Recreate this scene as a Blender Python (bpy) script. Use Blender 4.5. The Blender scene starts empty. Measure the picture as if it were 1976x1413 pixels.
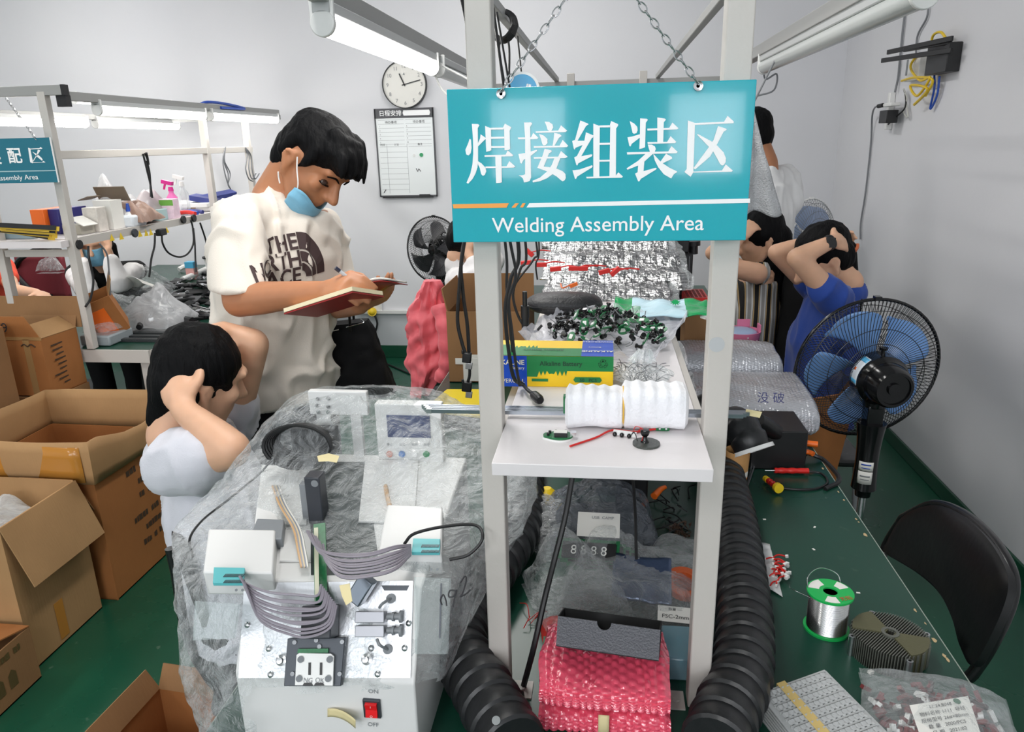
import bpy, math, random
from mathutils import Vector, Matrix, noise, Euler
from mathutils.bvhtree import BVHTree
S = bpy.context.scene
COL = S.collection
V = Vector
PI = math.pi
# ---------------------------------------------------------------- camera
W, H, FPX, CX, CY, CH = 1976, 1413, 1420., 988., 706.5, 1.62
_y = V((1170 - CX, -(268 - CY), -FPX)).normalized()
_z = -V((112, -4594, -FPX)); _z = (_z - _y * _z.dot(_y)).normalized()
_x = _y.cross(_z)
M3 = Matrix((_x, _y, _z))
EYE = V((0, 0, CH))
cd = bpy.data.cameras.new('camera'); cd.sensor_width = 36; cd.lens = FPX / W * 36
cd.clip_start = .02
cam = bpy.data.objects.new('camera', cd); COL.objects.link(cam)
cam.matrix_world = Matrix.Translation(EYE) @ M3.to_4x4()
S.camera = cam
def ray(px, py): return M3 @ V(((px - CX) / FPX, -(py - CY) / FPX, -1))
def Z(px, py, z): r = ray(px, py); return EYE + r * ((z - CH) / r.z)      # point of a level plane seen at a pixel of the photograph
def Y(px, py, y): r = ray(px, py); return EYE + r * (y / r.y)
def X(px, py, x): r = ray(px, py); return EYE + r * (x / r.x)
def PL(px, py, p0, n): r = ray(px, py); return EYE + r * ((p0 - EYE).dot(n) / r.dot(n))
# ---------------------------------------------------------------- world, light, exposure
S.view_settings.view_transform = 'Standard'; S.view_settings.look = 'None'
S.view_settings.gamma = 1; S.view_settings.use_curve_mapping = False
S.view_settings.exposure = 0.06
wd = bpy.data.worlds.new('world'); S.world = wd; wd.use_nodes = True
wd.node_tree.nodes['Background'].inputs[0].default_value = (.86, .92, 1, 1)
wd.node_tree.nodes['Background'].inputs[1].default_value = 1.0
S.cycles.transparent_max_bounces = 24
S.cycles.max_bounces = 8
S.cycles.caustics_reflective = False; S.cycles.caustics_refractive = False
S.cycles.sample_clamp_indirect = 6
def area(name, loc, rot, sx, sy, power, col=(1, 1, 1)):
    l = bpy.data.lights.new(name, 'AREA'); l.shape = 'RECTANGLE'; l.size = sx; l.size_y = sy; l.energy = power; l.color = col
    o = bpy.data.objects.new(name, l); COL.objects.link(o); o.location = loc; o.rotation_euler = rot
    return o
# daylight at windows behind the photographer; the two big ones are added fill
for _x0, _x1, _z0, _z1, _p in ((-4.4, -2.2, 1.2, 2.7, 62), (-1.6, 1.3, 2.2, 2.95, 62), (-.87, -.31, 1.35, 1.92, 4), (.46, 1.0, 1.35, 1.92, 4)):
    area('window_and_fill_light', ((_x0+_x1)/2, -3.97, (_z0+_z1)/2), (PI/2, 0, 0), _x1-_x0, _z1-_z0, _p, (.95, .975, 1))
for _cx in (-3.6, -.6):
    for _cy in (-1.6, 1.4, 3.9):
        area('ceiling_fill_light', (_cx, _cy, 3.14), (0, 0, 0), .3, 1.2, 26, (1, .985, .96))  # unseen ceiling lamps added to brighten the room
# ---------------------------------------------------------------- materials
def lin(c): return tuple(((x/255)/12.92 if x/255 <= .04045 else ((x/255+.055)/1.055)**2.4) for x in c[:3])
MC = {}
def new_mat(name):
    m = bpy.data.materials.new(name); m.use_nodes = True
    nt = m.node_tree; b = nt.nodes['Principled BSDF']
    return m, nt, b
def coords(nt, scale=None):
    tc = nt.nodes.new('ShaderNodeTexCoord')
    if not scale: return tc.outputs['Object']
    mp = nt.nodes.new('ShaderNodeMapping'); mp.inputs['Scale'].default_value = scale
    nt.links.new(tc.outputs['Object'], mp.inputs['Vector']); return mp.outputs['Vector']
def ntex(nt, scale, detail=3, vec=None, kind='ShaderNodeTexNoise'):
    n = nt.nodes.new(kind); n.inputs['Scale'].default_value = scale
    if 'Detail' in n.inputs: n.inputs['Detail'].default_value = detail
    nt.links.new(vec or coords(nt), n.inputs['Vector']); return n
def mixc(nt, fac, a, b):
    m = nt.nodes.new('ShaderNodeMix'); m.data_type = 'RGBA'
    for s, v in ((0, fac), (6, a), (7, b)):
        if hasattr(v, 'is_output'): nt.links.new(v, m.inputs[s])
        else: m.inputs[s].default_value = (*v, 1) if isinstance(v, tuple) else v
    return m.outputs[2]
def ramp(nt, fac, p0, p1, c0=(0, 0, 0), c1=(1, 1, 1)):
    r = nt.nodes.new('ShaderNodeValToRGB'); r.color_ramp.elements[0].position = p0; r.color_ramp.elements[1].position = p1
    r.color_ramp.elements[0].color = (*c0, 1); r.color_ramp.elements[1].color = (*c1, 1)
    nt.links.new(fac, r.inputs[0]); return r.outputs[0]
def mat(name, col, rough=.5, metal=0, bump=None, var=None, spec=.5, coat=0, alpha=1, vscale=None, sheen=0, trans=0):
    if name in MC: return MC[name]
    m, nt, b = new_mat(name); c = lin(col)
    b.inputs['Base Color'].default_value = (*c, 1); b.inputs['Roughness'].default_value = rough
    b.inputs['Metallic'].default_value = metal; b.inputs['Specular IOR Level'].default_value = spec
    b.inputs['Coat Weight'].default_value = coat; b.inputs['Alpha'].default_value = alpha
    b.inputs['Sheen Weight'].default_value = sheen; b.inputs['Transmission Weight'].default_value = trans
    if var:
        n = ntex(nt, var[0], 4, coords(nt, vscale) if vscale else None)
        d = tuple(x*(1-var[1]) for x in c); u = tuple(min(1, x*(1+var[1])) for x in c)
        nt.links.new(mixc(nt, n.outputs[0], d, u), b.inputs['Base Color'])
    if bump:
        n = ntex(nt, bump[0], 4, coords(nt, vscale) if vscale else None)
        bp = nt.nodes.new('ShaderNodeBump'); bp.inputs['Strength'].default_value = bump[1]; bp.inputs['Distance'].default_value = .01
        nt.links.new(n.outputs[0], bp.inputs['Height']); nt.links.new(bp.outputs[0], b.inputs['Normal'])
    MC[name] = m; return m
def emit(name, col, s):
    m, nt, b = new_mat(name); b.inputs['Emission Color'].default_value = (*lin(col), 1); b.inputs['Emission Strength'].default_value = s
    b.inputs['Base Color'].default_value = (.9, .9, .9, 1); return m
def film(name, tint=(235, 240, 242), a=.15, edge=.5, rough=.12, scale=30, bump=.7, dist=.02):
    """thin clear polythene: mostly see-through, milky by a, with crinkle glints"""
    if name in MC: return MC[name]
    m, nt, b = new_mat(name)
    b.inputs['Base Color'].default_value = (*lin(tint), 1); b.inputs['Roughness'].default_value = rough; b.inputs['Specular IOR Level'].default_value = 1
    n1 = ntex(nt, scale, 5); n1.inputs['Distortion'].default_value = 1.2
    n2 = ntex(nt, scale*.35, 2, None, 'ShaderNodeTexVoronoi')
    ad = nt.nodes.new('ShaderNodeMath'); ad.operation = 'ADD'; nt.links.new(n1.outputs[0], ad.inputs[0]); nt.links.new(n2.outputs[0], ad.inputs[1])
    bp = nt.nodes.new('ShaderNodeBump'); bp.inputs['Strength'].default_value = bump; bp.inputs['Distance'].default_value = dist
    nt.links.new(ad.outputs[0], bp.inputs['Height']); nt.links.new(bp.outputs[0], b.inputs['Normal'])
    tr = nt.nodes.new('ShaderNodeBsdfTransparent'); tr.inputs[0].default_value = (.97, .98, .98, 1)
    lw = nt.nodes.new('ShaderNodeLayerWeight'); lw.inputs[0].default_value = .35; nt.links.new(bp.outputs[0], lw.inputs['Normal'])
    mu = nt.nodes.new('ShaderNodeMath'); mu.operation = 'MULTIPLY_ADD'; mu.use_clamp = True
    nt.links.new(lw.outputs['Facing'], mu.inputs[0]); mu.inputs[1].default_value = edge; mu.inputs[2].default_value = a
    mx = nt.nodes.new('ShaderNodeMixShader'); nt.links.new(mu.outputs[0], mx.inputs[0]); nt.links.new(tr.outputs[0], mx.inputs[1]); nt.links.new(b.outputs[0], mx.inputs[2])
    nt.links.new(mx.outputs[0], nt.nodes['Material Output'].inputs[0]); MC[name] = m; return m
def cardboard(name, col):
    if name in MC: return MC[name]
    m, nt, b = new_mat(name); c = lin(col)
    n = ntex(nt, 5, 5); w = ntex(nt, 160, 1, coords(nt, (1, 1, .04)))
    k = mixc(nt, n.outputs[0], tuple(x*.78 for x in c), tuple(x*1.2 for x in c)); k2 = mixc(nt, .12, k, w.outputs[1])
    nt.links.new(k, b.inputs['Base Color']); b.inputs['Roughness'].default_value = .75; b.inputs['Specular IOR Level'].default_value = .25
    bp = nt.nodes.new('ShaderNodeBump'); bp.inputs['Strength'].default_value = .15; bp.inputs['Distance'].default_value = .004
    nt.links.new(w.outputs[0], bp.inputs['Height']); nt.links.new(bp.outputs[0], b.inputs['Normal']); MC[name] = m; return m
def bubble_mat(name, tint, a, scale=95, metal=0):
    if name in MC: return MC[name]
    m, nt, b = new_mat(name)
    v = ntex(nt, scale, 1, None, 'ShaderNodeTexVoronoi'); v.inputs['Randomness'].default_value = .35
    n = ntex(nt, scale*.5, 3)
    b.inputs['Base Color'].default_value = (*lin(tint), 1); b.inputs['Roughness'].default_value = .13; b.inputs['Metallic'].default_value = metal
    nt.links.new(mixc(nt, ramp(nt, v.outputs[0], .1, .6), tuple(min(1, x*1.5+.06) for x in lin(tint)), tuple(x*.7 for x in lin(tint))), b.inputs['Base Color'])
    ad = nt.nodes.new('ShaderNodeMath'); ad.operation = 'MULTIPLY_ADD'; nt.links.new(n.outputs[0], ad.inputs[0]); ad.inputs[1].default_value = .5; nt.links.new(v.outputs[0], ad.inputs[2])
    bp = nt.nodes.new('ShaderNodeBump'); bp.invert = True; bp.inputs['Strength'].default_value = .9; bp.inputs['Distance'].default_value = .012
    nt.links.new(ad.outputs[0], bp.inputs['Height']); nt.links.new(bp.outputs[0], b.inputs['Normal'])
    b.inputs['Alpha'].default_value = a; MC[name] = m; return m
# ---------------------------------------------------------------- mesh builder
def frame(d, ref=None):
    d = V(d).normalized(); ref = V(ref) if ref else (V((0, 0, 1)) if abs(d.z) < .9 else V((1, 0, 0)))
    u = ref.cross(d)
    if u.length < 1e-6: u = V((1, 0, 0)).cross(d)
    u.normalize(); return u, d.cross(u)
def catmull(pts, k=6):
    pts = [V(p) for p in pts]
    if len(pts) < 3: return pts
    P = [pts[0]*2 - pts[1]] + pts + [pts[-1]*2 - pts[-2]]; out = []
    for i in range(1, len(P)-2):
        a, b, c, d = P[i-1:i+3]
        for j in range(k):
            t = j/k; out.append(.5*((2*b) + (c-a)*t + (2*a-5*b+4*c-d)*t*t + (3*b-a-3*c+d)*t**3))
    return out + [pts[-1]]
class MB:
    def __init__(s): s.v = []; s.f = []; s.m = []; s.mi = 0
    def add(s, vs, fs):
        o = len(s.v); s.v += [V(p) for p in vs]; s.f += [tuple(i+o for i in f) for f in fs]; s.m += [s.mi]*len(fs); return s
    def box(s, c, d, rot=None):
        c = V(c); hx, hy, hz = d[0]/2, d[1]/2, d[2]/2
        vs = [V((x*hx, y*hy, z*hz)) for x in (-1, 1) for y in (-1, 1) for z in (-1, 1)]
        if rot is not None:
            r = rot if isinstance(rot, Matrix) else Euler(rot).to_matrix(); vs = [r @ p for p in vs]
        return s.add([c+p for p in vs], [(0, 1, 3, 2), (4, 6, 7, 5), (0, 4, 5, 1), (2, 3, 7, 6), (0, 2, 6, 4), (1, 5, 7, 3)])
    def bar(s, a, b, w, h, ref=None):
        a, b = V(a), V(b); u, w2 = frame(b-a, ref); d = (b-a)
        return s.box((a+b)/2, (w, h, d.length), Matrix((u, w2, d.normalized())).transposed())
    def bb(s, lo, hi): return s.box([(a+b)/2 for a, b in zip(lo, hi)], [abs(b-a) for a, b in zip(lo, hi)])
    def tube(s, pts, r, n=8, k=6, caps=True, closed=False, flat=None):
        P = catmull(pts, k) if k > 1 else [V(p) for p in pts]; N = len(P)
        rr = (lambda t: r) if not callable(r) else r
        u = None; o = len(s.v); vs = []; fs = []
        for i, p in enumerate(P):
            d = (P[min(i+1, N-1)] - P[max(i-1, 0)])
            if d.length < 1e-9: d = V((0, 0, 1))
            d.normalize()
            if u is None: u, w = frame(d)
            else:
                u = (u - d*u.dot(d)).normalized(); w = d.cross(u)
            q = rr(i/max(1, N-1))
            for j in range(n):
                a = 2*PI*j/n; vs.append(p + u*(math.cos(a)*q) + w*(math.sin(a)*q*(flat or 1)))
        for i in range(N-1):
            for j in range(n):
                fs.append((i*n+j, i*n+(j+1) % n, (i+1)*n+(j+1) % n, (i+1)*n+j))
        if closed:
            for j in range(n): fs.append(((N-1)*n+j, (N-1)*n+(j+1) % n, (j+1) % n, j))
        elif caps:
            fs.append(tuple(reversed(range(n)))); fs.append(tuple(range((N-1)*n, N*n)))
        return s.add(vs, fs)
    def cyl(s, a, b, r, r2=None, n=20):
        r2 = r if r2 is None else r2
        return s.tube([a, b], lambda t: r + (r2-r)*t, n, 1)
    def lathe(s, prof, c=(0, 0, 0), d=(0, 0, 1), n=28):
        c = V(c); d = V(d).normalized(); u, w = frame(d); vs = []; fs = []; N = len(prof)
        for r, h in prof:
            r = max(r, 1e-5)
            for j in range(n):
                a = 2*PI*j/n; vs.append(c + d*h + u*(math.cos(a)*r) + w*(math.sin(a)*r))
        for i in range(N-1):
            for j in range(n): fs.append((i*n+j, i*n+(j+1) % n, (i+1)*n+(j+1) % n, (i+1)*n+j))
        fs.append(tuple(reversed(range(n)))); fs.append(tuple(range((N-1)*n, N*n)))
        return s.add(vs, fs)
    def ball(s, c, r, rot=None, n=14):
        r = (r, r, r) if not hasattr(r, '__len__') else r; c = V(c); vs = []; fs = []; m = n//2+1
        for i in range(m+1):
            t = PI*i/m
            for j in range(n):
                a = 2*PI*j/n; p = V((r[0]*math.sin(t)*math.cos(a), r[1]*math.sin(t)*math.sin(a), r[2]*math.cos(t)))
                vs.append(c + (rot @ p if rot else p))
        for i in range(m):
            for j in range(n): fs.append((i*n+j, (i+1)*n+j, (i+1)*n+(j+1) % n, i*n+(j+1) % n))
        return s.add(vs, fs)
    def prism(s, poly, o, u, v, t):
        """flat outline in the plane o+u,v made a solid t thick along u x v"""
        o, u, v = V(o), V(u), V(v); n = u.cross(v).normalized()*t; N = len(poly)
        a = sum(poly[i][0]*poly[(i+1) % N][1]-poly[(i+1) % N][0]*poly[i][1] for i in range(N))
        if a < 0: poly = poly[::-1]
        vs = [o+u*p[0]+v*p[1] for p in poly]; vs += [p+n for p in vs]
        if t < 0: vs = vs[N:]+vs[:N]
        fs = [tuple(reversed(range(N))), tuple(range(N, 2*N))] + [(i, (i+1) % N, N+(i+1) % N, N+i) for i in range(N)]
        return s.add(vs, fs)
    def poly3(s, pts, n):
        """solid slab whose lower face runs through 3-D points, n = thickness vector"""
        pts = [V(p) for p in pts]; n = V(n); N = len(pts)
        nn = V((0, 0, 0))
        for i in range(N): nn += pts[i].cross(pts[(i+1) % N])
        if nn.dot(n) < 0: pts = pts[::-1]
        vs = pts+[p+n for p in pts]
        return s.add(vs, [tuple(reversed(range(N))), tuple(range(N, 2*N))] + [(i, (i+1) % N, N+(i+1) % N, N+i) for i in range(N)])
    def grid(s, fn, nu, nv, cu=False):
        vs = [V(fn(i/(nu if cu else nu-1), j/(nv-1))) for i in range(nu) for j in range(nv)]
        fs = [(i*nv+j, ((i+1) % nu)*nv+j, ((i+1) % nu)*nv+j+1, i*nv+j+1) for i in range(nu if cu else nu-1) for j in range(nv-1)]
        return s.add(vs, fs)
    def text(s, key, o, u, v, size, t=.0006, align='C', sx=1.0):
        """lettering laid on the plane o + u (rightwards), v (upwards)"""
        vs, fs, w = TX(key); o, u, v = V(o), V(u).normalized(), V(v).normalized(); n = u.cross(v)*t
        ox = {'C': -w/2, 'L': 0, 'R': -w}[align]
        return s.add([o + u*((p[0]+ox)*size*sx) + v*((p[1]-.35)*size) + n for p in vs], fs)
    def obj(s, name, mats):
        me = bpy.data.meshes.new(name); me.from_pydata(s.v, [], s.f)
        for m in (mats if isinstance(mats, (list, tuple)) else [mats]): me.materials.append(m)
        for i, p in enumerate(me.polygons): p.material_index = s.m[i]
        me.shade_smooth(); me.set_sharp_from_angle(angle=.7)
        o = bpy.data.objects.new(name, me); COL.objects.link(o); return o
def smudge(mb, o, u, v, w, h, seed=1):
    """a line of print too blurred to read"""
    o, u, v = V(o), V(u).normalized(), V(v).normalized(); r = random.Random(seed); x = 0
    while x < w:
        l = r.uniform(.35, .8)*h
        if r.random() < .85: mb.poly3([o+u*x+v*h*r.uniform(0, .1), o+u*(x+l)+v*h*r.uniform(0, .1), o+u*(x+l)+v*h*r.uniform(.75, 1), o+u*x+v*h*r.uniform(.75, 1)], u.cross(v)*.0005)
        x += l+h*.16
    return mb
_tx = {}
def TX(key):
    if key not in _tx:
        body, off = (key if isinstance(key, tuple) else (key, 0.0))
        c = bpy.data.curves.new('lettering', 'FONT'); c.body = body; c.offset = off; c.resolution_u = 3
        o = bpy.data.objects.new('lettering', c); me = bpy.data.meshes.new_from_object(o)
        vs = [v.co.copy() for v in me.vertices]; fs = [tuple(p.vertices) for p in me.polygons]
        bpy.data.objects.remove(o); bpy.data.curves.remove(c); bpy.data.meshes.remove(me)
        _tx[key] = (vs, fs, max([v.x for v in vs] or [0]))
    return _tx[key]
# ---------------------------------------------------------------- things and parts
def org(o):
    p = V((0, 0, 0))
    while o: p += o.location; o = o.parent
    return p
def props(o, label=None, cat=None, group=None, kind=None):
    if label: o['label'] = label
    if cat: o['category'] = cat
    if group: o['group'] = group
    if kind: o['kind'] = kind
    return o
def thing(name, label, cat, loc, group=None):
    o = bpy.data.objects.new(name, None); COL.objects.link(o); o.empty_display_size = .05; o.location = V(loc)
    return props(o, label, cat, group)
def mods(o, bevel=0, solid=0, sub=0):
    if sub: m = o.modifiers.new('s', 'SUBSURF'); m.levels = m.render_levels = sub
    if solid: m = o.modifiers.new('t', 'SOLIDIFY'); m.thickness = solid; m.offset = 0
    if bevel: m = o.modifiers.new('b', 'BEVEL'); m.width = bevel; m.segments = 2; m.limit_method = 'ANGLE'
    return o
def part(name, mb, m, parent, label=None, bevel=0, solid=0, sub=0, kind=None):
    o = mb if isinstance(mb, bpy.types.Object) else mb.obj(name, m)
    g = org(parent); o.data.transform(Matrix.Translation(-g)); o.parent = parent
    return props(mods(o, bevel, solid, sub), label, None, None, kind)
def solo(name, mb, m, label, cat, group=None, bevel=0, solid=0, sub=0, kind=None):
    o = mb.obj(name, m); n = len(mb.v)
    c = sum(mb.v, V())/n; c.z = min(p.z for p in mb.v)
    o.data.transform(Matrix.Translation(-c)); o.location = c
    return props(mods(o, bevel, solid, sub), label, cat, group, kind)
def struct(name, mb, m, parent=None, bevel=0):
    if parent: return part(name, mb, m, parent, bevel=bevel)
    o = solo(name, mb, m, None, None, bevel=bevel); o['kind'] = 'structure'; return o
def dup(o, loc=None, rz=0, label=None, parent=None, off=None):
    c = o.copy(); COL.objects.link(c)
    if parent: c.parent = parent
    if loc is not None: c.location = V(loc)
    if off is not None: c.location = o.location + V(off)
    if rz: c.rotation_euler = (o.rotation_euler[0], o.rotation_euler[1], o.rotation_euler[2]+rz)
    if label: c['label'] = label
    for ch in list(o.children): dup(ch, parent=c)
    return c
def N(p, s=1, seed=0): return noise.noise(V(p)*s + V((seed*7.3, seed*3.1, seed*1.7)))
def bag(c, size, rz=0, seed=1, cr=.012, n=30, p=2.5, flare=.25, tilt=None):
    """a lying, crumpled plastic bag: bulged top sheet over a flat under sheet"""
    c = V(c); lx, ly, lz = size; rt = Matrix.Rotation(rz, 3, 'Z')
    if tilt: rt = Euler(tilt).to_matrix() @ rt
    def top(u, v):
        a, b = u*2-1, v*2-1
        k = max(0, (1-abs(a)**p)*(1-abs(b)**p))**.55
        q = V((a*lx/2, b*ly/2, 0))
        rid = 1.1*abs(N(q, 10, seed)) + .45*abs(N(q, 24, seed+3)) + .12*abs(N(q, 60, seed+6))
        z = lz*k*(.7+.6*N(q, 9, seed)) + cr*rid*(.4+k) + cr*.5
        e = 1+.06*N(q, 14, seed+5)
        return c + rt @ V((q.x*e, q.y*e, max(.0015, z)))
    mb = MB().grid(top, n, n)
    mb.grid(lambda u, v: c + rt @ V(((1-u*2)*lx/2*(1+.06*N(((1-u*2)*lx/2, (v*2-1)*ly/2, 0), 14, seed+5)), (v*2-1)*ly/2*(1+.06*N(((1-u*2)*lx/2, (v*2-1)*ly/2, 0), 14, seed+5)), .001)), n, n)
    return mb
def fuse(name, prims, voxel, m, parent=None, smooth=6, post=None, loc=None):
    """one continuous skin grown over overlapping limbs"""
    mb = MB()
    for q in prims:
        if q[0] == 'c':
            ch = q[1]
            for i, (p, r) in enumerate(ch):
                mb.ball(p, r, n=14)
                if i and (V(p)-V(ch[i-1][0])).length > 1e-4: mb.cyl(ch[i-1][0], p, ch[i-1][1], r, 14)
        elif q[0] == 'e': mb.ball(q[1], q[2], q[3] if len(q) > 3 else None, 20)
        elif q[0] == 'l':       # loft of elliptical rings: (centre, half width vector, half depth vector)
            rings = q[1]; n = 24; vs = []; fs = []
            for c, a, b in rings: vs += [V(c)+V(a)*math.cos(2*PI*j/n)+V(b)*math.sin(2*PI*j/n) for j in range(n)]
            k = len(rings)
            for i in range(k-1):
                for j in range(n): fs.append((i*n+j, i*n+(j+1) % n, (i+1)*n+(j+1) % n, (i+1)*n+j))
            fs += [tuple(reversed(range(n))), tuple(range((k-1)*n, k*n))]; mb.add(vs, fs)
    o = mb.obj(name, m)
    r = o.modifiers.new('r', 'REMESH'); r.mode = 'VOXEL'; r.voxel_size = voxel
    if smooth: sm = o.modifiers.new('s', 'SMOOTH'); sm.factor = .5; sm.iterations = smooth
    bpy.context.view_layer.update()
    me = bpy.data.meshes.new_from_object(o.evaluated_get(bpy.context.evaluated_depsgraph_get()))
    old = o.data; o.modifiers.clear(); o.data = me; bpy.data.meshes.remove(old); me.name = name
    if post:
        ns = [(v.co.copy(), v.normal.copy()) for v in me.vertices]
        for v, (p, nn) in zip(me.vertices, ns): v.co = post(p, nn)
    me.shade_smooth()
    if not me.materials: me.materials.append(m)
    if parent: part(name, o, m, parent)
    elif loc is not None: me.transform(Matrix.Translation(-V(loc))); o.location = V(loc)
    return o
# ---------------------------------------------------------------- the room
def wall_mat():
    m, nt, b = new_mat('painted plaster'); g = nt.nodes.new('ShaderNodeNewGeometry')
    n = ntex(nt, 1.1, 4, g.outputs[0]); c = mixc(nt, n.outputs[0], lin((213, 213, 218)), lin((226, 226, 228)))
    n2 = ntex(nt, 9, 2, g.outputs[0], 'ShaderNodeTexVoronoi'); spot = ramp(nt, n2.outputs[0], .035, .06, (1, 1, 1), (0, 0, 0))
    n3 = ntex(nt, 2.3, 2, g.outputs[0]); gate = ramp(nt, n3.outputs[0], .56, .6)
    mu = nt.nodes.new('ShaderNodeMath'); mu.operation = 'MULTIPLY'; nt.links.new(spot, mu.inputs[0]); nt.links.new(gate, mu.inputs[1])
    c = mixc(nt, mu.outputs[0], c, lin((150, 150, 152)))
    sp = nt.nodes.new('ShaderNodeSeparateXYZ'); nt.links.new(g.outputs[0], sp.inputs[0])
    lt = nt.nodes.new('ShaderNodeMath'); lt.operation = 'LESS_THAN'; nt.links.new(sp.outputs[2], lt.inputs[0]); lt.inputs[1].default_value = .37
    gy = nt.nodes.new('ShaderNodeMath'); gy.operation = 'GREATER_THAN'; nt.links.new(sp.outputs[1], gy.inputs[0]); gy.inputs[1].default_value = 5.44
    an = nt.nodes.new('ShaderNodeMath'); an.operation = 'MULTIPLY'; nt.links.new(lt.outputs[0], an.inputs[0]); nt.links.new(gy.outputs[0], an.inputs[1])
    nt.links.new(mixc(nt, an.outputs[0], c, lin((196, 199, 203))), b.inputs['Base Color'])
    b.inputs['Roughness'].default_value = .62; b.inputs['Specular IOR Level'].default_value = .3
    nb = ntex(nt, 3, 6, g.outputs[0]); bp = nt.nodes.new('ShaderNodeBump'); bp.inputs['Strength'].default_value = .25; bp.inputs['Distance'].default_value = .02
    nt.links.new(nb.outputs[0], bp.inputs['Height']); nt.links.new(bp.outputs[0], b.inputs['Normal']); return m
WALL = wall_mat()
def green_floor(name, c0, c1, rough, wear):
    m, nt, b = new_mat(name); g = nt.nodes.new('ShaderNodeNewGeometry')
    n = ntex(nt, 1.6, 5, g.outputs[0]); c = mixc(nt, ramp(nt, n.outputs[0], .3, .7), lin(c0), lin(c1))
    n2 = ntex(nt, 30, 6, g.outputs[0]); sp = ramp(nt, n2.outputs[0], .68, .78)
    mu = nt.nodes.new('ShaderNodeMath'); mu.operation = 'MULTIPLY'; nt.links.new(sp, mu.inputs[0]); mu.inputs[1].default_value = wear
    nt.links.new(mixc(nt, mu.outputs[0], c, lin((120, 140, 125))), b.inputs['Base Color'])
    nt.links.new(ramp(nt, n.outputs[0], 0, 1, (rough-.08,)*3, (rough+.12,)*3), b.inputs['Roughness']); return m
FLOOR = green_floor('green epoxy floor', (17, 70, 52), (23, 84, 60), .26, .35)
XR, YB = 1.56, 5.45
struct('floor', MB().bb((-6, -4, -.1), (XR, YB, 0)), FLOOR)
struct('ceiling', MB().bb((-6, -4, 3.2), (XR, YB, 3.3)), WALL)
struct('wall_back', MB().bb((-6, YB, 0), (XR+.1, YB+.1, 3.2)), WALL)
struct('wall_right', MB().bb((XR, -4, 0), (XR+.1, YB, 3.2)), WALL)
struct('wall_left', MB().bb((-6.1, -4, 0), (-6, YB, 3.2)), WALL)
WINS = ((-4.4, -2.2, 1.2, 2.7), (-1.6, 1.3, 2.2, 2.95), (-.87, -.31, 1.35, 1.92), (.46, 1.0, 1.35, 1.92))  # first two openings are unseen additions that go with the fill lights
fw = MB(); xs = sorted({-6, XR, *[w[0] for w in WINS], *[w[1] for w in WINS]})
for xa_, xb_ in zip(xs, xs[1:]):
    zs = sorted([(w[2], w[3]) for w in WINS if w[0] <= xa_+1e-6 and w[1] >= xb_-1e-6]); z_ = 0
    for lo_, hi_ in zs+[(3.2, 3.2)]: fw.bb((xa_, -4.1, z_), (xb_, -4, lo_)); z_ = hi_
struct('wall_front', fw, WALL)
GB = mat('green skirting paint', (16, 72, 50), .35, var=(6, .25))
struct('baseboard_right', MB().bb((XR-.012, -4, 0), (XR, YB, .075)), GB, bevel=.004)
struct('baseboard_back', MB().bb((-6, YB-.012, 0), (XR-.012, YB, .1)), GB, bevel=.004)
WF = mat('window frame white', (225, 226, 228), .4)
for k, (xa_, xb_, z0_, z1_) in enumerate(WINS):
    wf = MB(); n_ = max(1, round((xb_-xa_)/.9))
    for i in range(n_+1): x = xa_+.02+(xb_-xa_-.04)*i/n_; wf.bb((x-.02, -4.08, z0_), (x+.02, -4.03, z1_))
    for z in (z0_+.02, z1_-.02): wf.bb((xa_, -4.08, z-.02), (xb_, -4.03, z+.02))
    struct('window_%d' % (k+1), wf, WF)
TK = mat('white power trunking', (222, 222, 220), .4)
# ---------------------------------------------------------------- main workbench with its shelf frame
PAINT = mat('pale grey powder coat', (199, 194, 188), .45, bump=(160, .04))
PAINT2 = mat('grey steel rail', (158, 158, 156), .4)
BENCH = green_floor('green bench mat', (20, 60, 48), (27, 72, 57), .27, .12)
TAN = mat('worn chipboard', (196, 170, 130), .8)
BLACK = mat('black plastic', (22, 22, 24), .4)
BLACKG = mat('glossy black plastic', (14, 14, 16), .16)
RUB = mat('black rubber', (24, 25, 27), .55, bump=(60, .15), var=(12, .5))
CABLE = mat('black cable', (20, 20, 22), .45)
GREYC = mat('grey cable', (120, 122, 126), .5)
WHITE = mat('white plastic', (232, 232, 230), .35)
CHROME = mat('bright steel', (215, 216, 218), .2, 1)
ALU = mat('aluminium', (200, 202, 205), .3, 1)
PAPER = mat('white paper', (232, 230, 224), .7)
INK = mat('ink', (40, 40, 44), .6)
RED = mat('red plastic', (205, 35, 30), .35)
ORANGE = mat('orange plastic', (240, 110, 30), .4)
YELLOW = mat('yellow plastic', (240, 205, 40), .35)
BLUE = mat('blue plastic', (40, 80, 180), .4)
PCBG = mat('green circuit board', (30, 110, 65), .35, var=(180, .45))
BZ = .75
bench = thing('workbench', 'long green-topped workbench carrying the welding station frame and its clutter', 'workbench', (0, 2.4, 0))
tb = MB().bb((-.605, .5, BZ-.028), (.605, 4.55, BZ))
tb.mi = 1
rng = random.Random(5)
for px, py, s in ((1640, 966, 5), (1652, 1002, 6), (1683, 1034, 10), (1766, 1178, 8), (1790, 1204, 5), (1806, 1237, 12), (1822, 1266, 10), (1828, 1274, 9), (1657, 1008, 4), (1600, 905, 6), (1628, 950, 5)):
    c = Z(px, py, BZ); r = s*c.length/2900
    c.x = min(c.x, .6-r)
    tb.poly3([c+V((math.cos(a)*r*rng.uniform(.5, 1.1)*.7, math.sin(a)*r*rng.uniform(.7, 1.7), .0003)) for a in [k*PI/4 for k in range(8)]], (0, 0, .0004))
btop = part('tabletop', tb, [BENCH, TAN], bench)
EB = mat('pale edge band', (150, 160, 150), .5)
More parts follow.
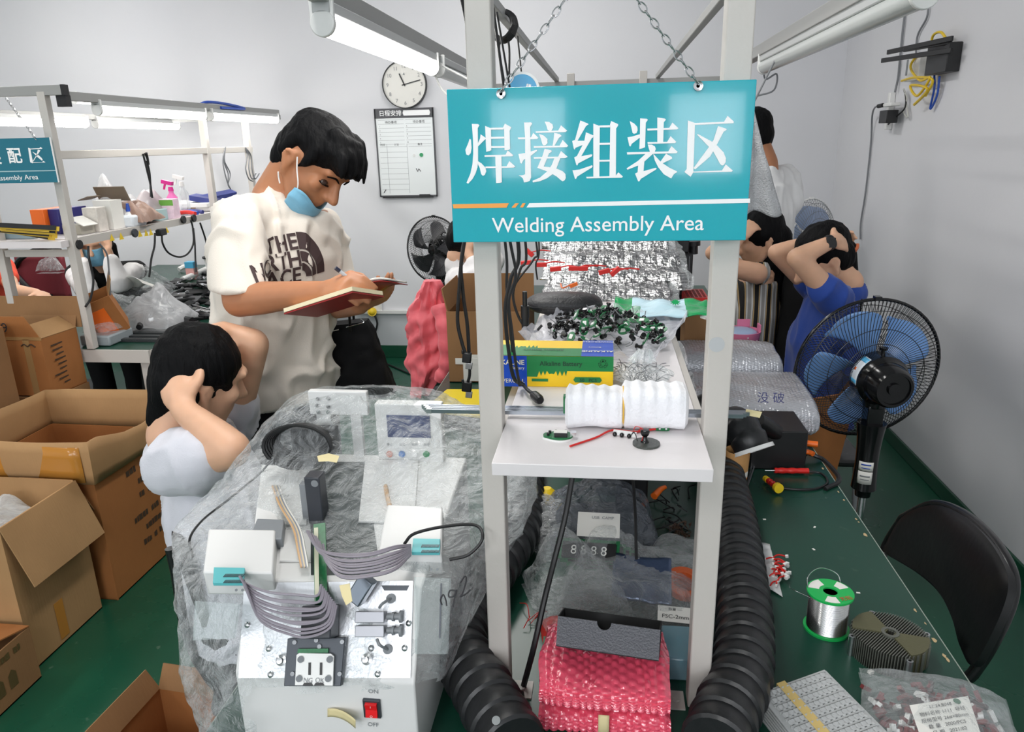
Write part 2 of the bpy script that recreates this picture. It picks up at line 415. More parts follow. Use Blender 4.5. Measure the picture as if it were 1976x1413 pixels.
for s_ in (-1, 1): part('edge_band', MB().bb((s_*.605, .5, BZ-.028), (s_*.607, 4.55, BZ+.0005)), EB, btop)
for x in (-.57, .57):
    for y in (.55, 2.5, 4.5): part('leg', MB().bb((x-.02, y-.02, 0), (x+.02, y+.02, BZ-.028)), PAINT, bench, bevel=.003)
part('apron', MB().bb((-.55, .53, BZ-.07), (.55, .56, BZ-.028)).bb((-.585, .57, BZ-.07), (-.56, 4.48, BZ-.028)).bb((.56, .57, BZ-.07), (.585, 4.48, BZ-.028)), PAINT, bench)

LX, RX, PY_, SZ = -.16, .157, 1.0, 1.22
fr = thing('steel_rack', 'pale grey steel frame with white shelf standing on the green bench under the big sign', 'frame', (0, PY_, BZ))
for x in (LX, RX):
    for y in (3.5, PY_): po_ = part('post', MB().bb((x-.0165, y-.0165, BZ+.003), (x+.0165, y+.0165, 1.9)), PAINT, fr, bevel=.002)
    s = 1 if x < 0 else -1
    pl = MB().bb((x-.02, PY_-.02, BZ), (x+s*.0165+s*.035, PY_+.02, BZ+.003)); pl.cyl((x+s*.033, PY_, BZ+.003), (x+s*.033, PY_, BZ+.007), .007, n=6)
    part('foot_plate', pl, PAINT, po_)
part('sticker', MB().cyl(Y(1383, 665, .9835), Y(1383, 665, .9835)+V((0, -.0008, 0)), .0105), mat('pale sticker', (188, 190, 192), .3), po_, 'round pale sticker')
sh = MB(); e = .0175
sh.bb((-.1425, .868, SZ-.018), (.1395, 3.46, SZ))
SHELF = mat('white laminate shelf', (226, 221, 222), .38, var=(7, .06), bump=(40, .05))
part('shelf_board', sh, SHELF, fr, bevel=.001)
part('shelf_bearer', MB().bb((LX, 1.05, SZ-.045), (LX+.025, 3.48, SZ-.017)).bb((RX-.025, 1.05, SZ-.045), (RX, 3.48, SZ-.017)), PAINT, fr)
HZ = 1.872
part('crossbar', MB().bb((-.56, PY_-.045, HZ-.02), (.56, PY_-.017, HZ+.02)), PAINT, fr, bevel=.002)
hd = MB().bb((-.56, 3.517, HZ-.028), (.56, 3.545, HZ-.002)); hd.bb((-.56, 3.517, HZ-.075), (.56, 3.535, HZ-.06))
for x in (-.53, -.2, .2, .53): hd.bb((x-.012, 3.52, HZ-.062), (x+.012, 3.54, HZ-.026))
part('header', hd, PAINT2, fr, bevel=.002)
for x, w in ((-.52, .034), (.51, .034), (-.225, .018), (.222, .018)):
    part('rail', MB().bb((x-w/2, PY_-.5 if w > .02 else PY_-.04, HZ-.002), (x+w/2, 3.56, HZ+w)), PAINT2, fr, bevel=.002)

GLOW = emit('lit tube', (255, 252, 246), 20)
DEAD = mat('unlit frosted tube', (196, 200, 198), .18)
LAMPB = mat('lamp batten', (190, 192, 192), .35)
def batten(x, y0, y1, z, lit, label, r=.017, group='tube lights on the bench gantries', dx=0):
    t = thing('tube_light', label, 'light', (x, (y0+y1)/2, z), group)
    A, B = V((x-dx/2, y0, z)), V((x+dx/2, y1, z)); d = (B-A).normalized()
    part('batten', MB().bar(A+V((0, 0, r+.006)), B+V((0, 0, r+.006)), r*1.7, .022, (0, 0, 1)), LAMPB, t, bevel=.003)
    part('tube', MB().tube([A+d*.014, B-d*.014], r, 20, 1), GLOW if lit else DEAD, t)
    for p, s in ((A, 1), (B, -1)):
        q = MB().tube([p, p+d*.012*s], r*1.14, 20, 1); q.bar(p+d*.0012*s+V((0, 0, r)), p+d*.0105*s+V((0, 0, r)), r*2.2, r*1.9, (0, 0, 1))
        part('end_cap', q, WHITE, t, bevel=.002)
    return t
TZ = 1.835
batten(-.52, 1.42, 2.32, TZ, 1, 'lit white tube light under the rail, above and left of the big sign', .021)
batten(-.515, 2.37, 3.27, TZ, 0, 'unlit grey tube light behind the left post, at the far end of the lit one', .021)
batten(.515, 1.40, 2.70, TZ, 0, 'long unlit grey tube light under the rail right of the big sign', .021)
solo('lamp_cable', MB().tube([V((-.52, 2.33, TZ)), V((-.50, 2.36, TZ-.06)), V((-.44, 2.38, TZ-.10)), V((-.40, 2.4, TZ-.05)), V((-.5, 2.37, TZ+.01))], .003), WHITE, 'thin white cable looping down at the end of the lit tube light', 'cable')
solo('lamp_cable', MB().tube([V((.515, 2.71, TZ)), V((.53, 2.74, TZ-.035)), V((.565, 2.74, TZ-.02)), V((.56, 2.74, TZ-.07)), Y(1462, 185, 2.74)], .003), GREYC, 'thin grey cable dangling at the end of the unlit right tube light', 'cable')

# ---------------------------------------------------------------- the big hanging sign
SY = .93
TEAL = mat('glossy teal sign face', (30, 172, 188), .09, coat=.5, bump=(14, .012))
SW = mat('white sign lettering', (250, 250, 250), .3)
sg = thing('hanging_sign', 'large teal sign with white Chinese characters reading Welding Assembly Area, in front of the posts', 'sign', (0, SY, 1.5))
sx0, sx1, sz0, sz1 = Y(875, 469, SY).x, Y(1461, 150, SY).x, Y(1160, 466, SY).z, Y(1160, 163, SY).z
sx0 = min(sx0, Y(863, 174, SY).x)
sgb = part('board', MB().bb((sx0, SY, sz0), (sx1, SY+.006, sz1)), [TEAL], sg, bevel=.001)
def strokes(polys, ox, oy, k, n0=.0005):
    mb = MB()
    for i, P in enumerate(polys):
        mb.poly3([Y(ox+a/k, oy+b/k, SY-n0-i*.00003) for a, b in P], (0, -.0006, 0))
    return mb
ZA = [[(150,395),(175,410),(185,560),(170,650),(130,690),(90,670),(75,590),(105,520),(130,460)],
 [(190,130),(300,133),(325,155),(295,205),(300,540),(300,780),(290,900),(255,1010),(200,1110),(125,1190),(95,1175),(165,1010),(200,850),(215,650),(210,400)],
 [(345,315),(445,385),(300,530),(300,470),(335,390)],
 [(295,790),(360,830),(430,905),(445,970),(420,1035),(385,1050),(355,1020),(330,910),(300,850)],
 [(425,165),(530,210),(535,595),(500,612),(445,625),(435,400)], [(510,200),(750,195),(750,230),(520,232)],
 [(775,125),(890,190),(860,250),(868,575),(835,595),(770,597),(762,235),(745,190)],
 [(525,360),(770,357),(770,390),(528,395)], [(530,525),(775,522),(775,555),(532,558)],
 [(415,685),(790,675),(825,600),(925,685),(905,703),(415,715)], [(430,885),(805,880),(855,790),(960,885),(930,905),(435,915)],
 [(605,700),(715,700),(722,1165),(690,1175),(620,1180)]]
ZB = [[(1115,105),(1240,103),(1260,125),(1222,185),(1232,600),(1240,1080),(1215,1140),(1170,1160),(1115,1168),(1095,1100),(1060,1065),(1022,1045),(1100,1040),(1135,1020),(1135,400)],
 [(1005,370),(1240,368),(1278,288),(1368,375),(1345,400),(1010,402)],
 [(1015,665),(1140,645),(1335,590),(1350,605),(1235,695),(1110,765),(1070,835),(1050,820)],
 [(1480,90),(1560,95),(1620,140),(1632,190),(1605,245),(1575,258),(1535,240),(1510,160)],
 [(1320,262),(1720,248),(1770,155),(1880,250),(1850,275),(1325,288)],
 [(1380,305),(1470,340),(1530,400),(1530,470),(1500,505),(1460,512),(1440,490),(1415,400)],
 [(1650,290),(1750,310),(1780,345),(1735,375),(1655,515),(1620,515),(1640,400)],
 [(1285,525),(1745,515),(1800,415),(1900,520),(1870,543),(1290,555)],
 [(1480,570),(1600,600),(1605,625),(1560,650),(1465,885),(1545,895),(1700,925),(1800,970),(1850,1020),(1855,1090),(1835,1130),(1800,1148),(1770,1130),(1690,1060),(1620,1020),(1520,970),(1350,910),(1440,700)],
 [(1655,730),(1760,730),(1690,915),(1620,1020),(1520,1095),(1400,1145),(1275,1168),(1265,1140),(1400,1080),(1540,960),(1610,850)],
 [(1285,720),(1720,710),(1770,610),(1890,715),(1850,735),(1290,748)]]
ZC = [[(275,115),(410,170),(420,185),(375,215),(225,475),(345,475),(375,325),(505,380),(500,415),(480,425),(290,750),(470,715),(490,725),(480,750),(240,875),(220,915),(205,905),(165,770),(215,745),(315,550),(190,600),(175,632),(160,620),(130,480),(180,460)],
 [(135,1000),(260,985),(480,910),(495,925),(480,950),(220,1110),(200,1150),(180,1150)],
 [(505,170),(620,215),(612,1110),(505,1110)], [(610,205),(800,200),(800,238),(610,240)],
 [(820,125),(945,180),(945,205),(910,255),(905,1105),(790,1105),(805,250),(800,190)],
 [(610,513),(800,510),(800,545),(610,548)], [(608,815),(800,812),(800,843),(608,846)],
 [(380,1115),(900,1100),(948,1035),(1032,1110),(1010,1130),(385,1143)]]
ZD = [[(1150,125),(1230,170),(1285,230),(1290,290),(1270,340),(1225,352),(1200,335),(1180,240)],
 [(1110,415),(1190,400),(1330,360),(1330,420),(1185,530),(1165,575),(1145,570)],
 [(1335,78),(1455,85),(1472,105),(1435,155),(1422,590),(1375,610),(1320,622),(1330,400)]]
ZE = [[(445,108),(580,128),(597,150),(560,190),(548,545),(445,545)], [(265,305),(655,292),(712,198),(820,300),(790,320),(270,340)],
 [(270,545),(620,540),(680,440),(780,540),(760,562),(275,578)], [(275,588),(350,590),(405,625),(418,670),(395,720),(315,720),(295,660)],
 [(-95,726),(640,710),(695,615),(805,718),(780,742),(-90,765)],
 [(240,750),(375,745),(215,890),(200,1060),(415,1000),(435,1015),(415,1035),(155,1195),(125,1240),(105,1240),(50,1105),(95,1080),(105,960),(-85,1035),(-100,1010),(100,880)],
 [(370,745),(390,770),(500,890),(600,750),(705,810),(705,840),(540,920),(660,1000),(795,1065),(790,1080),(740,1110),(690,1190),(560,1115),(460,990),(400,870)]]
ZF = [[(985,160),(1110,205),(1625,185),(1690,80),(1800,180),(1795,210),(1110,240)], [(985,165),(1112,215),(1082,1080),(1035,1160),(925,1075),(965,1020)],
 [(1080,1068),(1590,1048),(1655,940),(1782,1048),(1765,1070),(1085,1085)],
 [(1520,260),(1660,305),(1675,325),(1620,360),(1500,590),(1380,800),(1120,1025),(1095,1020),(1090,1000),(1360,630),(1440,510)],
 [(1160,400),(1420,540),(1510,610),(1620,730),(1660,830),(1655,900),(1625,950),(1590,960),(1555,930),(1440,720),(1360,630),(1150,415)]]
KS = 1976/215
for P, ox, oy in ((ZA, 890, 225), (ZB, 890, 225), (ZC, 1090, 220)): part('character', strokes(P, ox, oy, KS), SW, sg)
cD = strokes(ZD, 1090, 220, KS); cE = strokes(ZE, 1220, 215, KS); cD.add(cE.v, cE.f); cD.m += []
part('character', cD, SW, sg); part('character', strokes(ZF, 1220, 215, KS), SW, sg)
part('orange_stripe', strokes([[(102,803),(432,797),(418,823),(107,828)], [(468,798),(490,797),(470,823),(447,823)], [(512,797),(530,797),(515,822),(497,822)]], 840, 130, 3.04), mat('orange print', (250, 165, 70), .3), sg)
part('white_stripe', strokes([[(552,797),(1846,770),(1846,795),(535,822)]], 840, 130, 3.04), SW, sg)
a, b = Y(950, 446, SY-.0006), Y(1358, 441, SY-.0006)
tw = MB().text(('Welding Assembly Area', .004), (a+b)/2+V((0, 0, .0075)), b-a, (0, 0, 1), .0262)
ww = max(p.x for p in tw.v)-min(p.x for p in tw.v); cxm = (a.x+b.x)/2
for p in tw.v: p.x = cxm+(p.x-cxm)*(b.x-a.x)/ww
part('lettering', tw, SW, sg)
GR = [Y(967, 181, SY-.001), Y(1347, 166, SY-.001)]
for g in GR:
    part('grommet', MB().lathe([(.0022, .002), (.0022, -.002), (.0048, -.002), (.0055, 0), (.0055, .003), (.0022, .002)], g, (0, -1, 0), 20), CHROME, sgb)
def chain(a, b, n, ln, wd_, r, label):
    a, b = V(a), V(b); d = (b-a)/n; mb = MB(); dn = d.normalized()
    u, w = frame(dn, (0, 1, 0))
    for i in range(n):
        c = a+d*(i+.5); q = u if i % 2 else w; L2 = d.length*.62
        mb.tube([c+dn*(math.cos(t)*L2)+q*(math.sin(t)*wd_*(1 if abs(math.sin(t)) > .5 else .9)) for t in [k*PI/6 for k in range(12)]], r, 6, 2, closed=True, caps=False)
    return solo('chain', mb, CHROME, label, 'chain')
HK = Y(1158, -70, .955)
chain(GR[0]+V((0, -.004, .002)), HK+V((-.012, 0, 0)), 15, .01, .0035, .0009, 'steel chain rising from the top left eyelet of the big sign')
chain(GR[1]+V((0, -.004, .002)), HK+V((.012, 0, 0)), 15, .01, .0035, .0009, 'steel chain rising from the top right eyelet of the big sign')
# things hung on the gantry behind the sign
cb = MB(); c0 = Y(1012, 95, 1.7); c0.x = -.222; c0.z = HZ-.012
for k in range(6):
    cb.tube([c0+V((math.cos(t)*(.02+.002*k), (k-3)*.004+.01*math.sin(2*t), math.sin(t)*(.025+.0015*k)-.004)) for t in [j*PI/5 for j in range(10)]], .0028, 6, 3, closed=True, caps=False)
cb.tube([c0+V((.0, 0, -.03)), c0+V((-.01, 0, -.05)), c0+V((0, .01, -.14)), c0+V((-.004, .01, -.25))], .0025)
cb.tube([c0+V((.01, 0, -.03)), c0+V((.012, 0, -.06)), c0+V((.008, .01, -.14)), c0+V((.008, .01, -.25))], .0025)
solo('cable_bundle', cb, CABLE, 'black cable knotted round the thin gantry rail above the sign', 'cable')
tg = thing('hanging_tape_roll', 'white and blue round roll hanging on black cord above the sign edge', 'roll', Y(1008, 172, 1.6))
tc = Y(1008, 175, 1.6)
part('rim', MB().lathe([(.031, -.006), (.036, -.006), (.036, .006), (.031, .006), (.031, -.006)], tc, (0, -1, .1), 32), WHITE, tg)
part('face', MB().cyl(tc+V((0, -.005, 0)), tc+V((0, .004, 0)), .0312, n=32), mat('pale blue label', (70, 165, 215), .3), tg)
part('lettering', smudge(MB(), tc+V((.001, -.0056, .008)), (1, 0, -.25), (.25, 0, 1), .018, .008, 2), SW, tg)
# ---------------------------------------------------------------- on the shelf
def K(px, py): return Z(px, py, SZ)
ST = mat('dull metal strip', (165, 172, 182), .28, 1)
for k in range(4):
    z = SZ+.003+.0062*(k//2); a = Z(824+k*3, 784+k*3, z); b = Z(1452-k*6, 797+k*2, z); a.y = max(a.y, 1.03); b.y = max(b.y, 1.03)
    st = thing('metal_strip', ['upper rear long thin metal strip lying across the shelf behind the posts', 'second long thin metal strip lying across the shelf', 'third long thin metal strip lying across the shelf, in front of two others', 'frontmost long thin metal strip lying across the shelf'][k], 'strip', (a+b)/2, 'metal strips across the shelf')
    part('strip', MB().bar(a, b, .0045, .006, (0, 0, 1)), ST, st)
    part('end_plug', MB().bar(a-V((.008, 0, 0)), a, .006, .007, (0, 0, 1)), ALU, st)
    if k == 0: part('tape_flag', MB().poly3([b+V((-.012, -.003, -.002)), b+V((.01, -.004, -.006)), b+V((.013, -.003, .003)), b+V((-.01, -.003, .007))], (0, -.0008, 0)), mat('masking tape', (222, 208, 160), .6), st, 'torn masking tape end')
# foam wrapped bundle
FOAM = mat('white foam sheet', (240, 240, 244), .55, bump=(180, .25), sheen=.2)
fb = thing('foam_wrapped_bundle', 'white foam-wrapped bundle of two ribbed rolls held by a yellow rubber band', 'bundle', K(1215, 818))
def roll(x0, x1, c, ry, rz, ribs):
    def f(u, v):
        t = 2*PI*u; x = x0+(x1-x0)*v
        e = 1-max(0, abs(v-.5)*2-.9)*2.2
        wv = 1+.045*math.sin(v*ribs*2*PI)*(.5+.5*math.sin(t))
        cs, sn = math.cos(t), math.sin(t)
        k = (abs(cs)**4+abs(sn)**4)**-.25
        return V((x, c.y+cs*k*ry*e*wv, c.z+sn*k*rz*e*wv+.004*N((x*30, cs, sn), 1, 3)))
    m = MB().grid(f, 40, 60, True)
    m.f.append(tuple(i*60 for i in range(39, -1, -1))); m.m.append(0); m.f.append(tuple(i*60+59 for i in range(40))); m.m.append(0)
    return m
fz = .0285
c1 = V((0, 1.015, SZ+fz)); xa, xb, xm = Y(1090, 790, .99).x, Y(1330, 780, .99).x, Y(1203, 790, .99).x
part('foam_roll', roll(xa, xm+.002, c1, .030, .0275, 5), FOAM, fb)
part('foam_roll', roll(xm-.002, xb, c1+V((0, .003, .0025)), .033, .030, 5), FOAM, fb)
part('rubber_band', MB().tube([c1+V((xm, math.cos(t)*.0305, math.sin(t)*.0285)) for t in [k*PI/8 for k in range(16)]], .0012, 6, 2, closed=True, caps=False), mat('yellow rubber', (225, 180, 70), .5), fb)
part('circuit_board', MB().box((xa-.001, 1.0, SZ+.036), (.003, .012, .026)), PCBG, fb)
# small parts on the board
p = K(1080, 846)
pc = thing('camera_module_board', 'small teardrop green circuit board with white chip, alone at the left of the shelf', 'circuit board', p)
tear = [(.0185*math.cos(t)*(1.25 if abs(t-PI) < .6 else 1), .0145*math.sin(t)) for t in [k*2*PI/28 for k in range(28)]]
part('board', MB().prism(tear, p+V((0, 0, .003)), (1, 0, 0), (0, 1, 0), .0025), PCBG, pc)
part('base_plate', MB().prism([(a*1.03, b*1.05) for a, b in tear], p, (1, 0, 0), (0, 1, 0), .0028), WHITE, pc)
part('chip', MB().box(p+V((.002, -.004, .0085)), (.018, .012, .006)), BLACK, pc); part('chip_label', MB().box(p+V((.0015, -.004, .0118)), (.0185, .009, .0008), (.1, 0, 0)), PAPER, pc)
part('connector', MB().box(p+V((.019, .002, .007)), (.008, .009, .005)), CHROME, pc)
for dx, dy in ((-.014, .005), (-.006, .009), (.008, .009), (-.016, -.003)): part('capacitor', MB().cyl(p+V((dx, dy, .005)), p+V((dx, dy, .009)), .002, n=8), BLACK, pc)
rw = thing('red_wire_lead', 'red wire with a small green connector board lying in front of the foam bundle', 'wire', K(1190, 850))
a, b = K(1100, 864), K(1265, 832)
part('wire', MB().tube([a+V((0, 0, .002)), K(1150, 847)+V((0, 0, .002)), K(1182, 834)+V((0, 0, .003)), K(1225, 836)+V((0, 0, .002)), b+V((0, 0, .003))], .0015, 8), RED, rw)
part('wire', MB().tube([K(1228, 838)+V((0, 0, .002)), K(1245, 830)+V((0, 0, .006)), b+V((0, .002, .004))], .0011, 8), RED, rw)
bd = MB().box(K(1278, 832)+V((0, 0, .005)), (.019, .004, .008), (.2, 0, 0)); part('connector_board', bd, PCBG, rw)
for dx in (-.004, .005): part('solder_pad', MB().cyl(K(1278, 832)+V((dx, -.002, .005)), K(1278, 832)+V((dx, -.0045, .005)), .0015, n=8), CHROME, rw)
ls = thing('led_strip_board', 'narrow white strip with four small black domes beside the round board', 'circuit board', K(1205, 843))
a, b = K(1184, 840), K(1228, 846); part('strip', MB().bar(a+V((0, 0, .005)), b+V((0, 0, .005)), .003, .007, (0, 0, 1)), WHITE, ls)
for t in (.05, .36, .68): q = a.lerp(b, t); part('dome', MB().ball(q+V((0, -.003, .003)), (.0032, .003, .0035)), BLACKG, ls)
p = K(1247, 858)
jb = thing('joystick_board', 'round dark circuit board with a black joystick standing on it', 'circuit board', p)
part('board', MB().lathe([(.0, 0), (.0185, 0), (.0185, .003), (0, .003)], p, n=32), mat('dark speckled board', (70, 74, 70), .4, var=(400, .9)), jb)
part('stick', MB().lathe([(.006, .003), (.004, .006), (.0032, .011), (.0055, .014), (.0065, .018), (.0055, .021), (0, .0215)], p+V((-.002, .002, 0))), BLACKG, jb)
part('ribbon', MB().grid(lambda u, v: p+V((-.012-.008*u, -.001+.004*v, .005+.012*math.sin(u*2.4))), 10, 3), BLACK, jb, solid=.0008)
part('wire', MB().tube([p+V((-.006, 0, .005)), p+V((-.004, 0, .02)), p+V((-.014, .006, .024)), p+V((-.018, .008, .014))], .0005, 6), RED, jb)
# battery carton
CG, CYL, CB, CW = mat('green print', (22, 125, 65), .3), mat('yellow print', (250, 205, 25), .3), mat('blue print', (25, 75, 185), .3), mat('white print', (235, 238, 240), .3)
DK = mat('dark print', (15, 50, 35), .4)
a, b = K(952, 757), K(1183, 749); a.y = b.y
L = b-a; L.z = 0; ln = L.length; u = L.normalized(); d = V((-u.y, u.x, 0)); hh, dp = .0545, .10
bx = thing('battery_carton', 'yellow, green and blue carton of 50 alkaline batteries on the shelf', 'carton', (a+b)/2)
body = MB().prism([(0, 0), (ln, 0), (ln, hh), (0, hh)], a+d*dp, u, V((0, 0, 1)), dp)
part('box', body, CYL, bx, bevel=.001)
zz = [(.0, .42), (.13, .42), (.15, .30), (.18, .42), (.20, .32), (.235, .42), (.26, .34), (.30, .37), (.34, .34), (.36, .42), (.385, .30), (.42, .42), (.44, .30), (.47, .42), (.50, .50), (1, .50), (1, 1), (0, 1)]
zig = [(p_*ln*.73, q*hh) for p_, q in [(0, .33), (.12, .33), (.145, .52), (.165, .36), (.19, .52), (.21, .38), (.235, .53), (.26, .42), (.29, .44), (.315, .42), (.34, .53), (.36, .36), (.385, .53), (.41, .36), (.435, .52), (.455, .36), (.47, .53), (1, .53), (1, 1), (0, 1)]]
x0 = ln*.27; ff = a-d*.0004; up = V((0, 0, 1))
part('green_panel', MB().prism(zig, ff+u*x0, u, up, .0004), CG, bx)
part('blue_panel', MB().prism([(0, 0), (x0, 0), (x0, hh), (0, hh)], ff, u, up, .0004), CB, bx)
lt = MB(); lt.text(('Alkaline Battery', .01), ff-d*.0006+u*(x0+ln*.29)+up*hh*.77, u, up, .011); lt.text('50   PCS', ff-d*.0012+u*(x0+ln*.52)+up*hh*.25, u, up, .0083)
lt.text('♻', ff-d*.0006+u*(x0+ln*.64)+up*hh*.78, u, up, .015)
part('lettering', lt, DK, bx)
part('green_tag', MB().prism([(.41*ln, .17*hh), (.62*ln, .17*hh), (.635*ln, .25*hh), (.62*ln, .34*hh), (.41*ln, .34*hh), (.395*ln, .25*hh)], ff-d*.0005+u*x0, u, up, .0004).prism([(.04*ln, .18*hh), (.18*ln, .18*hh), (.18*ln, .27*hh), (.04*ln, .27*hh)], ff-d*.0005+u*x0, u, up, .0004), CG, bx)
lt2 = MB(); lt2.text(('ALKALINE', .02), ff-d*.0009+u*(x0-.004)+up*hh*.8, u, up, .0118, align='R'); lt2.text('Battery', ff-d*.0009+u*(x0-.004)+up*hh*.62, u, up, .0075, align='R'); lt2.text('POWERCELL', ff-d*.0009+u*(x0-.004)+up*hh*.2, u, up, .010, align='R')
part('brand_lettering', lt2, mat('cream print', (245, 238, 205), .3), bx)
tp = a+up*(hh+.0004)
zig2 = [(ln*.73-p_, dp-(1-q/hh)*dp) for p_, q in zig]
part('top_green_panel', MB().prism([(p_, (1-(q/hh))*dp) for p_, q in zig], tp, u, d, .0004), CG, bx)
part('top_blue_panel', MB().prism([(ln*.73, 0), (ln, 0), (ln, dp), (ln*.73, dp)], tp, u, d, .0004), CB, bx)
l3 = MB(); l3.text(('Alkaline Battery', .01), tp+up*.0009+u*(ln*.4)+d*dp*.32, -u, -d, .011); part('top_lettering', l3, DK, bx)
l4 = MB(); l4.text(('ALKALINE', .02), tp+up*.0012+u*(ln*.865)+d*dp*.25, -u, -d, .0118); l4.text('Battery', tp+up*.0012+u*(ln*.84)+d*dp*.5, -u, -d, .0075); l4.text('POWERCELL', tp+up*.0012+u*(ln*.865)+d*dp*.86, -u, -d, .010); part('top_brand_lettering', l4, mat('cream print', (245, 238, 205), .3), bx)
# gathered bag of leads
FILM = film('clear polythene', a=.16, edge=.45, scale=34)
FILMT = film('thin clear polythene', a=.08, edge=.4, scale=46)
p = K(1236, 742)
lb = thing('bag_of_leads', 'small tied clear bag full of grey component leads, right of the battery carton', 'bag', p)
def gat(u, v):
    t = 2*PI*u; h = v
    r = (.052*math.sin(min(1, h/.62)*PI*.86+.25) if h < .62 else .03*(1-h)+.006)*(1+.14*math.sin(t*9+h*4)*(.3+h))
    if h >= .62: r = .021*(1-(h-.62)/.38*.55)*(1+.3*math.sin(t*9+h*4))
    return p+V((math.cos(t)*r*1.15-.0+.02*max(0, h-.6), math.sin(t)*r*.8+.03*h, h*.062))
part('pouch', MB().grid(lambda u, v: p+(gat(u, v)-p)*.877, 54, 22, True), FILM, lb)
hr = MB(); rng = random.Random(3)
for k in range(70):
    t = rng.uniform(0, 2*PI); r = rng.uniform(.01, .035); q = p+V((math.cos(t)*r*1.1, math.sin(t)*r*.7+.008, rng.uniform(.004, .02))); e_ = V((rng.uniform(-.03, .03), rng.uniform(-.02, .02), rng.uniform(-.004, .022)))
    hr.tube([q, q+e_*.5+V((0, 0, .006)), q+e_], .0006, 4, 3)
part('leads', hr, mat('tinned leads', (120, 120, 124), .3, .8), lb, kind='stuff')
# big open bag heaped with camera boards
c = K(1165, 655); 
cbg = thing('component_bag', 'flat clear plastic bag spread open under a heap of small camera boards', 'bag', c)
cor = [K(985, 668), K(1215, 705), K(1335, 645), K(1300, 590), K(1090, 612), K(1010, 650)]
def sheet(u, v, A=K(1000, 672), B=K(1262, 720), C=K(1330, 628), D=K(1088, 612)):
    q = A.lerp(B, u).lerp(D.lerp(C, u), v); ed = min(u, 1-u, v, 1-v)
    return q+V((0, 0, .003+.022*abs(N(q, 16, 4))+max(0, .06-ed)*.35*(1+N(q, 30, 8))))
part('bag_sheet', MB().grid(sheet, 44, 36), film('milky bag', a=.34, edge=.45, scale=26, tint=(225, 226, 235)), cbg)
kinds = []
def camboard():
    t = thing('camera_board', 'small camera board with black lens barrels, one of the heap in the open clear bag', 'circuit board', (0, 0, 0), 'camera boards heaped in the bag')
    part('board', MB().prism([(.014*math.cos(q)*(1.2 if abs(q-PI) < .5 else 1), .010*math.sin(q)) for q in [k*2*PI/16 for k in range(16)]], (0, 0, 0), (1, 0, 0), (0, 1, 0), .002), PCBG, t)
    part('cover', MB().prism([(-.006, -.004), (.005, -.005), (.007, .004), (-.005, .004)], (0, 0, .002), (1, 0, 0), (0, 1, 0), .002), WHITE, t)
    return t
def lens():
    t = thing('lens_barrel', 'tiny black lens barrel on a lead, one of many in the heaped clear bag', 'component', (0, 0, 0), 'lens barrels heaped in the bag')
    part('barrel', MB().lathe([(.005, 0), (.0058, .003), (.0036, .005), (.0036, .010), (.0058, .012), (.0058, .016), (0, .016)], n=10), BLACKG, t)
    part('lead', MB().tube([(0, 0, 0), (.012, .004, -.002), (.024, 0, .001)], .0012, 5, 3), GREYC, t)
    return t
cam0, len0 = camboard(), lens(); rng = random.Random(11)
hc = K(1170, 655)
for k in range(170):
    t = rng.uniform(0, 2*PI); r = math.sqrt(rng.random()); q = hc+V((math.cos(t)*r*.120, math.sin(t)*r*.142, 0)); q.x += (q.y-hc.y)*-.1
    q.z = SZ+.012+.048*(1-r)**.7*rng.uniform(.45, 1)+.006
    src = cam0 if k % 3 == 2 else len0
    o = src if k in (0, 2) else dup(src)
    o.location = q; o.scale = (.88,)*3; o.rotation_euler = (rng.uniform(-.9, .9), rng.uniform(-.9, .9), rng.uniform(0, 6.3))
    if src is len0: o.rotation_euler[0] = rng.uniform(-1.8, 1.8)
# black case, printed pack
p = K(1088, 606)
cs = thing('headphone_case', 'black oval zipped case lying on the shelf before the silver sheets', 'case', p)
def oval(u, v):
    t = 2*PI*u; f = max(0, math.sin(PI*v))**.28; ex = .092; ey = .052; cs_, sn = math.cos(t), math.sin(t)
    return p+V((math.copysign(abs(cs_)**.7, cs_)*ex*f, math.copysign(abs(sn)**.8, sn)*ey*f, .002+.05*v))
part('shell', MB().grid(oval, 48, 16, True), mat('black leatherette', (28, 28, 31), .42, bump=(200, .2)), cs)
part('zip', MB().tube([p+V((math.copysign(abs(math.cos(t))**.7, math.cos(t))*.0915, math.copysign(abs(math.sin(t))**.8, math.sin(t))*.0515, .0245)) for t in [k*PI/16 for k in range(32)]], .0016, 6, 2, closed=True, caps=False), BLACK, cs)
part('trim_line', MB().tube([K(1062, 603)+V((0, -.02, .031)), K(1090, 602)+V((0, -.022, .031)), K(1118, 600)+V((0, -.02, .031))], .0008, 5, 3), GREYC, cs)
pk = thing('printed_packet', 'green and white printed plastic packet lying at the right of the shelf', 'packet', K(1270, 618))
GP = mat('green packet print', (25, 150, 85), .25, bump=(25, .4)); BP = mat('pale blue packet print', (190, 220, 232), .25, bump=(25, .4))
def quad(A, B, C, D, amp, seed, h=.006):
    def f(u, v):
        q = A.lerp(B, u).lerp(D.lerp(C, u), v); return q+V((0, 0, h+amp*abs(N(q, 18, seed))))
    return MB().grid(f, 22, 14)
pA, pB, pC, pD = K(1180, 628), K(1372, 632), K(1362, 600), K(1188, 594)
pm = quad(pA, pB, pC, pD, .018, 2, .02)
for i, f_ in enumerate(pm.f):
    uu, vv = (i // 13)/21, (i % 13)/13
    pm.m[i] = 0 if (uu < .16 or uu > .76 or (uu < .28 and vv < .5)) else 1
part('wrapper', pm, [GP, BP], pk, solid=.003)
st_ = MB(); cst = K(1302, 613)+V((0, 0, .036))
st_.prism([((.012 if k % 2 else .006)*math.cos(k*PI/10), (.012 if k % 2 else .006)*math.sin(k*PI/10)) for k in range(20)], cst, (1, 0, 0), V((0, .8, .5)), .001)
part('starburst', st_, GP, pk)
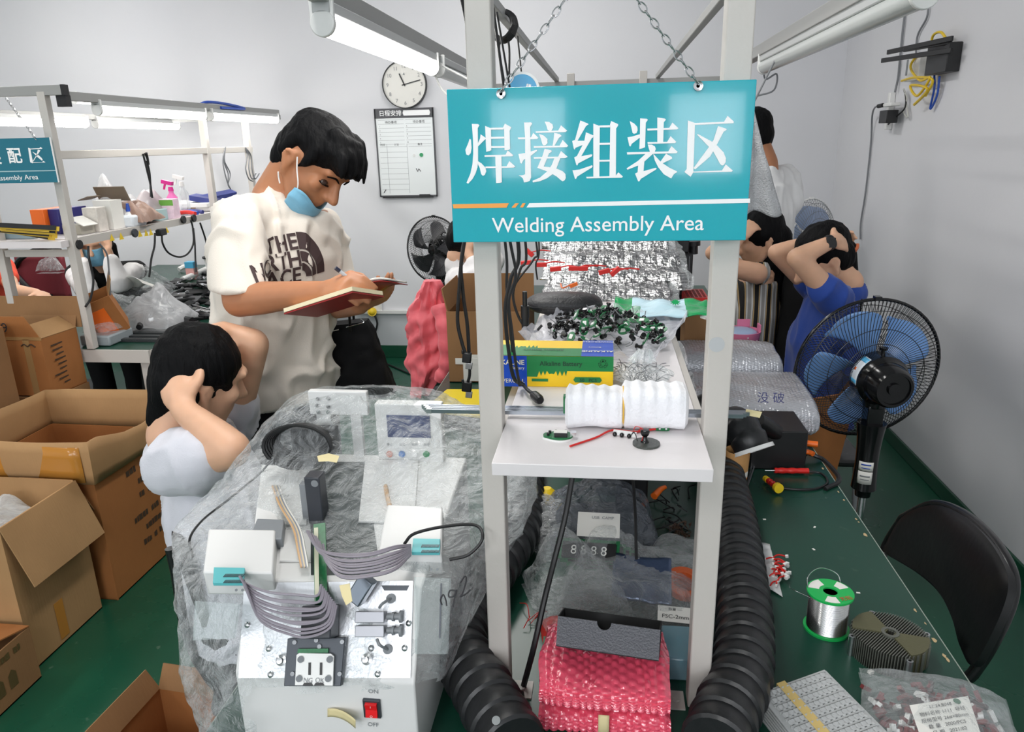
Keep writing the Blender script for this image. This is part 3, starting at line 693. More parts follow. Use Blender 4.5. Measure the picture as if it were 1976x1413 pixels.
part('clear_end', quad(K(1350, 634), K(1385, 640), K(1378, 598), K(1345, 598), .02, 6, .016), FILM, pk)
# silver insulated sheets in a stack
FOIL, nt, b_ = new_mat('silver foil sheet')
b_.inputs['Base Color'].default_value = (.75, .75, .76, 1); b_.inputs['Metallic'].default_value = 1; b_.inputs['Roughness'].default_value = .16
br = nt.nodes.new('ShaderNodeTexBrick'); br.inputs['Scale'].default_value = 26; nt.links.new(coords(nt), br.inputs['Vector']); br.offset = 0
br.inputs['Color1'].default_value = (1, 1, 1, 1); br.inputs['Color2'].default_value = (.9, .9, .9, 1); br.inputs['Mortar'].default_value = (.2, .2, .2, 1); br.inputs['Mortar Size'].default_value = .03
n_ = ntex(nt, 40, 5); nt.links.new(mixc(nt, n_.outputs[0], br.outputs[0], (.35, .35, .36)), b_.inputs['Base Color'])
bp = nt.nodes.new('ShaderNodeBump'); bp.inputs['Strength'].default_value = 1; bp.inputs['Distance'].default_value = .015; nt.links.new(n_.outputs[0], bp.inputs['Height']); nt.links.new(bp.outputs[0], b_.inputs['Normal'])
lab = ['lowest silver foil sheet of the stack on the shelf', 'silver foil sheet second from the bottom of the stack', 'silver foil sheet third from the bottom, orange wire on it', 'silver foil sheet below the red connectors', 'silver foil sheet above the red connectors', 'topmost visible silver foil sheet, just under the sign edge']
for k in range(6):
    x0_, x1_ = [(-.165, .175), (-.165, .22), (-.19, .225), (-.175, .20), (-.21, .21), (-.21, .235)][k]
    yb, zb = 1.87+k*.15, SZ+.008+k*.019+max(0, k-1)*.010
    def fs(u, v, x0_=x0_, x1_=x1_, yb=yb, zb=zb, k=k):
        x = x0_+(x1_-x0_)*u; y = yb+.62*v; w_ = .012*abs(N((x, y, k), 14, k))+.006*abs(N((x, y, k), 40, k+3))
        dr = max(0, .12-v)*.5*(1+.4*N((x, y, k), 12, k+9)); ex = .015*N((u*9, v*9, k), 1, 7)
        return V((x+(ex if u in (0, 1) else 0), y+.02*N((x, 0, k), 8, k), max(SZ+.002, zb-dr+w_)))
    sm_ = thing('foil_sheet', lab[k], 'sheet', V((0, yb+.3, zb)), 'silver sheets stacked on the shelf')
    part('sheet', MB().grid(fs, 46, 40), FOIL, sm_, solid=.004)
    part('clear_margin', MB().grid(lambda u, v, f=fs: f(1, v)+V((u*.02, 0, .001*u)), 3, 20), FILMT, sm_)
rng = random.Random(2)
for k, (px, py, rz) in enumerate(((1022, 488, -.7), (1015, 507, .1), (1045, 511, 0), (1072, 519, .1), (1108, 518, 0), (1124, 518, 0), (1166, 524, .25), (1187, 524, .7))):
    q = Z(px, py, SZ+.085); c_ = thing('wire_connector', 'red wire connector on the silver sheets, ' + ['leftmost and tilted steeply', 'far left under the tilted one', 'third from the left', 'fourth from the left', 'fifth from the left', 'sixth from the left', 'second from the right', 'rightmost, tilted up'][k], 'connector', q, 'red connectors on the silver sheets')
    part('housing', MB().box(q, (.028, .012, .011), (0, -rz, rz*.3)), RED, c_, bevel=.001)
    part('wire', MB().tube([q, q+V((.03, .01, .006)), q+V((.06, .02, .002))], .0018, 6), RED, c_)
solo('wire_connector', MB().box(Z(1107, 550, SZ+.06), (.02, .01, .008), (0, -.4, 0)).tube([Z(1102, 549, SZ+.06), Z(1086, 556, SZ+.058), Z(1082, 548, SZ+.06)], .0016), ORANGE, 'orange wire connector on a lower silver sheet', 'connector')
# black case right of the sheets, red crate
tw_ = thing('equipment_case', 'tall black equipment case standing right of the silver sheets behind the shelf', 'case', Z(1305, 590, 1.0))
q0 = Y(1272, 590, 3.0); q1 = Y(1338, 490, 3.0)
part('body', MB().bb((q0.x, 3.0, 1.0), (q1.x, 3.35, q1.z)), BLACK, tw_, bevel=.006)
part('lid', MB().bb((q0.x+.01, 3.02, q1.z), (q1.x-.015, 3.3, q1.z+.075)), mat('dark grey plastic', (38, 38, 40), .5), tw_, bevel=.006)
part('corner_trim', MB().bb((q1.x-.016, 2.998, 1.02), (q1.x-.013, 3.001, q1.z-.01)), GREYC, tw_)
solo('glue_bottle', MB().lathe([(.012, 0), (.014, .01), (.014, .05), (.006, .062), (.006, .075), (0, .076)], Y(1320, 494, 3.05)), YELLOW, 'yellow squeeze bottle standing on the black equipment case', 'bottle')
solo('clamp_handle', MB().cyl(Y(1338, 490, 3.06), Y(1338, 470, 3.06), .018).cyl(Y(1338, 474, 3.06), Y(1338, 465, 3.06), .028), BLACK, 'black knobbed clamp right of the yellow bottle on the case', 'clamp')
solo('case_plinth', MB().bb((q0.x+.01, 3.02, BZ), (q1.x-.01, 3.33, 1.0)), BLACK, 'dark box under the black equipment case on the bench', 'box')
rc = thing('parts_crate', 'small red perforated crate behind the right post', 'crate', Z(1340, 600, .95))
rq = Y(1340, 585, 2.75)
cr_ = MB().bb((rq.x-.03, 2.75, rq.z-.03), (rq.x+.05, 2.92, rq.z+.02)); cr_.mi = 1
for i in range(5):
    for j in range(5): cr_.bb((rq.x-.026+i*.015, 2.76+j*.03, rq.z+.0195), (rq.x-.016+i*.015, 2.782+j*.03, rq.z+.0206))
part('body', cr_, [RED, mat('dark red hollow', (120, 15, 15), .6)], rc)
solo('crate_stand', MB().bb((rq.x-.03, 2.76, BZ), (rq.x+.05, 2.91, rq.z-.031)), cardboard('brown card', (150, 112, 76)), 'brown carton under the small red crate', 'box')
# ---------------------------------------------------------------- programming machine under its plastic cover
MW = mat('machine white', (222, 222, 221), .4)
ALP = mat('brushed aluminium plate', (214, 216, 220), .28, .85, bump=(300, .05), vscale=(1, .05, 1))
DG = mat('dark grey metal', (72, 76, 82), .4, .5)
GREY = mat('mid grey plastic', (128, 132, 136), .4)
TEALS = mat('teal socket', (95, 185, 190), .4)
mc = thing('programming_machine', 'white benchtop electronics machine with red rocker switch, under a clear plastic cover', 'machine', (-.39, 1.05, BZ))
prof = [(.83, BZ), (.83, .895), (.9, 1.006), (1.27, 1.045), (1.27, BZ)]
part('body', MB().prism(prof, (-.522, 0, 0), (0, 1, 0), (0, 0, 1), .266), MW, mc, bevel=.003)
PA, NA = V((-.4, .83, .895)), V((0, -.111, .07)).normalized()
PB, NB = V((-.4, .9, 1.006)), V((0, -.039, .37)).normalized()
def Pa(x, y, h=0): return PL(x, y, PA+NA*h, NA)
def Pb(x, y, h=0): return PL(x, y, PB+NB*h, NB)
def zz_(x, y): return 340+x/3.187, 1030+y/3.187
def plate(f, pts, h, t, n): return MB().poly3([f(x, y, h) for x, y in pts], n*t)
part('top_plate', plate(Pa, [(462, 1308), (793, 1308), (798, 1121), (473, 1125)], .0005, .003, NA), ALP, mc)
part('chute_base', plate(Pa, [(554, 1322), (663, 1322), (671, 1229), (561, 1231)], .004, .012, NA), DG, mc, bevel=.001)
ccv = part('chute_cover', plate(Pa, [(571, 1322), (644, 1323), (646, 1266), (640, 1261), (579, 1260), (574, 1264)], .017, .004, NA), mat('white acetal', (238, 238, 236), .35), mc, bevel=.0005)
for x, y in ((580, 1273), (636, 1273), (577, 1310), (633, 1310)): part('bolt', MB().cyl(Pa(x, y, .021), Pa(x, y, .024), .0045, n=14), GREY, ccv)
sl = MB()
for x in (597, 619): sl.poly3([Pa(x+a, y, .0215) for a, y in ((-2, 1303), (2.5, 1303), (3, 1279), (-1.5, 1279))], NA*.0006)
for x in (587, 609): sl.poly3([Pa(x+a, y, .0215) for a, y in ((-3, 1323), (17, 1323), (14, 1318), (0, 1318))], NA*.0006)
part('slot', sl, BLACK, ccv)
upA = V((0, .07, .111)).normalized()
part('lettering', MB().text('NG', Pa(594, 1313, .0216), (1, 0, 0), upA, .009).text('OK', Pa(617, 1313, .0216), (1, 0, 0), upA, .009), GREY, mc)
part('contact_board', plate(Pa, [(577, 1260), (636, 1259), (636, 1251), (578, 1252)], .014, .006, NA), PCBG, mc)
part('guide_column', plate(Pa, [(597, 1230), (654, 1229), (655, 1166), (600, 1167)], .004, .035, NA), mat('charcoal', (52, 55, 62), .4), mc, bevel=.002)
for x, y in ((610, 1236), (616, 1248), (660, 1239), (568, 1240), (564, 1301), (655, 1301)): part('bolt', MB().cyl(Pa(x, y, .016), Pa(x, y, .019), .003, n=12), CHROME, mc)
for x, y in ((440, 560), (578, 706), (588, 865), (1205, 704), (1410, 703), (1245, 862), (1435, 550)):
    x, y = zz_(x, y); part('screw', MB().lathe([(.0045, .003), (.0045, .005), (.003, .0065), (0, .0068)], Pa(max(x, 480), y), NA, 14), CHROME, mc)
for x, y in ((662, 775), (1183, 768)):
    x, y = zz_(x, y); part('locator', MB().lathe([(.008, .003), (.0078, .010), (.0045, .011), (.004, .016), (0, .0165)], Pa(x, y), NA, 18), CHROME, mc)
for y in (1190, 1217):
    part('solenoid', plate(Pa, [(691, y+11), (747, y+11), (747, y-11), (692, y-11)], .003, .016, NA), mat('zinc plate', (165, 166, 172), .35, .6), mc, bevel=.001)
    q = MB(); a, b = Pa(747, y, .011), Pa(776, y, .011)
    q.cyl(a, b, .0045); q.cyl(a+(b-a)*.35, a+(b-a)*.5, .0065); q.cyl(a+(b-a)*.85, b, .0085); part('plunger', q, GREY, mc)
for x, y in (((1320, 400), (1250, 455)), ((1300, 712), (1235, 650))):
    a = Pa(*zz_(*x), .006); b = Pa(*zz_(*y), .02); part('cable_grommet', MB().cyl(Pa(*zz_(*x), .003), Pa(*zz_(*x), .007), .0068, n=14).tube([a, (a+b)/2+NA*.012, b], .0022, 6), GREY, mc)
part('sensor', MB().bar(Pa(684, 1160, .02), Pa(712, 1115, .03), .024, .02, NA), mat('steel blue grey', (110, 118, 128), .35, .6), mc, bevel=.002)
part('vent_slot', plate(Pa, [(742, 1140), (785, 1140), (790, 1130), (736, 1130)], .004, .0008, NA), DG, mc)
CLR = film('clear acrylic', tint=(225, 235, 235), a=.10, edge=.5, rough=.05, scale=3, bump=.05)
for q in ([(802, 1262), (862, 1262), (868, 1116), (800, 1114)], [(374, 1236), (452, 1232), (462, 1166), (378, 1160)]):
    m = plate(Pa, q, .045, .003, NA); m.poly3([Pa(*q[0], .0), Pa(*q[0], .045), Pa(*q[3], .045), Pa(*q[3], 0)], V((.002, 0, 0))); m.poly3([Pa(*q[1], .0), Pa(*q[1], .045), Pa(*q[2], .045), Pa(*q[2], 0)], V((.002, 0, 0)))
    part('acrylic_guard', m, CLR, mc)
part('guard_slot', plate(Pa, [(847, 1232), (850, 1232), (853, 1126), (850, 1126)], .05, .001, NA), DG, mc)
# programmers, plates and column on the deck
def box_on(f, n, q, h0, h1): return MB().poly3([f(x, y, h0) for x, y in q], n*(h1-h0))
for nm, q, sq in (('left', [(402, 1148), (535, 1150), (540, 1064), (412, 1062)], [(412, 1131), (470, 1131), (474, 1102), (414, 1101)]), ('right', [(735, 1108), (856, 1110), (858, 1018), (752, 1014)], [(795, 1072), (849, 1072), (850, 1046), (798, 1045)])):
    pg_ = part('programmer', box_on(Pb, NB, q, -.02, .022), MW, mc, bevel=.003)
    part('socket', box_on(Pb, NB, sq, .022, .028), TEALS, pg_, bevel=.0008)
    sl = MB()
    (x0, y0), (x1, y1) = sq[0], sq[2]
    for r in (.3, .7):
        for k in range(14):
            x = x0+(x1-x0)*(.35+.045*k); y = y0+(y1-y0)*r; sl.box(Pb(x, y, .0282), (.0012, .008, .0006))
    part('socket_contact', sl, DG, pg_)
    part('led', MB().cyl(Pb(x1-6, q[0][1]-9, .022), Pb(x1-6, q[0][1]-9, .0235), .002, n=8).cyl(Pb(x1-18, q[0][1]-9, .022), Pb(x1-18, q[0][1]-9, .0235), .002, n=8), GREY, pg_)
part('deck_plate', box_on(Pb, NB, [(492, 1015), (592, 1015), (594, 904), (506, 900)], .001, .005), MW, mc, bevel=.001)
part('deck_plate', box_on(Pb, NB, [(692, 1010), (800, 1012), (808, 892), (705, 890)], .001, .005), MW, mc, bevel=.001)
part('deck_gap_shade', MB().poly3([Pb(x, y, .0004) for x, y in ((600, 1110), (735, 1110), (704, 892), (598, 892))], NB*.0006), mat('dark gap shade', (50, 60, 58), .4), mc)  # dark sheet painted in for the shaded gap between the deck plates
part('deck_plate', box_on(Pb, NB, [(540, 1085), (600, 1085), (600, 1025), (545, 1025)], .001, .004), MW, mc)
part('label', MB().text('Y2', Pb(553, 957, .0055), (1, 0, 0), NB.cross(V((1, 0, 0))), .008).text('S+', Pb(766, 957, .0055), (1, 0, 0), NB.cross(V((1, 0, 0))), .006), DG, mc)
a = Pb(614, 1008); part('sensor_column', MB().bb((a.x-.013, a.y-.008, a.z), (a.x+.013, a.y+.02, a.z+.085)), mat('charcoal', (52, 55, 62), .4), mc, bevel=.002)
part('sensor_eye', MB().cyl((a.x+.005, a.y-.009, a.z+.075), (a.x+.005, a.y-.003, a.z+.075), .006), GREY, mc)
a = Pb(600, 1005); part('column_plate', MB().bb((a.x-.012, a.y-.004, a.z), (a.x-.001, a.y+.01, a.z+.068)), GREY, mc, bevel=.001)
part('clamp_block', box_on(Pb, NB, [(484, 1060), (548, 1060), (552, 1022), (500, 1020)], .0, .02), GREY, mc, bevel=.002)
part('guide_rail', MB().bar(Pa(620, 1165, .02), Pb(617, 1015, .03), .018, .012, (0, 0, 1)), PCBG, mc)
part('tape_reel', MB().bar(Pa(612, 1150, .032), Pb(610, 1020, .04), .006, .004, (0, 0, 1)), mat('pale tape', (205, 205, 180), .5), mc)
# display
d0, d1 = Y(731, 892, 1.25), Y(850, 782, 1.25)
dpn = part('display_panel', MB().bb((d0.x, 1.25, d0.z), (d1.x, 1.275, d1.z)), MW, mc, bevel=.002)
part('display_stand', MB().bb((d0.x-.005, 1.255, 1.03), (d1.x+.01, 1.27, d0.z)), MW, mc)
s0, s1 = Y(749, 843, 1.249), Y(829, 803, 1.249); part('screen', MB().bb((s0.x, 1.2475, s0.z), (s1.x, 1.25, s1.z)), mat('blue lcd', (52, 66, 110), .12), dpn)
for x, c in ((752, (200, 130, 115)), (776, (60, 120, 190)), (800, (230, 230, 230)), (823, (45, 135, 85))):
    q = Y(x, 876, 1.25); part('button', MB().cyl(q, q+V((0, -.003, 0)), .0062, n=16), mat('button %s' % (c,), c, .35), dpn)
    part('button_label', MB().text({752: '停止', 776: '复位', 800: '选择', 823: '启动'}[x], Y(x, 858, 1.2495), (1, 0, 0), (0, 0, 1), .006), GREY, dpn)
b0, b1 = Y(598, 800, 1.26), Y(706, 757, 1.26); tp_ = MB().bb((b0.x, 1.26, b0.z), (b1.x, 1.275, b1.z)); part('top_bracket', tp_, MW, mc, bevel=.002)
part('bracket_post', MB().bb((b0.x+.012, 1.262, 1.03), (b0.x+.04, 1.273, b0.z)).bb((b1.x-.035, 1.262, 1.03), (b1.x-.015, 1.273, b0.z)), MW, mc)
for x, y in ((614, 770), (634, 768), (613, 782), (634, 784), (615, 795), (634, 795)): q = Y(x, y, 1.26); part('screw', MB().cyl(q, q+V((0, -.003, 0)), .004, n=12), CHROME, mc)
co = MB(); cc = Y(588, 848, 1.2)
for k in range(7): co.tube([cc+V(((.052+.002*k)*math.cos(t), -.01*k*.6+.01*math.sin(t), (.026+.002*k)*math.sin(t))) for t in [j*PI/6 for j in range(12)]], .0032, 6, 2, closed=True, caps=False)
part('coiled_cable', co, CABLE, mc)
part('power_brick', MB().box(cc+V((.01, .025, -.01)), (.085, .03, .05)), mat('dark grey plastic', (38, 38, 40), .5), mc, bevel=.004)
# wiring
WG = mat('grey lavender wire', (138, 132, 142), .4)
rng = random.Random(8)
wl = MB()
for k in range(11):
    j = rng.uniform(-1, 1)
    wl.tube([Pb(462+k, 1112+k*1.5, .03), Pa(478+k*2.5, 1128+k*7, .045), Pa(520+k*4, 1145+k*8+j*3, .05), Pa(575+k*2, 1150+k*8+j*3, .05), Pa(612+k*2.5, 1152+k*6+j*4, .045), Pa(620+k*3, 1128+k*4, .04)], .0019, 6, 5)
part('wire_bundle', wl, WG, mc)
wr = MB()
for k in range(10):
    j = rng.uniform(-1, 1)
    wr.tube([Pb(792, 1052+k*2.2, .032), Pb(762, 1055+k*5+j*2, .05), Pb(715, 1068+k*5+j*2, .05), Pb(660, 1070+k*5+j*2, .05), Pb(615+k*2, 1060+k*3+j*3, .05), Pb(592+k*3.5, 1025+k*3+j*4, .04)], .0019, 6, 5)
part('wire_bundle', wr, WG, mc)
for k, c in enumerate(((205, 165, 120), (150, 150, 155), (215, 195, 160), (135, 140, 150), (225, 222, 215))):
    part('ribbon_wire', MB().tube([Pb(526+k*3, 938, .006), Pb(540+k*3, 975, .02), Pb(566+k*3, 1020, .025), Pb(575+k*3.2, 1060, .02), Pb(582+k*3, 1095, .012)], .0019, 6, 5), mat('wire %d' % k, c, .4), mc)
part('ribbon_wire', MB().tube([Pb(744, 938, .006), Pb(748, 960, .012), Pb(754, 985, .008)], .004, 6), mat('wire 0', (205, 165, 120), .4), mc)
part('lead', MB().tube([Pb(780, 1050, .03), Pb(800, 1030, .045), Pb(860, 1016, .05), Pb(918, 1014, .05), Pb(931, 1040, .04), Pb(905, 1070, .02), Pb(868, 1080, .01)], .0025, 7), CABLE, mc)
part('lead', MB().tube([Y(530, 880, 1.2), Y(500, 915, 1.18), Y(440, 965, 1.1), Y(390, 1005, 1.05), Y(366, 1040, 1.0), Y(372, 1075, 1.0)], .002, 7), CABLE, mc)
# switch on the front
sw = Y(719, 1365, .83); swb = part('switch_bezel', MB().box(sw+V((0, -.002, 0)), (.0255, .005, .031)), DG, mc, bevel=.001)
part('rocker', MB().box(sw+V((0, -.005, .005)), (.017, .005, .0125), (.25, 0, 0)).box(sw+V((0, -.005, -.0055)), (.017, .005, .0125), (-.2, 0, 0)), mat('red switch', (225, 30, 35), .2), swb, label='red rocker')
part('rocker_mark', MB().text('O', sw+V((0, -.0088, -.008)), (1, 0, 0), (0, 0, 1), .005).text('I', sw+V((0, -.0088, .008)), (1, 0, 0), (0, 0, 1), .005), SW, swb)
part('switch_lettering', MB().text('ON', Y(720, 1334, .8295), (1, 0, 0), (0, 0, 1), .0095).text('OFF', Y(720, 1398, .8295), (1, 0, 0), (0, 0, 1), .0095), GREY, mc)
TAPE = mat('masking tape', (222, 208, 160), .6)
part('tape_flap', MB().grid(lambda u, v: Y(632+54*u, 1368+16*v+10*u*u*3-8*u, .827-.02*u*u*(1-v*.3)), 10, 4), TAPE, mc, solid=.0006)
# the cover: a large bag pulled over the machine
rows = [(757, 640, 755, 1.24), (766, 580, 815, 1.225), (780, 548, 850, 1.2), (830, 498, 935, 1.15), (880, 462, 1005, 1.10), (930, 425, 1030, 1.045), (1000, 352, 1018, .95), (1060, 356, 1000, .885), (1150, 370, 940, .84), (1230, 378, 905, .81), (1300, 402, 850, .80), (1380, 432, 822, .798), (1425, 446, 812, .798)]
def rowat(t):
    t = t*(len(rows)-1); i = min(int(t), len(rows)-2); f = t-i; f = f*f*(3-2*f)*.5+f*.5
    return [a+(b-a)*f for a, b in zip(rows[i], rows[i+1])]
def cover(u, v):
    py, l, r, yf = rowat(v); dep = .30*min(1, .15+v*3.2)
    ym = yf+min(.13, dep*.5)
    A, B = Y(l, py, ym), Y(r, py, ym)
    c, s = math.cos(2*PI*u), math.sin(2*PI*u)
    c2 = math.copysign(abs(c)**.75, c); s2 = math.copysign(abs(s)**.62, s)
    m = (A+B)/2; hw = (B-A)/2
    p = m - hw*c2; zoff = 0
    p.y = ym - s2*(ym-yf if s2 > 0 else dep-(ym-yf))
    q = V((c*1.5, s*1.5, v*4))
    cr = .016*abs(N(p, 11, 2))+.009*abs(N(p, 26, 4))+.005*N(p, 60, 6)
    d = V((-c2*.9, -s2, .1)); p -= d*cr*(-1 if s2 < 0 else 1)*.9
    fold = .012*math.sin(u*38+v*7+3*N(q, 1.5, 2))*max(0, v-.15)
    p += V((-c2*fold*.6, -max(0, s2)*fold*.6, 0))
    if p.x > -.215 and p.y < 1.06: p.y = 1.06-(1.06-p.y)*max(0, min(1, (-.185-p.x)/.03))
    p.z = max(p.z, BZ+.003)
    return p
cm = MB().grid(cover, 120, 90, True)
keep = []
for f in cm.f:
    q = sum((cm.v[i] for i in f), V())/4
    if q.y < 1.0 and q.z < .885+.02*N(q, 20, 3) and q.x > -.50+.03*N(q, 18, 5): continue
    keep.append(f)
cm.f = keep; cm.m = [0]*len(keep)
COVER = film('cover polythene', tint=(236, 240, 242), a=.075, edge=.5, scale=26, bump=1, rough=.1, dist=.03)
cv = thing('plastic_cover', 'large crumpled clear plastic bag draped over the benchtop machine', 'plastic cover', (-.42, 1.08, BZ))
part('sheet', cm, COVER, cv)
def onfilm(px, py, dy=.004):
    r = ray(px, py); best = None
    for t in range(45, 95):
        v = (t-45)/50.
    i = min(range(len(rows)-1), key=lambda k: abs((rows[k][0]+rows[k+1][0])/2-py)); f = (py-rows[i][0])/(rows[i+1][0]-rows[i][0])
    return Y(px, py, rows[i][3]+(rows[i+1][3]-rows[i][3])*f-dy-.004)
for q, lb_ in (([(612, 880), (634, 875), (655, 880), (650, 893), (634, 890), (615, 891)], 'torn masking tape at the top'), ([(655, 1130), (675, 1126), (680, 1160), (668, 1168), (660, 1150)], None)):
    part('tape', MB().poly3([onfilm(*p) for p in q], (0, -.0006, 0)), TAPE, cv, lb_)
hwm = MB()
for st in ([(853, 1168), (850, 1158), (855, 1148), (860, 1158), (862, 1170)], [(880, 1140), (868, 1140), (866, 1152), (876, 1150), (881, 1138), (876, 1160), (874, 1172)], [(888, 1125), (897, 1112), (900, 1120), (893, 1145), (888, 1152), (900, 1146), (908, 1138)]):
    hwm.tube([onfilm(x, y, .01) for x, y in st], .0011, 5, 4)
part('handwriting', hwm, INK, cv)
# ---------------------------------------------------------------- flexible ducts
HOSE = mat('black flexible duct', (30, 31, 33), .38, bump=(40, .12), var=(10, .45))
def hose(name, pts, r, label, rib=.038):
    P = catmull(pts, 40); ln = [0]
    for i in range(1, len(P)): ln.append(ln[-1]+(P[i]-P[i-1]).length)
    tot = ln[-1]; nn = int(tot/rib)*10; Q = []; j = 0
    for i in range(nn+1):
        d = tot*i/nn
        while j < len(ln)-2 and ln[j+1] < d: j += 1
        Q.append(P[j].lerp(P[j+1], (d-ln[j])/max(1e-9, ln[j+1]-ln[j])))
    nr = int(tot/rib)
    prof_ = (0, .09, .095, .09, .08, .07, .055, .04, .025, .01)
    m = MB().tube(Q, lambda t: r*(.91+prof_[int(round(t*nn)) % 10]), 24, 1)
    t = thing(name, label, 'duct', sum(Q, V())/len(Q)); part('duct', m, HOSE, t); return t, Q
hz = BZ+.051
def Hh(px, py, z=hz): return Z(px, py, z)
hl, _ = hose('flexible_duct', [Hh(990, 1440), Hh(960, 1385), Hh(925, 1320), Hh(898, 1250)+V((-.01, 0, 0)), Hh(915, 1180)+V((-.012, 0, 0)), Hh(955, 1110)+V((-.01, 0, 0)), Hh(992, 1040), Hh(1010, 985), V((-.2, 1.75, hz)), V((-.23, 2.2, hz)), V((-.24, 2.6, hz))], .050, 'thick black ribbed duct lying on the bench along the left post')
part('rivet', MB().cyl(Z(958, 1392, .853), Z(958, 1392, .853)+V((0, -.003, .004)), .006, n=14), CHROME, hl)
hr_, _ = hose('flexible_duct', [Hh(1380, 1440), Hh(1400, 1380), Hh(1415, 1300)+V((.012, 0, 0)), Hh(1428, 1200)+V((.008, 0, 0)), Hh(1428, 1100), Hh(1416, 1000), Hh(1400, 930), V((.31, 1.85, hz)), V((.28, 2.15, hz)), V((.27, 2.5, hz))], .050, 'thick black ribbed duct lying on the bench along the right post')
pe = [V((.30, 2.06, .81)), V((.29, 1.98, .89)), Y(1395, 830, 1.88), Y(1420, 818, 1.82), Y(1440, 840, 1.78), Y(1452, 868, 1.76)]
h3, Q3 = hose('flexible_duct', pe, .046, 'short black ribbed duct with a white mouth ring, bending down right of the post', .034)
e1 = Q3[-1]; ed = (Q3[-1]-Q3[-6]).normalized()
part('mouth_ring', MB().lathe([(.046, -.004), (.053, -.004), (.054, .006), (.044, .006), (.043, -.002)], e1, ed, 32), WHITE, h3, 'white end ring')
# ---------------------------------------------------------------- hanging cables round the left post
def cable(pts, r, label, m=None, k=8): return solo('cable', MB().tube(pts, r, 8, k), m or CABLE, label, 'cable')
RXx = -.225
t = thing('monitor_cable', 'black cable with two plugs hanging left of the left post', 'cable', Y(900, 640, 1.6))
mb = MB().tube([V((RXx-.012, 1.6, 1.865)), V((-.26, 1.6, 1.62)), Y(894, 480, 1.6), Y(886, 560, 1.6), Y(883, 620, 1.6), Y(891, 660, 1.6), Y(898, 682, 1.6)], .0042, 8, 8)
mb.tube([V((RXx-.012, 1.61, 1.865)), V((-.25, 1.61, 1.62)), Y(893, 480, 1.61), Y(893, 560, 1.61), Y(901, 620, 1.61), Y(904, 660, 1.61), Y(905, 682, 1.61)], .0042, 8, 8)
mb.tube([Y(906, 700, 1.6), Y(906, 725, 1.6), Y(901, 742, 1.6)], .0035, 8)
part('cord', mb, CABLE, t)
for y0, w in ((690, .02), (746, .022)):
    c = Y(901, y0, 1.6); part('plug', MB().box(c, (w, .014, .024), (0, .12, 0)).cyl(c+V((-.008, -.007, .01)), c+V((-.008, -.007, .02)), .003), BLACK, t, bevel=.002)
    part('plug_tip', MB().box(c+V((.004, 0, -.02)), (.015, .008, .015), (0, .12, 0)), CHROME, t, bevel=.001)
cable([V((RXx-.011, 1.52, 1.865)), Y(920, 480, 1.52), Y(921, 520, 1.52), Y(924, 560, 1.53), Y(932, 620, 1.55), V((-.26, 1.56, 1.17))], .003, 'thin black cable hanging just left of the left post')
cs_ = [([(985, 470), (995, 530), (982, 580), (988, 640), (995, 700), (1003, 745)], 1.13, .003), ([(1000, 470), (985, 540), (975, 600), (982, 680), (992, 730), (1012, 752)], 1.15, .004),
       ([(1015, 480), (1004, 520), (990, 570), (1005, 620), (1030, 640), (1046, 628)], 1.5, .0035), ([(1035, 470), (1030, 500), (1000, 540), (976, 580)], 1.55, .0027), ([(1040, 470), (1034, 510), (1037, 540)], 1.9, .0027), ([(975, 470), (978, 560), (986, 650), (990, 690)], 1.2, .003)]
lbl = ['black cable dropping right beside the left post toward the carton', 'thick black cable crossing the carton front', 'black cable curling to the oval black case', 'thin black cable slanting behind the left post', 'thin black cable before the silver sheets', 'black cable hugging the right face of the left post']
for (pts, y, r), l in zip(cs_, lbl):
    P = [Y(a, b, y) for a, b in pts]; top = P[0].copy(); top.z = 1.86; top.x = -.214
    for p in P: p.z = max(p.z, SZ+.012)
    cable([top, (top+P[0])/2]+P, r*.8, l)
u_ = thing('usb_cable', 'black cable ending in a plug on the shelf left of the foam bundle', 'cable', K(1030, 780))
part('cord', MB().tube([Y(1000, 738, 1.13), K(1006, 752)+V((0, 0, .012)), K(1018, 768)+V((0, 0, .014)), K(1028, 775)+V((0, 0, .013))], .003), CABLE, u_)
a, b = K(1027, 774)+V((0, 0, .013)), K(1043, 786)+V((0, 0, .011)); part('plug', MB().tube([a, a.lerp(b, .3), a.lerp(b, .8), b], lambda q: .004+.004*min(1, q*3)-.002*max(0, q-.7)*3, 10, 3), BLACK, u_)
a = Y(1013, 590, 1.5); solo('audio_connector', MB().cyl(a, a+V((0, 0, -.025)), .009).cyl(a+V((0, 0, -.025)), a+V((0, 0, -.05)), .008).cyl(a, a+V((0, 0, .03)), .005), BLACK, 'black cylindrical cable connector hanging before the oval case', 'connector')
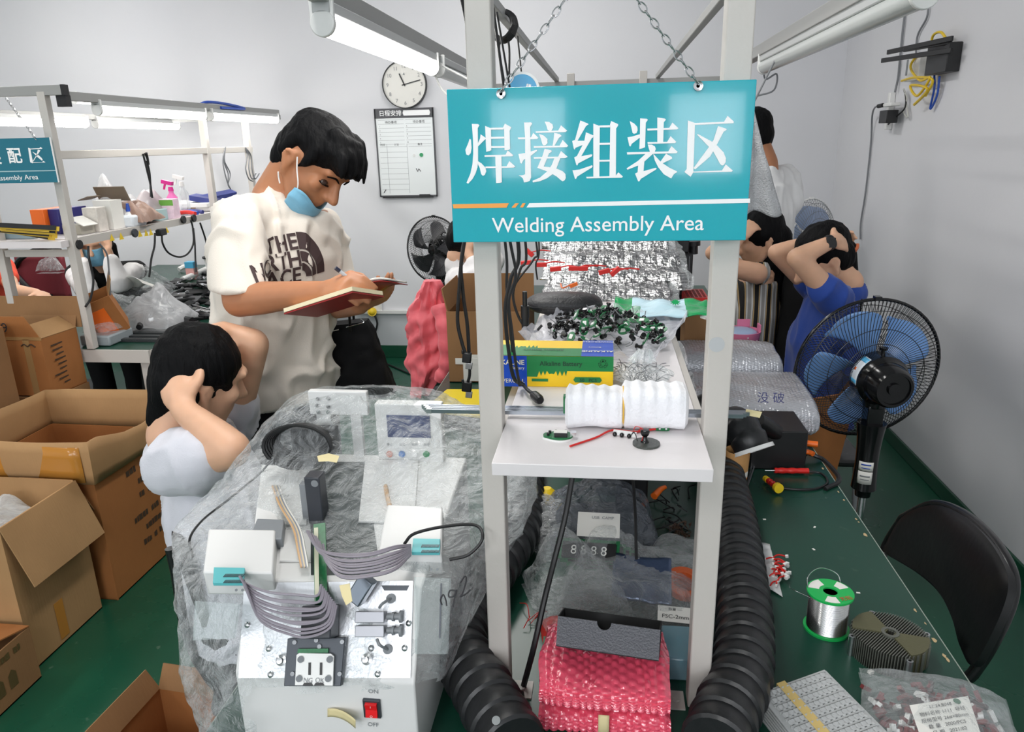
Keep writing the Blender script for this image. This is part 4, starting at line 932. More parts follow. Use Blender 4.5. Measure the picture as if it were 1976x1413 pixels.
# ---------------------------------------------------------------- under the shelf
B = lambda px, py, z=BZ: Z(px, py, z)
PINK = mat('pink bubble wrap', (232, 82, 108), .1, spec=.9, coat=.6, var=(14, .18), bump=(70, .15))
def wrap(name, label, c, size, m, rz=0, seed=1, cat='packet', bs=.013, bh=.0042):
    t = thing(name, label, cat, c)
    lx, ly, lz = size; c = V(c); per = 2*(ly+lz)*.94; nu, nv = int(per/bs*4), int(lx/bs*4); na = max(6, round(per/bs)); rt = Matrix.Rotation(rz, 3, 'Z')
    def f(u, v):
        a = 2*PI*u; cs, sn = math.cos(a), math.sin(a); k = (abs(cs)**3.2+abs(sn)**3.2)**(-1/3.2)
        e = min(1, max(0, 1-max(0, abs(v-.5)*2-.93)*4)); y0, z0 = cs*k*ly/2, sn*k*lz/2
        i = v*lx/bs*1.12; ri = round(i); j = u*na+.5*(ri % 2); d2 = ((j-round(j))**2+((i-ri)*.9)**2)*5.2
        hb = bh*max(0, 1-d2)**.6*(.7+.6*abs(N((ri, round(j), 0), .73, seed)))
        q = V(((v-.5)*lx+.006*N((v*6, y0*16, 0), 1, seed+7), y0*(.92+.08*e)*(1+.04*N((v*3, y0*9, z0*9), 1, seed+1))+cs*hb, lz/2+z0*e*(1+.12*N((v*3, y0*14, 0), 1, seed))+sn*hb))
        q.z = max(.001, q.z); return c+rt @ q
    mm = MB().grid(f, nu, nv, True); mm.f += [tuple(i*nv for i in range(nu-1, -1, -1)), tuple(i*nv+nv-1 for i in range(nu))]; mm.m += [0, 0]
    part('wrapping', mm, m, t); return t
p1 = B(1165, 1352, .775); p1.z = BZ
pk1 = wrap('bubble_wrapped_packet', 'lower flat packet in pink bubble wrap at the front of the bench between the posts', p1, (.197, .105, .046), PINK, .0, 1)
p2 = p1+V((0, .022, .049))
pk2 = wrap('bubble_wrapped_packet', 'upper pink bubble-wrapped packet under the black open tray', p2, (.196, .165, .046), PINK, -.02, 4)
part('circuit_board', MB().box(p2+V((-.099, .02, .02)), (.003, .07, .02)), PCBG, pk2)
q = p1+V((.0, -.0535, .028)); part('paper_tape', MB().grid(lambda u, v: q+V((-.008+.016*u, -.003-.004*math.sin(v*PI), -.014+.034*v)), 4, 8), TAPE, pk1, solid=.0006)
TR = mat('black paper box sheen', (74, 75, 82), .34, bump=(350, .2)); TRI = mat('black box inside', (18, 18, 20), .6)  # front panel's grey puts its sheen into the colour
bt = thing('open_tray_box', 'black open drawer box with a thumb notch on top of the pink bubble wrap', 'box', p2+V((0, 0, .047)))
o_ = p2+V((.006, -.010, .064)); rz = Matrix.Rotation(-.13, 3, 'Z'); tl_ = rz @ Matrix.Rotation(-.36, 3, 'X'); ux, uy, uz = tl_ @ V((1, 0, 0)), tl_ @ V((0, 1, 0)), tl_ @ V((0, 0, 1)); Lx, Ly, Lz = .156, .052, .046
notch = [(0, 0), (Lx, 0), (Lx, Lz)]+[(Lx*.46-.011*math.cos(a), Lz-.012*math.sin(a)) for a in [PI-k*PI/8 for k in range(9)]]+[(0, Lz)]
oo = o_-ux*Lx/2-uy*Ly/2
part('front_panel', MB().prism(notch, oo+uy*.002, ux, uz, .002), TR, bt)
part('tray_body', MB().prism([(0, 0), (Lx, 0), (Lx, Lz), (0, Lz)], oo+uy*Ly, ux, uz, .002).prism([(0, 0), (Lx, 0), (Lx, Ly), (0, Ly)], oo, ux, uy, .0015).prism([(0.002, 0), (Ly, 0), (Ly, Lz), (0.002, Lz)], oo, uy, uz, .002).prism([(0.002, 0), (Ly, 0), (Ly, Lz), (0.002, Lz)], oo+ux*(Lx-.002), uy, uz, .002), TRI, bt)
FILM2 = film('shiny clear bag', a=.10, edge=.5, scale=30, bump=1, rough=.08, tint=(235, 238, 240))
DFILM = film('smoky bag', tint=(110, 116, 126), a=.5, edge=.45, scale=24, bump=1, rough=.1)
def bagt(name, label, c, size, m, rz=0, seed=1, cr=.02, contents=None, cat='bag', tilt=None):
    t = thing(name, label, cat, c); part('sheet', bag(c, size, rz, seed, cr, 40, tilt=tilt), m, t)
    return t
def bz(px, py, h=0): q = Z(px, py, BZ+h); return V((q.x, q.y, BZ+.001))
bagt('component_bag', 'smoky grey bag of parts behind the paper label under the shelf', bz(1160, 985, .05), (.24, .26, .13), DFILM, .1, 3, .03)
bagt('component_bag', 'clear bag with yellow parts beside the left duct under the shelf', bz(1068, 1010, .03), (.12, .22, .07), FILM2, .3, 5, .03)
solo('yellow_part', MB().lathe([(.012, 0), (.02, .008), (.02, .03), (.01, .04)], bz(1053, 990, .02)+V((0, .05, .02))), YELLOW, 'yellow plastic part inside the clear bag by the left duct', 'part')
t = bagt('component_bag', 'large shiny clear bag with a blue pouch inside, behind the black tray', bz(1215, 1120, .04), (.27, .22, .11), FILM2, -.15, 7, .03)
c = bz(1235, 1120, .06)+V((0, 0, .055)); part('blue_pouch', quad(c+V((-.055, -.045, -.01)), c+V((.055, -.06, -.01)), c+V((.06, .03, .03)), c+V((-.05, .045, .03)), .014, 4, .0), mat('blue static shielding film', (70, 84, 112), .18, .35, bump=(40, .5)), t, solid=.004)
t = bagt('component_bag', 'wrinkled shiny clear bag at the left behind the black tray', bz(1110, 1145, .03), (.17, .20, .10), FILM2, .35, 9, .04)
bagt('component_bag', 'clear zip bag leaning at the right behind the large shiny bag', bz(1300, 1080, .03), (.12, .17, .08), FILM2, -.5, 12, .02)
bagt('component_bag', 'loose clear bag hanging on the bench behind the left post', bz(1003, 985, .03), (.10, .2, .12), FILM, .1, 15, .03)
t = thing('display_board_stack', 'stack of green and black digit display boards in the clear bag under the shelf', 'circuit boards', bz(1155, 1050, .06))
c = bz(1150, 1050, .10)+V((0, 0, .075))
for k in range(4):
    rot = Euler((.75, .05*(k-1.5), .12*(k-1.5))).to_matrix(); q = c+V((.012*(k-1.5), .008*k, -.012*k+.01)); part('board', MB().box(q, (.13, .042, .003), rot), PCBG, t)
    part('display', MB().box(q+rot @ V((.006, -.004, .006)), (.108, .032, .010), rot), BLACK, t)
    if k == 0:
        dg = MB(); u_x, v_x = rot @ V((1, 0, 0)), rot @ V((0, 1, 0)); dg.text('8 8 8 8', q+rot @ V((.006, -.004, .0115)), u_x, v_x, .026); part('digit_segments', dg, PAPER, t)
pl_ = thing('paper_label', 'white paper slip with a handwritten heading lying on the smoky bag', 'label', bz(1155, 1012, .09))
c = Z(1155, 1013, .875); ru = Euler((.55, 0, -.03)).to_matrix(); part('paper', MB().box(c, (.085, .055, .0006), ru), PAPER, pl_)
part('lettering', MB().text('USB  CAMP', c+ru @ V((.008, .016, .0006)), ru @ V((1, 0, 0)), ru @ V((0, 1, 0)), .009), GREY, pl_)
p_l = thing('paper_label', 'white paper slip with a handwritten code lying right of the black tray', 'label', Z(1302, 1185, .80))
c = Z(1303, 1186, .80); part('paper', MB().box(c, (.062, .035, .0006), (.25, 0, -.08)), PAPER, p_l); ru = Euler((.25, 0, -.08)).to_matrix()
part('lettering', MB().text('FSC-2mm', c+ru @ V((0, -.006, .0006)), ru @ V((1, 0, 0)), ru @ V((0, 1, 0)), .012).text('数量 ----', c+ru @ V((0, .010, .0006)), ru @ V((1, 0, 0)), ru @ V((0, 1, 0)), .007), INK, p_l)
sb = thing('capacitor_box', 'clear lidded box with blue-green components right of the pink packets', 'box', bz(1308, 1285))
c = bz(1312, 1262, .02); part('tray', MB().box(c+V((0, 0, .022)), (.06, .09, .044)), film('clear box', tint=(150, 190, 205), a=.45, edge=.4, scale=4, bump=.05), sb, bevel=.004)
for k in range(6): part('component', MB().cyl(c+V((-.018+.018*(k % 3), -.02+.04*(k//3), .012)), c+V((-.018+.018*(k % 3), -.02+.04*(k//3), .036)), .007, n=12), mat('teal component', (40, 120, 140), .3), sb)
c = bz(1318, 1150, .03); solo('copper_tape_roll', MB().lathe([(.022, 0), (.036, 0), (.036, .014), (.022, .014), (.022, 0)], c+V((0, 0, .05)), (.1, -.3, 1), 28), mat('amber film tape', (190, 85, 40), .3), 'amber tape roll lying right of the shiny bag', 'tape roll')
c = bz(1080, 1215, .01); solo('red_part_bag', bag(c, (.07, .06, .03), .2, 3, .012, 20), mat('red film', (200, 60, 55), .25), 'small red bag behind the left end of the pink wrap', 'bag')
rw_ = MB(); rng = random.Random(4)
for k in range(7): a = bz(1028+rng.uniform(-10, 10), 1205+rng.uniform(-12, 12))+V((0, 0, .004)); e_ = V((rng.uniform(-.04, .04), rng.uniform(-.05, .05), .0)); rw_.tube([a, a+e_*.5+V((.005, 0, .012)), a+e_], .0009, 5)
solo('loose_wires', rw_, RED, 'loose red wires on the bench right of the left post', 'wire', kind='stuff')
cable([Y(1104, 922, 1.12), Y(1090, 1000, 1.09), Y(1070, 1080, 1.06), Y(1050, 1160, 1.02), Y(1030, 1250, .99), B(1010, 1325, BZ+.004), B(1006, 1345, BZ+.004)], .005, 'straight black cable slanting from under the shelf to the left foot plate')
cable([Y(1222, 925, 1.3), Y(1226, 1000, 1.3), Y(1228, 1080, 1.28)], .003, 'thin black cable hanging down from under the middle of the shelf')
solo('equipment_case', MB().bb((.035, 1.62, BZ), (.11, 1.9, 1.05)), BLACK, 'tall black equipment case under the right half of the shelf', 'case', bevel=.004)
solo('solder_clamp', MB().tube([bz(1262, 955, .05)+V((0, 0, .045)), bz(1275, 945, .05)+V((0, 0, .05)), bz(1284, 941, .05)+V((0, 0, .05))], lambda t: .009-.004*t, 10, 3), ORANGE, 'orange-tipped tool lying under the right end of the shelf', 'tool')
wb = MB(); rng = random.Random(9)
for k in range(16):
    a = bz(1300+rng.uniform(-22, 30), 985+rng.uniform(-30, 55))+V((0, 0, .003)); e_ = V((rng.uniform(-.06, .06), rng.uniform(-.09, .09), 0)); wb.tube([a, a+e_*.5+V((rng.uniform(-.02, .02), 0, .01)), a+e_], .0016, 5)
solo('loose_cables', wb, CABLE, 'tangle of thin black cables on the bench under the right end of the shelf', 'cable', kind='stuff')
tg2 = MB(); rng = random.Random(19)
for k in range(26):
    c = bz(1310+rng.uniform(-12, 22), 1030+rng.uniform(-14, 16))+V((0, 0, .008)); tg2.tube([c, c+V((rng.uniform(-.01, .01), rng.uniform(-.01, .01), .006)), c+V((rng.uniform(-.02, .02), rng.uniform(-.02, .02), 0))], .0008, 4, 3); tg2.box(c, (.005, .004, .004), (0, 0, k))
solo('loose_leads', tg2, mat('brown leads', (95, 70, 55), .5), 'heap of small brown leads behind the right post', 'component', kind='stuff')
# ---------------------------------------------------------------- left half of the bench, behind
CARD = cardboard('brown card', (150, 112, 76)); CARD2 = cardboard('light card', (176, 138, 96)); CARD3 = cardboard('orange card', (165, 108, 62))
ct = thing('bench_carton', 'open brown carton on the bench behind the left post', 'carton', V((-.45, 2.7, BZ)))
f0, f1 = Y(868, 745, 2.6), Y(962, 602, 2.6); zt = f1.z
c5 = MB()
x0_, x1_ = f0.x, -.28
for lo, hi in (((x0_, 2.6, BZ), (x1_, 2.604, zt)), ((x0_, 2.9, BZ), (x1_, 2.904, zt)), ((x0_, 2.604, BZ), (x0_+.004, 2.9, zt)), ((x1_-.004, 2.604, BZ), (x1_, 2.9, zt)), ((x0_, 2.6, BZ), (x1_, 2.9, BZ+.004))): c5.bb(lo, hi)
part('box', c5, CARD, ct)
part('flap', MB().bb((x0_, 2.9, zt), (x1_, 2.904, zt+.09)), CARD, ct); part('flap', MB().box((x0_-.005, 2.75, zt+.04), (.004, .29, .09), (0, -.2, 0)), CARD, ct)
part('label', MB().bb(tuple(Y(895, 735, 2.599)), tuple(Y(945, 685, 2.598))), PAPER, ct); part('label', MB().bb(tuple(Y(879, 703, 2.598)), tuple(Y(935, 692, 2.597))), PAPER, ct, 'white printed strip')
yt = thing('yellow_tray', 'shallow yellow plastic tray lying on the bench left of the left post', 'tray', B(885, 790))
yq = [B(862, 757, .80), B(960, 757, .80), B(960, 812, .80), B(850, 800, .80), B(838, 778, .80)]
part('tray', MB().poly3(yq, (0, 0, .012)), mat('yellow tray', (232, 205, 30), .4), yt, bevel=.004)
part('base', MB().poly3([(p.x*.97-.01, p.y+.01, BZ) for p in yq], (0, 0, .05)), DG, yt)
# pink jacket over a chair back, far left of the bench
PKC = mat('pink rain jacket', (235, 105, 115), .5, bump=(16, .5), sheen=.2, var=(9, .18))
pj = thing('pink_jacket', 'pink jacket draped over a chair back beside the back wall fan', 'jacket', Y(825, 760, 3.2))
def jk(u, v):
    py = 540+v*217; hw = (14+26*min(1, v*3.2))*(1 if v < .72 else 1-(v-.72)*2.4); cxp = 833-10*v+(-8 if v > .7 else 0)*(v-.7)*3
    t = 2*PI*u; c = Y(cxp+hw*math.cos(t), py, 3.2); s = math.sin(t)
    c.y -= s*(.05+.04*v)*(1 if s > 0 else .4); c += V((math.cos(t), -s, 0))*.014*N((math.cos(t)*2, s*2, v*7), 1.4, 3)*2+V((math.cos(t), -s, 0))*.010*math.sin(t*7+v*5)*v
    return c
jm = MB().grid(jk, 60, 46, True); jm.f.append(tuple(i*46 for i in range(59, -1, -1))); jm.m.append(0); jm.f.append(tuple(i*46+45 for i in range(60))); jm.m.append(0)
part('body', jm, PKC, pj)
part('sleeve', MB().tube([Y(850, 590, 3.12), Y(860, 640, 3.08), Y(862, 700, 3.08), Y(848, 735, 3.08)], lambda t: .042-.012*t+.004*math.sin(t*30), 14, 8), PKC, pj)
TUBE_B = mat('black enamelled tube', (20, 20, 22), .25)
ck = thing('folding_chair', 'black chair under the pink jacket', 'chair', V((-.80, 3.42, 0)))
for dx in (-.17, .17):
    part('leg', MB().tube([V((-.80+dx*.1-.02, 3.42+dx, .95)), V((-.74, 3.42+dx, .5)), V((-.68, 3.42+dx, 0))], .011, 10), TUBE_B, ck); part('leg', MB().tube([V((-.66, 3.42+dx*.9, .46)), V((-.84, 3.42+dx*.9, 0))], .011, 10), TUBE_B, ck)
part('backrest', MB().box((-.80, 3.42, .85), (.025, .36, .18), (0, -.15, 0)), BLACK, ck, bevel=.01); part('seat', MB().box((-.62, 3.42, .46), (.36, .36, .035)), BLACK, ck, bevel=.01)
# ---------------------------------------------------------------- right half of the bench
SB = mat('silver bubble wrap', (182, 184, 190), .16, metal=.3, spec=1, coat=.6, var=(9, .3), bump=(70, .45))
w1 = wrap('bubble_wrapped_bundle', 'lower of two clear bubble-wrapped bundles right of the right post, with handwriting', V((.46, 2.30, BZ)), (.36, .40, .115), SB, -.05, 11, bs=.012, bh=.0025)
w2 = wrap('bubble_wrapped_bundle', 'upper clear bubble-wrapped bundle behind the handwritten one', V((.44, 2.62, BZ)), (.34, .26, .15), SB, .05, 14, bs=.012, bh=.0025)
a = Z(1487, 768, BZ+.118); part('handwriting', MB().text('没 破', Y(1487, 768, 2.085), (1, 0, 0), (0, .3, 1), .034), mat('blue ink', (40, 45, 110), .5), w1)
bk = thing('black_device_box', 'black box with a small printed label end, in front of the bubble wrap', 'box', V((.47, 1.96, BZ)))
t0 = [Z(1405, 776, .86), Z(1418, 772, .86), Z(1520, 784, .86), Z(1508, 800, .86)]
x0, x1, y0, y1 = .40, .545, 1.90, 2.06
part('body', MB().bb((x0, y0, BZ), (x1, y1, .862)), BLACK, bk, bevel=.003); part('label', MB().bb((x1+.0002, y0+.02, BZ+.02), (x1+.001, y1-.03, .85)), PAPER, bk)
part('label_print', MB().bb((x1+.001, y0+.03, BZ+.05), (x1+.0014, y1-.05, BZ+.07)).bb((x1+.001, y0+.04, BZ+.08), (x1+.0014, y1-.06, BZ+.09)), BLUE, bk)
a, b = Y(1462, 812, 1.88), Z(1552, 872, BZ+.022)
hg = thing('hot_air_handle', 'thick black tool handle sloping down to the bench beside the black box', 'tool', b)
part('handle', MB().tube([a, a.lerp(b, .3), a.lerp(b, .7), b], lambda t: .020+.004*math.sin(t*6)-.003*t, 16, 6), BLACK, hg); part('hose', MB().tube([b, b+V((.03, -.01, -.008)), Z(1592, 890, BZ+.006), Z(1620, 925, BZ+.006), Z(1616, 945, BZ+.004)+V((-.03, 0, 0))], .006), CABLE, hg)
solo('tweezers', MB().bar(Z(1450, 900, BZ+.006), Z(1442, 938, BZ+.004), .004, .002).bar(Z(1456, 900, BZ+.006), Z(1443, 938, BZ+.004), .004, .002), CHROME, 'steel tweezers lying beside the orange cup', 'tweezers')
def screwdriver(label, a, b, m1, m2, tip=.0):
    t = thing('screwdriver', label, 'screwdriver', (a+b)/2); d = (b-a)
    part('handle', MB().tube([a+d*tip, a+d*(tip+.05), a+d*(tip+(1-tip)*.5), a+d*.95, b], lambda q: .0075*(1+.12*math.sin(q*40)) if .25 < q < .6 else .0075, 14, 8), m1, t)
    if tip: part('shaft', MB().cyl(a, a+d*tip, .0016, n=8), CHROME, t)
    if m2: part('end_cap', MB().lathe([(.0085, -.002), (.0125, 0), (.0125, .012), (0, .013)], b, d, 20), m2, t); part('collar', MB().lathe([(.008, 0), (.008, .014), (0, .015)], a-d.normalized()*.004, -d, 14), m2, t)
    return t
screwdriver('red precision screwdriver lying across the green bench', B(1476, 908, BZ+.012), B(1560, 909, BZ+.012), RED, None, .22)
screwdriver('stubby red screwdriver with a yellow end cap, standing on the green bench', B(1483, 928, BZ+.012), B(1499, 940, BZ+.016), RED, YELLOW)
solo('cutter_handle', MB().tube([B(1538, 856, BZ+.014), B(1548, 855, BZ+.014), B(1578, 858, BZ+.014)], .009, 10), ORANGE, 'orange tool handle behind the black hot air handle, at the bench edge', 'tool')
solo('cutter_handle', MB().tube([B(1553, 872, BZ+.03), B(1562, 873, BZ+.03), B(1570, 877, BZ+.028)], .007, 10), ORANGE, 'small orange tool end poking out beside the end of the black handle', 'tool')
cable([B(1562, 910, BZ+.006), B(1585, 914, BZ+.004), B(1597, 930, BZ+.004), B(1580, 942, BZ+.004), B(1545, 945, BZ+.004), B(1505, 941, BZ+.004), B(1490, 934, BZ+.004)], .003, 'black cable looping on the bench round the red screwdriver')
cu = thing('paper_cup', 'orange and white paper cup beside the right duct', 'cup', B(1420, 955))
c = B(1418, 948); c.z = BZ
part('lower_band', MB().lathe([(.026, 0), (.0275, .045), (.0, .046)], c), mat('orange paper', (236, 130, 40), .5), cu); part('white_band', MB().lathe([(.0275, .045), (.0282, .062), (0, .063)], c), PAPER, cu); part('upper_band', MB().lathe([(.0282, .062), (.0305, .115), (.0295, .115), (.027, .065)], c), mat('tan paper', (200, 150, 95), .6), cu)
# white bag with red leads
wbg = thing('lead_bag', 'flat white plastic bag with red leads spilling out, beside the right duct', 'bag', B(1480, 1100))
qs = [B(1450, 1055), B(1484, 1057), B(1498, 1100), B(1507, 1152), B(1470, 1135)]
def wsh(u, v): q = B(1448, 1052).lerp(B(1485, 1054), u).lerp(B(1466, 1130).lerp(B(1510, 1155), u), v); return q+V((0, 0, .003+.012*abs(N(q, 25, 3))))
part('sheet', MB().grid(wsh, 16, 20), mat('white polythene', (214, 216, 216), .25, alpha=.85, bump=(30, .3)), wbg, solid=.001)
rl = thing('red_lead', 'short red lead with a white connector, in the small heap spilling from the white bag', 'wire', (0, 0, 0), 'red leads spilling from the white bag')
part('wire', MB().tube([(-.018, 0, .004), (-.006, .002, .008), (.008, 0, .005)], .0016, 6), RED, rl); part('connector', MB().box((.011, 0, .005), (.006, .0055, .005)).box((-.019, 0, .004), (.004, .004, .004)), WHITE, rl)
rng = random.Random(6)
for k in range(20):
    o = rl if k == 0 else dup(rl); q = B(1503+rng.uniform(-10, 12), 1108+rng.uniform(-22, 22)); q.z = BZ+.001+.012*rng.random(); o.location = q; o.rotation_euler = (0, rng.uniform(-.3, .1), rng.uniform(-1.2, 1.4))
# solder spool
c = B(1594, 1212); c.z = BZ
sp = thing('solder_spool', 'spool of bright solder wire with green flanges on the green bench', 'spool', c)
GF = mat('green flange', (30, 175, 85), .3)
hs = .078; r = .040
part('lower_flange', MB().lathe([(.01, 0), (r, 0), (r, .004), (.01, .004)], c, n=40), GF, sp)
part('upper_flange', MB().lathe([(.0125, hs-.003), (r, hs-.004), (r, hs), (.0125, hs), (.0115, hs-.02), (.0125, hs-.003)], c, n=40), GF, sp)
wm = MB(); wm.lathe([(.0345+(.0007 if k % 2 else 0), .004+.00115*k) for k in range(62)], c, n=40)
part('wire_winding', wm, mat('solder wire', (222, 222, 222), .24, 1), sp)
part('hub', MB().lathe([(.0118, .001), (.0118, hs-.012), (0, hs-.012)], c, n=24), mat('dark green hub', (12, 90, 45), .5), sp)
up_ = c+V((0, 0, hs+.0003)); lm = MB()
for a0, a1 in ((.35, 1.0), (1.9, 2.9), (4.2, 4.9)):
    lm = MB(); ar = [a0+(a1-a0)*k/8 for k in range(9)]; lm.prism([(.037*math.cos(q), .037*math.sin(q)) for q in ar]+[(.019*math.cos(q), .019*math.sin(q)) for q in ar[::-1]], up_, (1, 0, 0), (0, 1, 0), .0005); part('label', lm, PAPER, sp)
part('label_print', MB().text('无铅', up_+V((.02, -.022, .0004)), (.9, .3, 0), (-.3, .9, 0), .012), RED, sp)
part('wire_end', MB().tube([c+V((-.034, -.005, hs-.012)), c+V((-.036, .02, hs+.012)), c+V((-.01, .04, hs+.022)), c+V((.02, .036, hs+.014)), c+V((.028, .03, hs-.008))], .0009, 6), CHROME, sp)
part('wire_end', MB().tube([c+V((-.034, -.003, hs-.014)), c+V((-.06, .03, .06)), B(1524, 1128, BZ+.015)], .0006, 5), CHROME, sp)
# heat sink
c = B(1712, 1262); c.z = BZ; r = .062; h = .042
hk = thing('heat_sink', 'round grey finned aluminium heat sink lying on the green bench', 'heat sink', c)
HS = mat('oxidised aluminium', (128, 130, 122), .42, .75, bump=(120, .1)); fm = MB(); ang = -.75; fu, fv = V((math.cos(ang), math.sin(ang), 0)), V((-math.sin(ang), math.cos(ang), 0))
for k in range(-15, 16):
    x = k*.0040; hw = math.sqrt(max(0, r*r-x*x))
    for s in (1, -1):
        g0 = min(hw*.98, .004+abs(x)*1.0)
        if abs(x) < .0605: fm.bar(c+fu*x+fv*s*0.006+V((0, 0, h/2)), c+fu*x+fv*s*hw+V((0, 0, h/2)), h, .0016, fu) if hw > .01 else None
part('fins', fm, HS, hk)
wed = MB()
for s in (0, PI):
    pts = [(.009*math.cos(s-.8), .009*math.sin(s-.8))]+[(r*.97*math.cos(s+q), r*.97*math.sin(s+q)) for q in [-.6+k*.15 for k in range(9)]]+[(.009*math.cos(s+.8), .009*math.sin(s+.8))]
    wed.prism(pts, c+V((0, 0, .002)), fu, fv, h)
part('solid_sectors', wed, mat('dull brass grey', (112, 110, 84), .45, .6, bump=(200, .1)), hk)
part('core', MB().lathe([(.0085, 0), (.0145, 0), (.0145, h+.003), (.009, h+.003), (.0085, h-.02), (.0085, 0)], c), HS, hk)
part('core_hole', MB().cyl(c+V((0, 0, h-.012)), c+V((0, 0, h-.01)), .0086), mat('bronze hollow', (96, 76, 58), .5, .5), hk)
for q in (.9, 2.45, 4.0, 5.6):
    e_ = c+fu*math.cos(q)*r*1.04+fv*math.sin(q)*r*1.04; part('mounting_lug', MB().lathe([(.0026, 0), (.0055, 0), (.0055, h-.004), (.0026, h-.004), (.0026, 0)], e_, n=16), ALU, hk)
# trays with yellow tape
TRM = mat('grey vacuum tray', (188, 190, 190), .3, bump=(30, .08)); tq = [B(1463, 1338, .79), B(1592, 1292, .79), B(1720, 1420, .79), B(1575, 1478, .79)]
for p in tq: p.z = 0
stack0 = thing('parts_tray', 'topmost of the stack of grey vacuum-formed trays under the yellow tape', 'tray', tq[0]+V((0, 0, BZ)))
ua, va = (tq[1]-tq[0]), (tq[3]-tq[0])
def tpt(u, v, z): return tq[0].lerp(tq[1], u).lerp(tq[3].lerp(tq[2], u), v)+V((0, 0, z))
zt = BZ+.036
def tray(parent, z, full):
    part('rim', MB().poly3([tpt(u, v, z) for u, v in ((.0, .02), (.02, 0), (.98, 0), (1, .02), (1, .98), (.98, 1), (.02, 1), (0, .98))], (0, 0, .0042)), TRM, parent, bevel=.001)
    if full:
        pk_ = MB()
        for j in range(9):
            for i in range(12):
                u, v = .10+.072*i, .08+.102*j; pk_.box(tpt(u, v, z+.0058), (.0085, .0075, .005), (.3, .2, .6))
                pk_.lathe([(.0035, 0), (.0028, .0035), (0, .004)], tpt(u+.03, v+.03, z+.0042), n=8)
        part('pockets', pk_, TRM, parent)
        rg = MB()
        for j in range(10): rg.bar(tpt(.05, .03+.102*j, z+.005), tpt(.97, .03+.102*j, z+.005), .003, .004, (0, 0, 1))
        part('ribs', rg, TRM, parent)
        part('tape', MB().poly3([tpt(.27, -.005, z+.0085), tpt(.39, -.005, z+.0085), tpt(.39, 1, z+.0085), tpt(.27, 1, z+.0085)], (0, 0, .0005)).poly3([tpt(.27, -.006, BZ+.004), tpt(.39, -.006, BZ+.004), tpt(.39, -.006, z+.009), tpt(.27, -.006, z+.009)], (0, .0005, 0)), mat('yellow masking tape', (218, 190, 120), .55), parent, 'yellow tape')
tray(stack0, zt, True)
nm = ['second tray from the top of the grey tray stack', 'third tray from the top of the grey tray stack', 'fourth tray from the top of the grey tray stack', 'fifth tray from the top of the grey tray stack', 'sixth tray from the top of the grey tray stack', 'lowest tray of the grey tray stack on the bench']
for k in range(6): tray(thing('parts_tray', nm[k], 'tray', tpt(0, 0, BZ)), zt-.006*(k+1), False)
for s in (stack0,): s['group'] = 'stacked parts trays'
c = bz(1815, 1390, .02)
lbg = thing('labelled_parts_bag', 'clear bag of red parts with a white label, nearest on the right bench', 'bag', c)
part('sheet', bag(c, (.21, .19, .04), -.25, 21, .014, 44), film('parts bag film', a=.07, edge=.45, scale=28, bump=.8), lbg)
rng = random.Random(33); inn = MB()
for k in range(170):
    inn.mi = (0, 0, 0, 1, 2)[rng.randrange(5)]; q = c+V((rng.uniform(-.085, .085), rng.uniform(-.07, .075), .006+rng.random()*.016)); inn.box(q, (.017, .007, .006), (rng.uniform(-1, 1), rng.uniform(-1, 1), rng.uniform(0, 3)))
part('contents', inn, [mat('red brown parts', (120, 50, 52), .5), mat('dark parts', (70, 50, 50), .5), WHITE], lbg, kind='stuff')
la = [Z(1755, 1362, .805), Z(1868, 1344, .805), Z(1892, 1415, .80), Z(1782, 1440, .80)]
part('label', MB().poly3(la, (0, 0, .0006)), PAPER, lbg)
lu = (la[1]-la[0]).normalized(); lv = (la[0]-la[3]).normalized(); n_ = lu.cross(lv).normalized()*.0012; lt = MB()
for k, s in enumerate(('11.24.8048', '物料名称 1111  导线', '规格型号 26#×80mm', '数 量   2000/PCS', '日 期   2021/02', '备 注   2020.11')):
    lt.text(s, la[0].lerp(la[3], .13+.16*k)+lu*.047+n_, lu, lv, .0085)
part('lettering', lt, INK, lbg); dd = la[0].lerp(la[1], .78)-lv*.007; part('green_dot', MB().cyl(dd+n_, dd+n_*1.5, .005), mat('dark green dot', (20, 95, 60), .4), lbg)
rng = random.Random(17)
chips = [(1475, 1003), (1572, 1018), (1570, 1061), (1656, 1145)]
for k, (x, y) in enumerate(chips): solo('paper_scrap', MB().box(B(x, y)+V((0, 0, .0008)), (.007, .004, .001), (0, 0, k)), PAPER, ['tiny white scrap on the bench right of the duct, nearest the screwdrivers', 'tiny white scrap in the middle of the green bench', 'tiny white scrap just below another mid-bench scrap', 'tiny white scrap right of the solder spool'][k], 'scrap')
solo('paper_scrap', MB().box(B(1680, 1300)+V((0, 0, .003)), (.010, .006, .005), (0, .2, .6)), PAPER, 'small white folded scrap at the foot of the heat sink', 'scrap')
# pink toy basket and scissors behind the bubble wrap
pbk = thing('pink_basket', 'pink dotted plastic basket behind the bubble wrap, right of the right post', 'basket', Z(1435, 690, BZ))
c = Y(1425, 700, 2.95); c.z = BZ
pm_ = MB().lathe([(.06, 0), (.078, .125), (.074, .125), (.057, .004), (0, .004)], c, n=32); part('body', pm_, mat('pink plastic', (232, 130, 165), .35), pbk)
dots = MB()
for k in range(16): a_ = -2.4+.13*k; zq = .02+.1*((k*37 % 11)/11); dots.ball(c+V((math.cos(a_)*(.06+.018*zq/.125), math.sin(a_)*(.06+.018*zq/.125), zq)), .0035, n=6)
part('dots', dots, WHITE, pbk); part('castle_rim', MB().box(c+V((.02, .06, .14)), (.05, .008, .03)), MC['pink plastic'], pbk); part('castle_rim', MB().box(c+V((.07, 0, .135)), (.008, .04, .03)), MC['pink plastic'], pbk)
part('lining_bag', MB().ball(c+V((0, 0, .115)), (.066, .066, .02)), mat('pale blue bag', (165, 185, 215), .3), pbk)
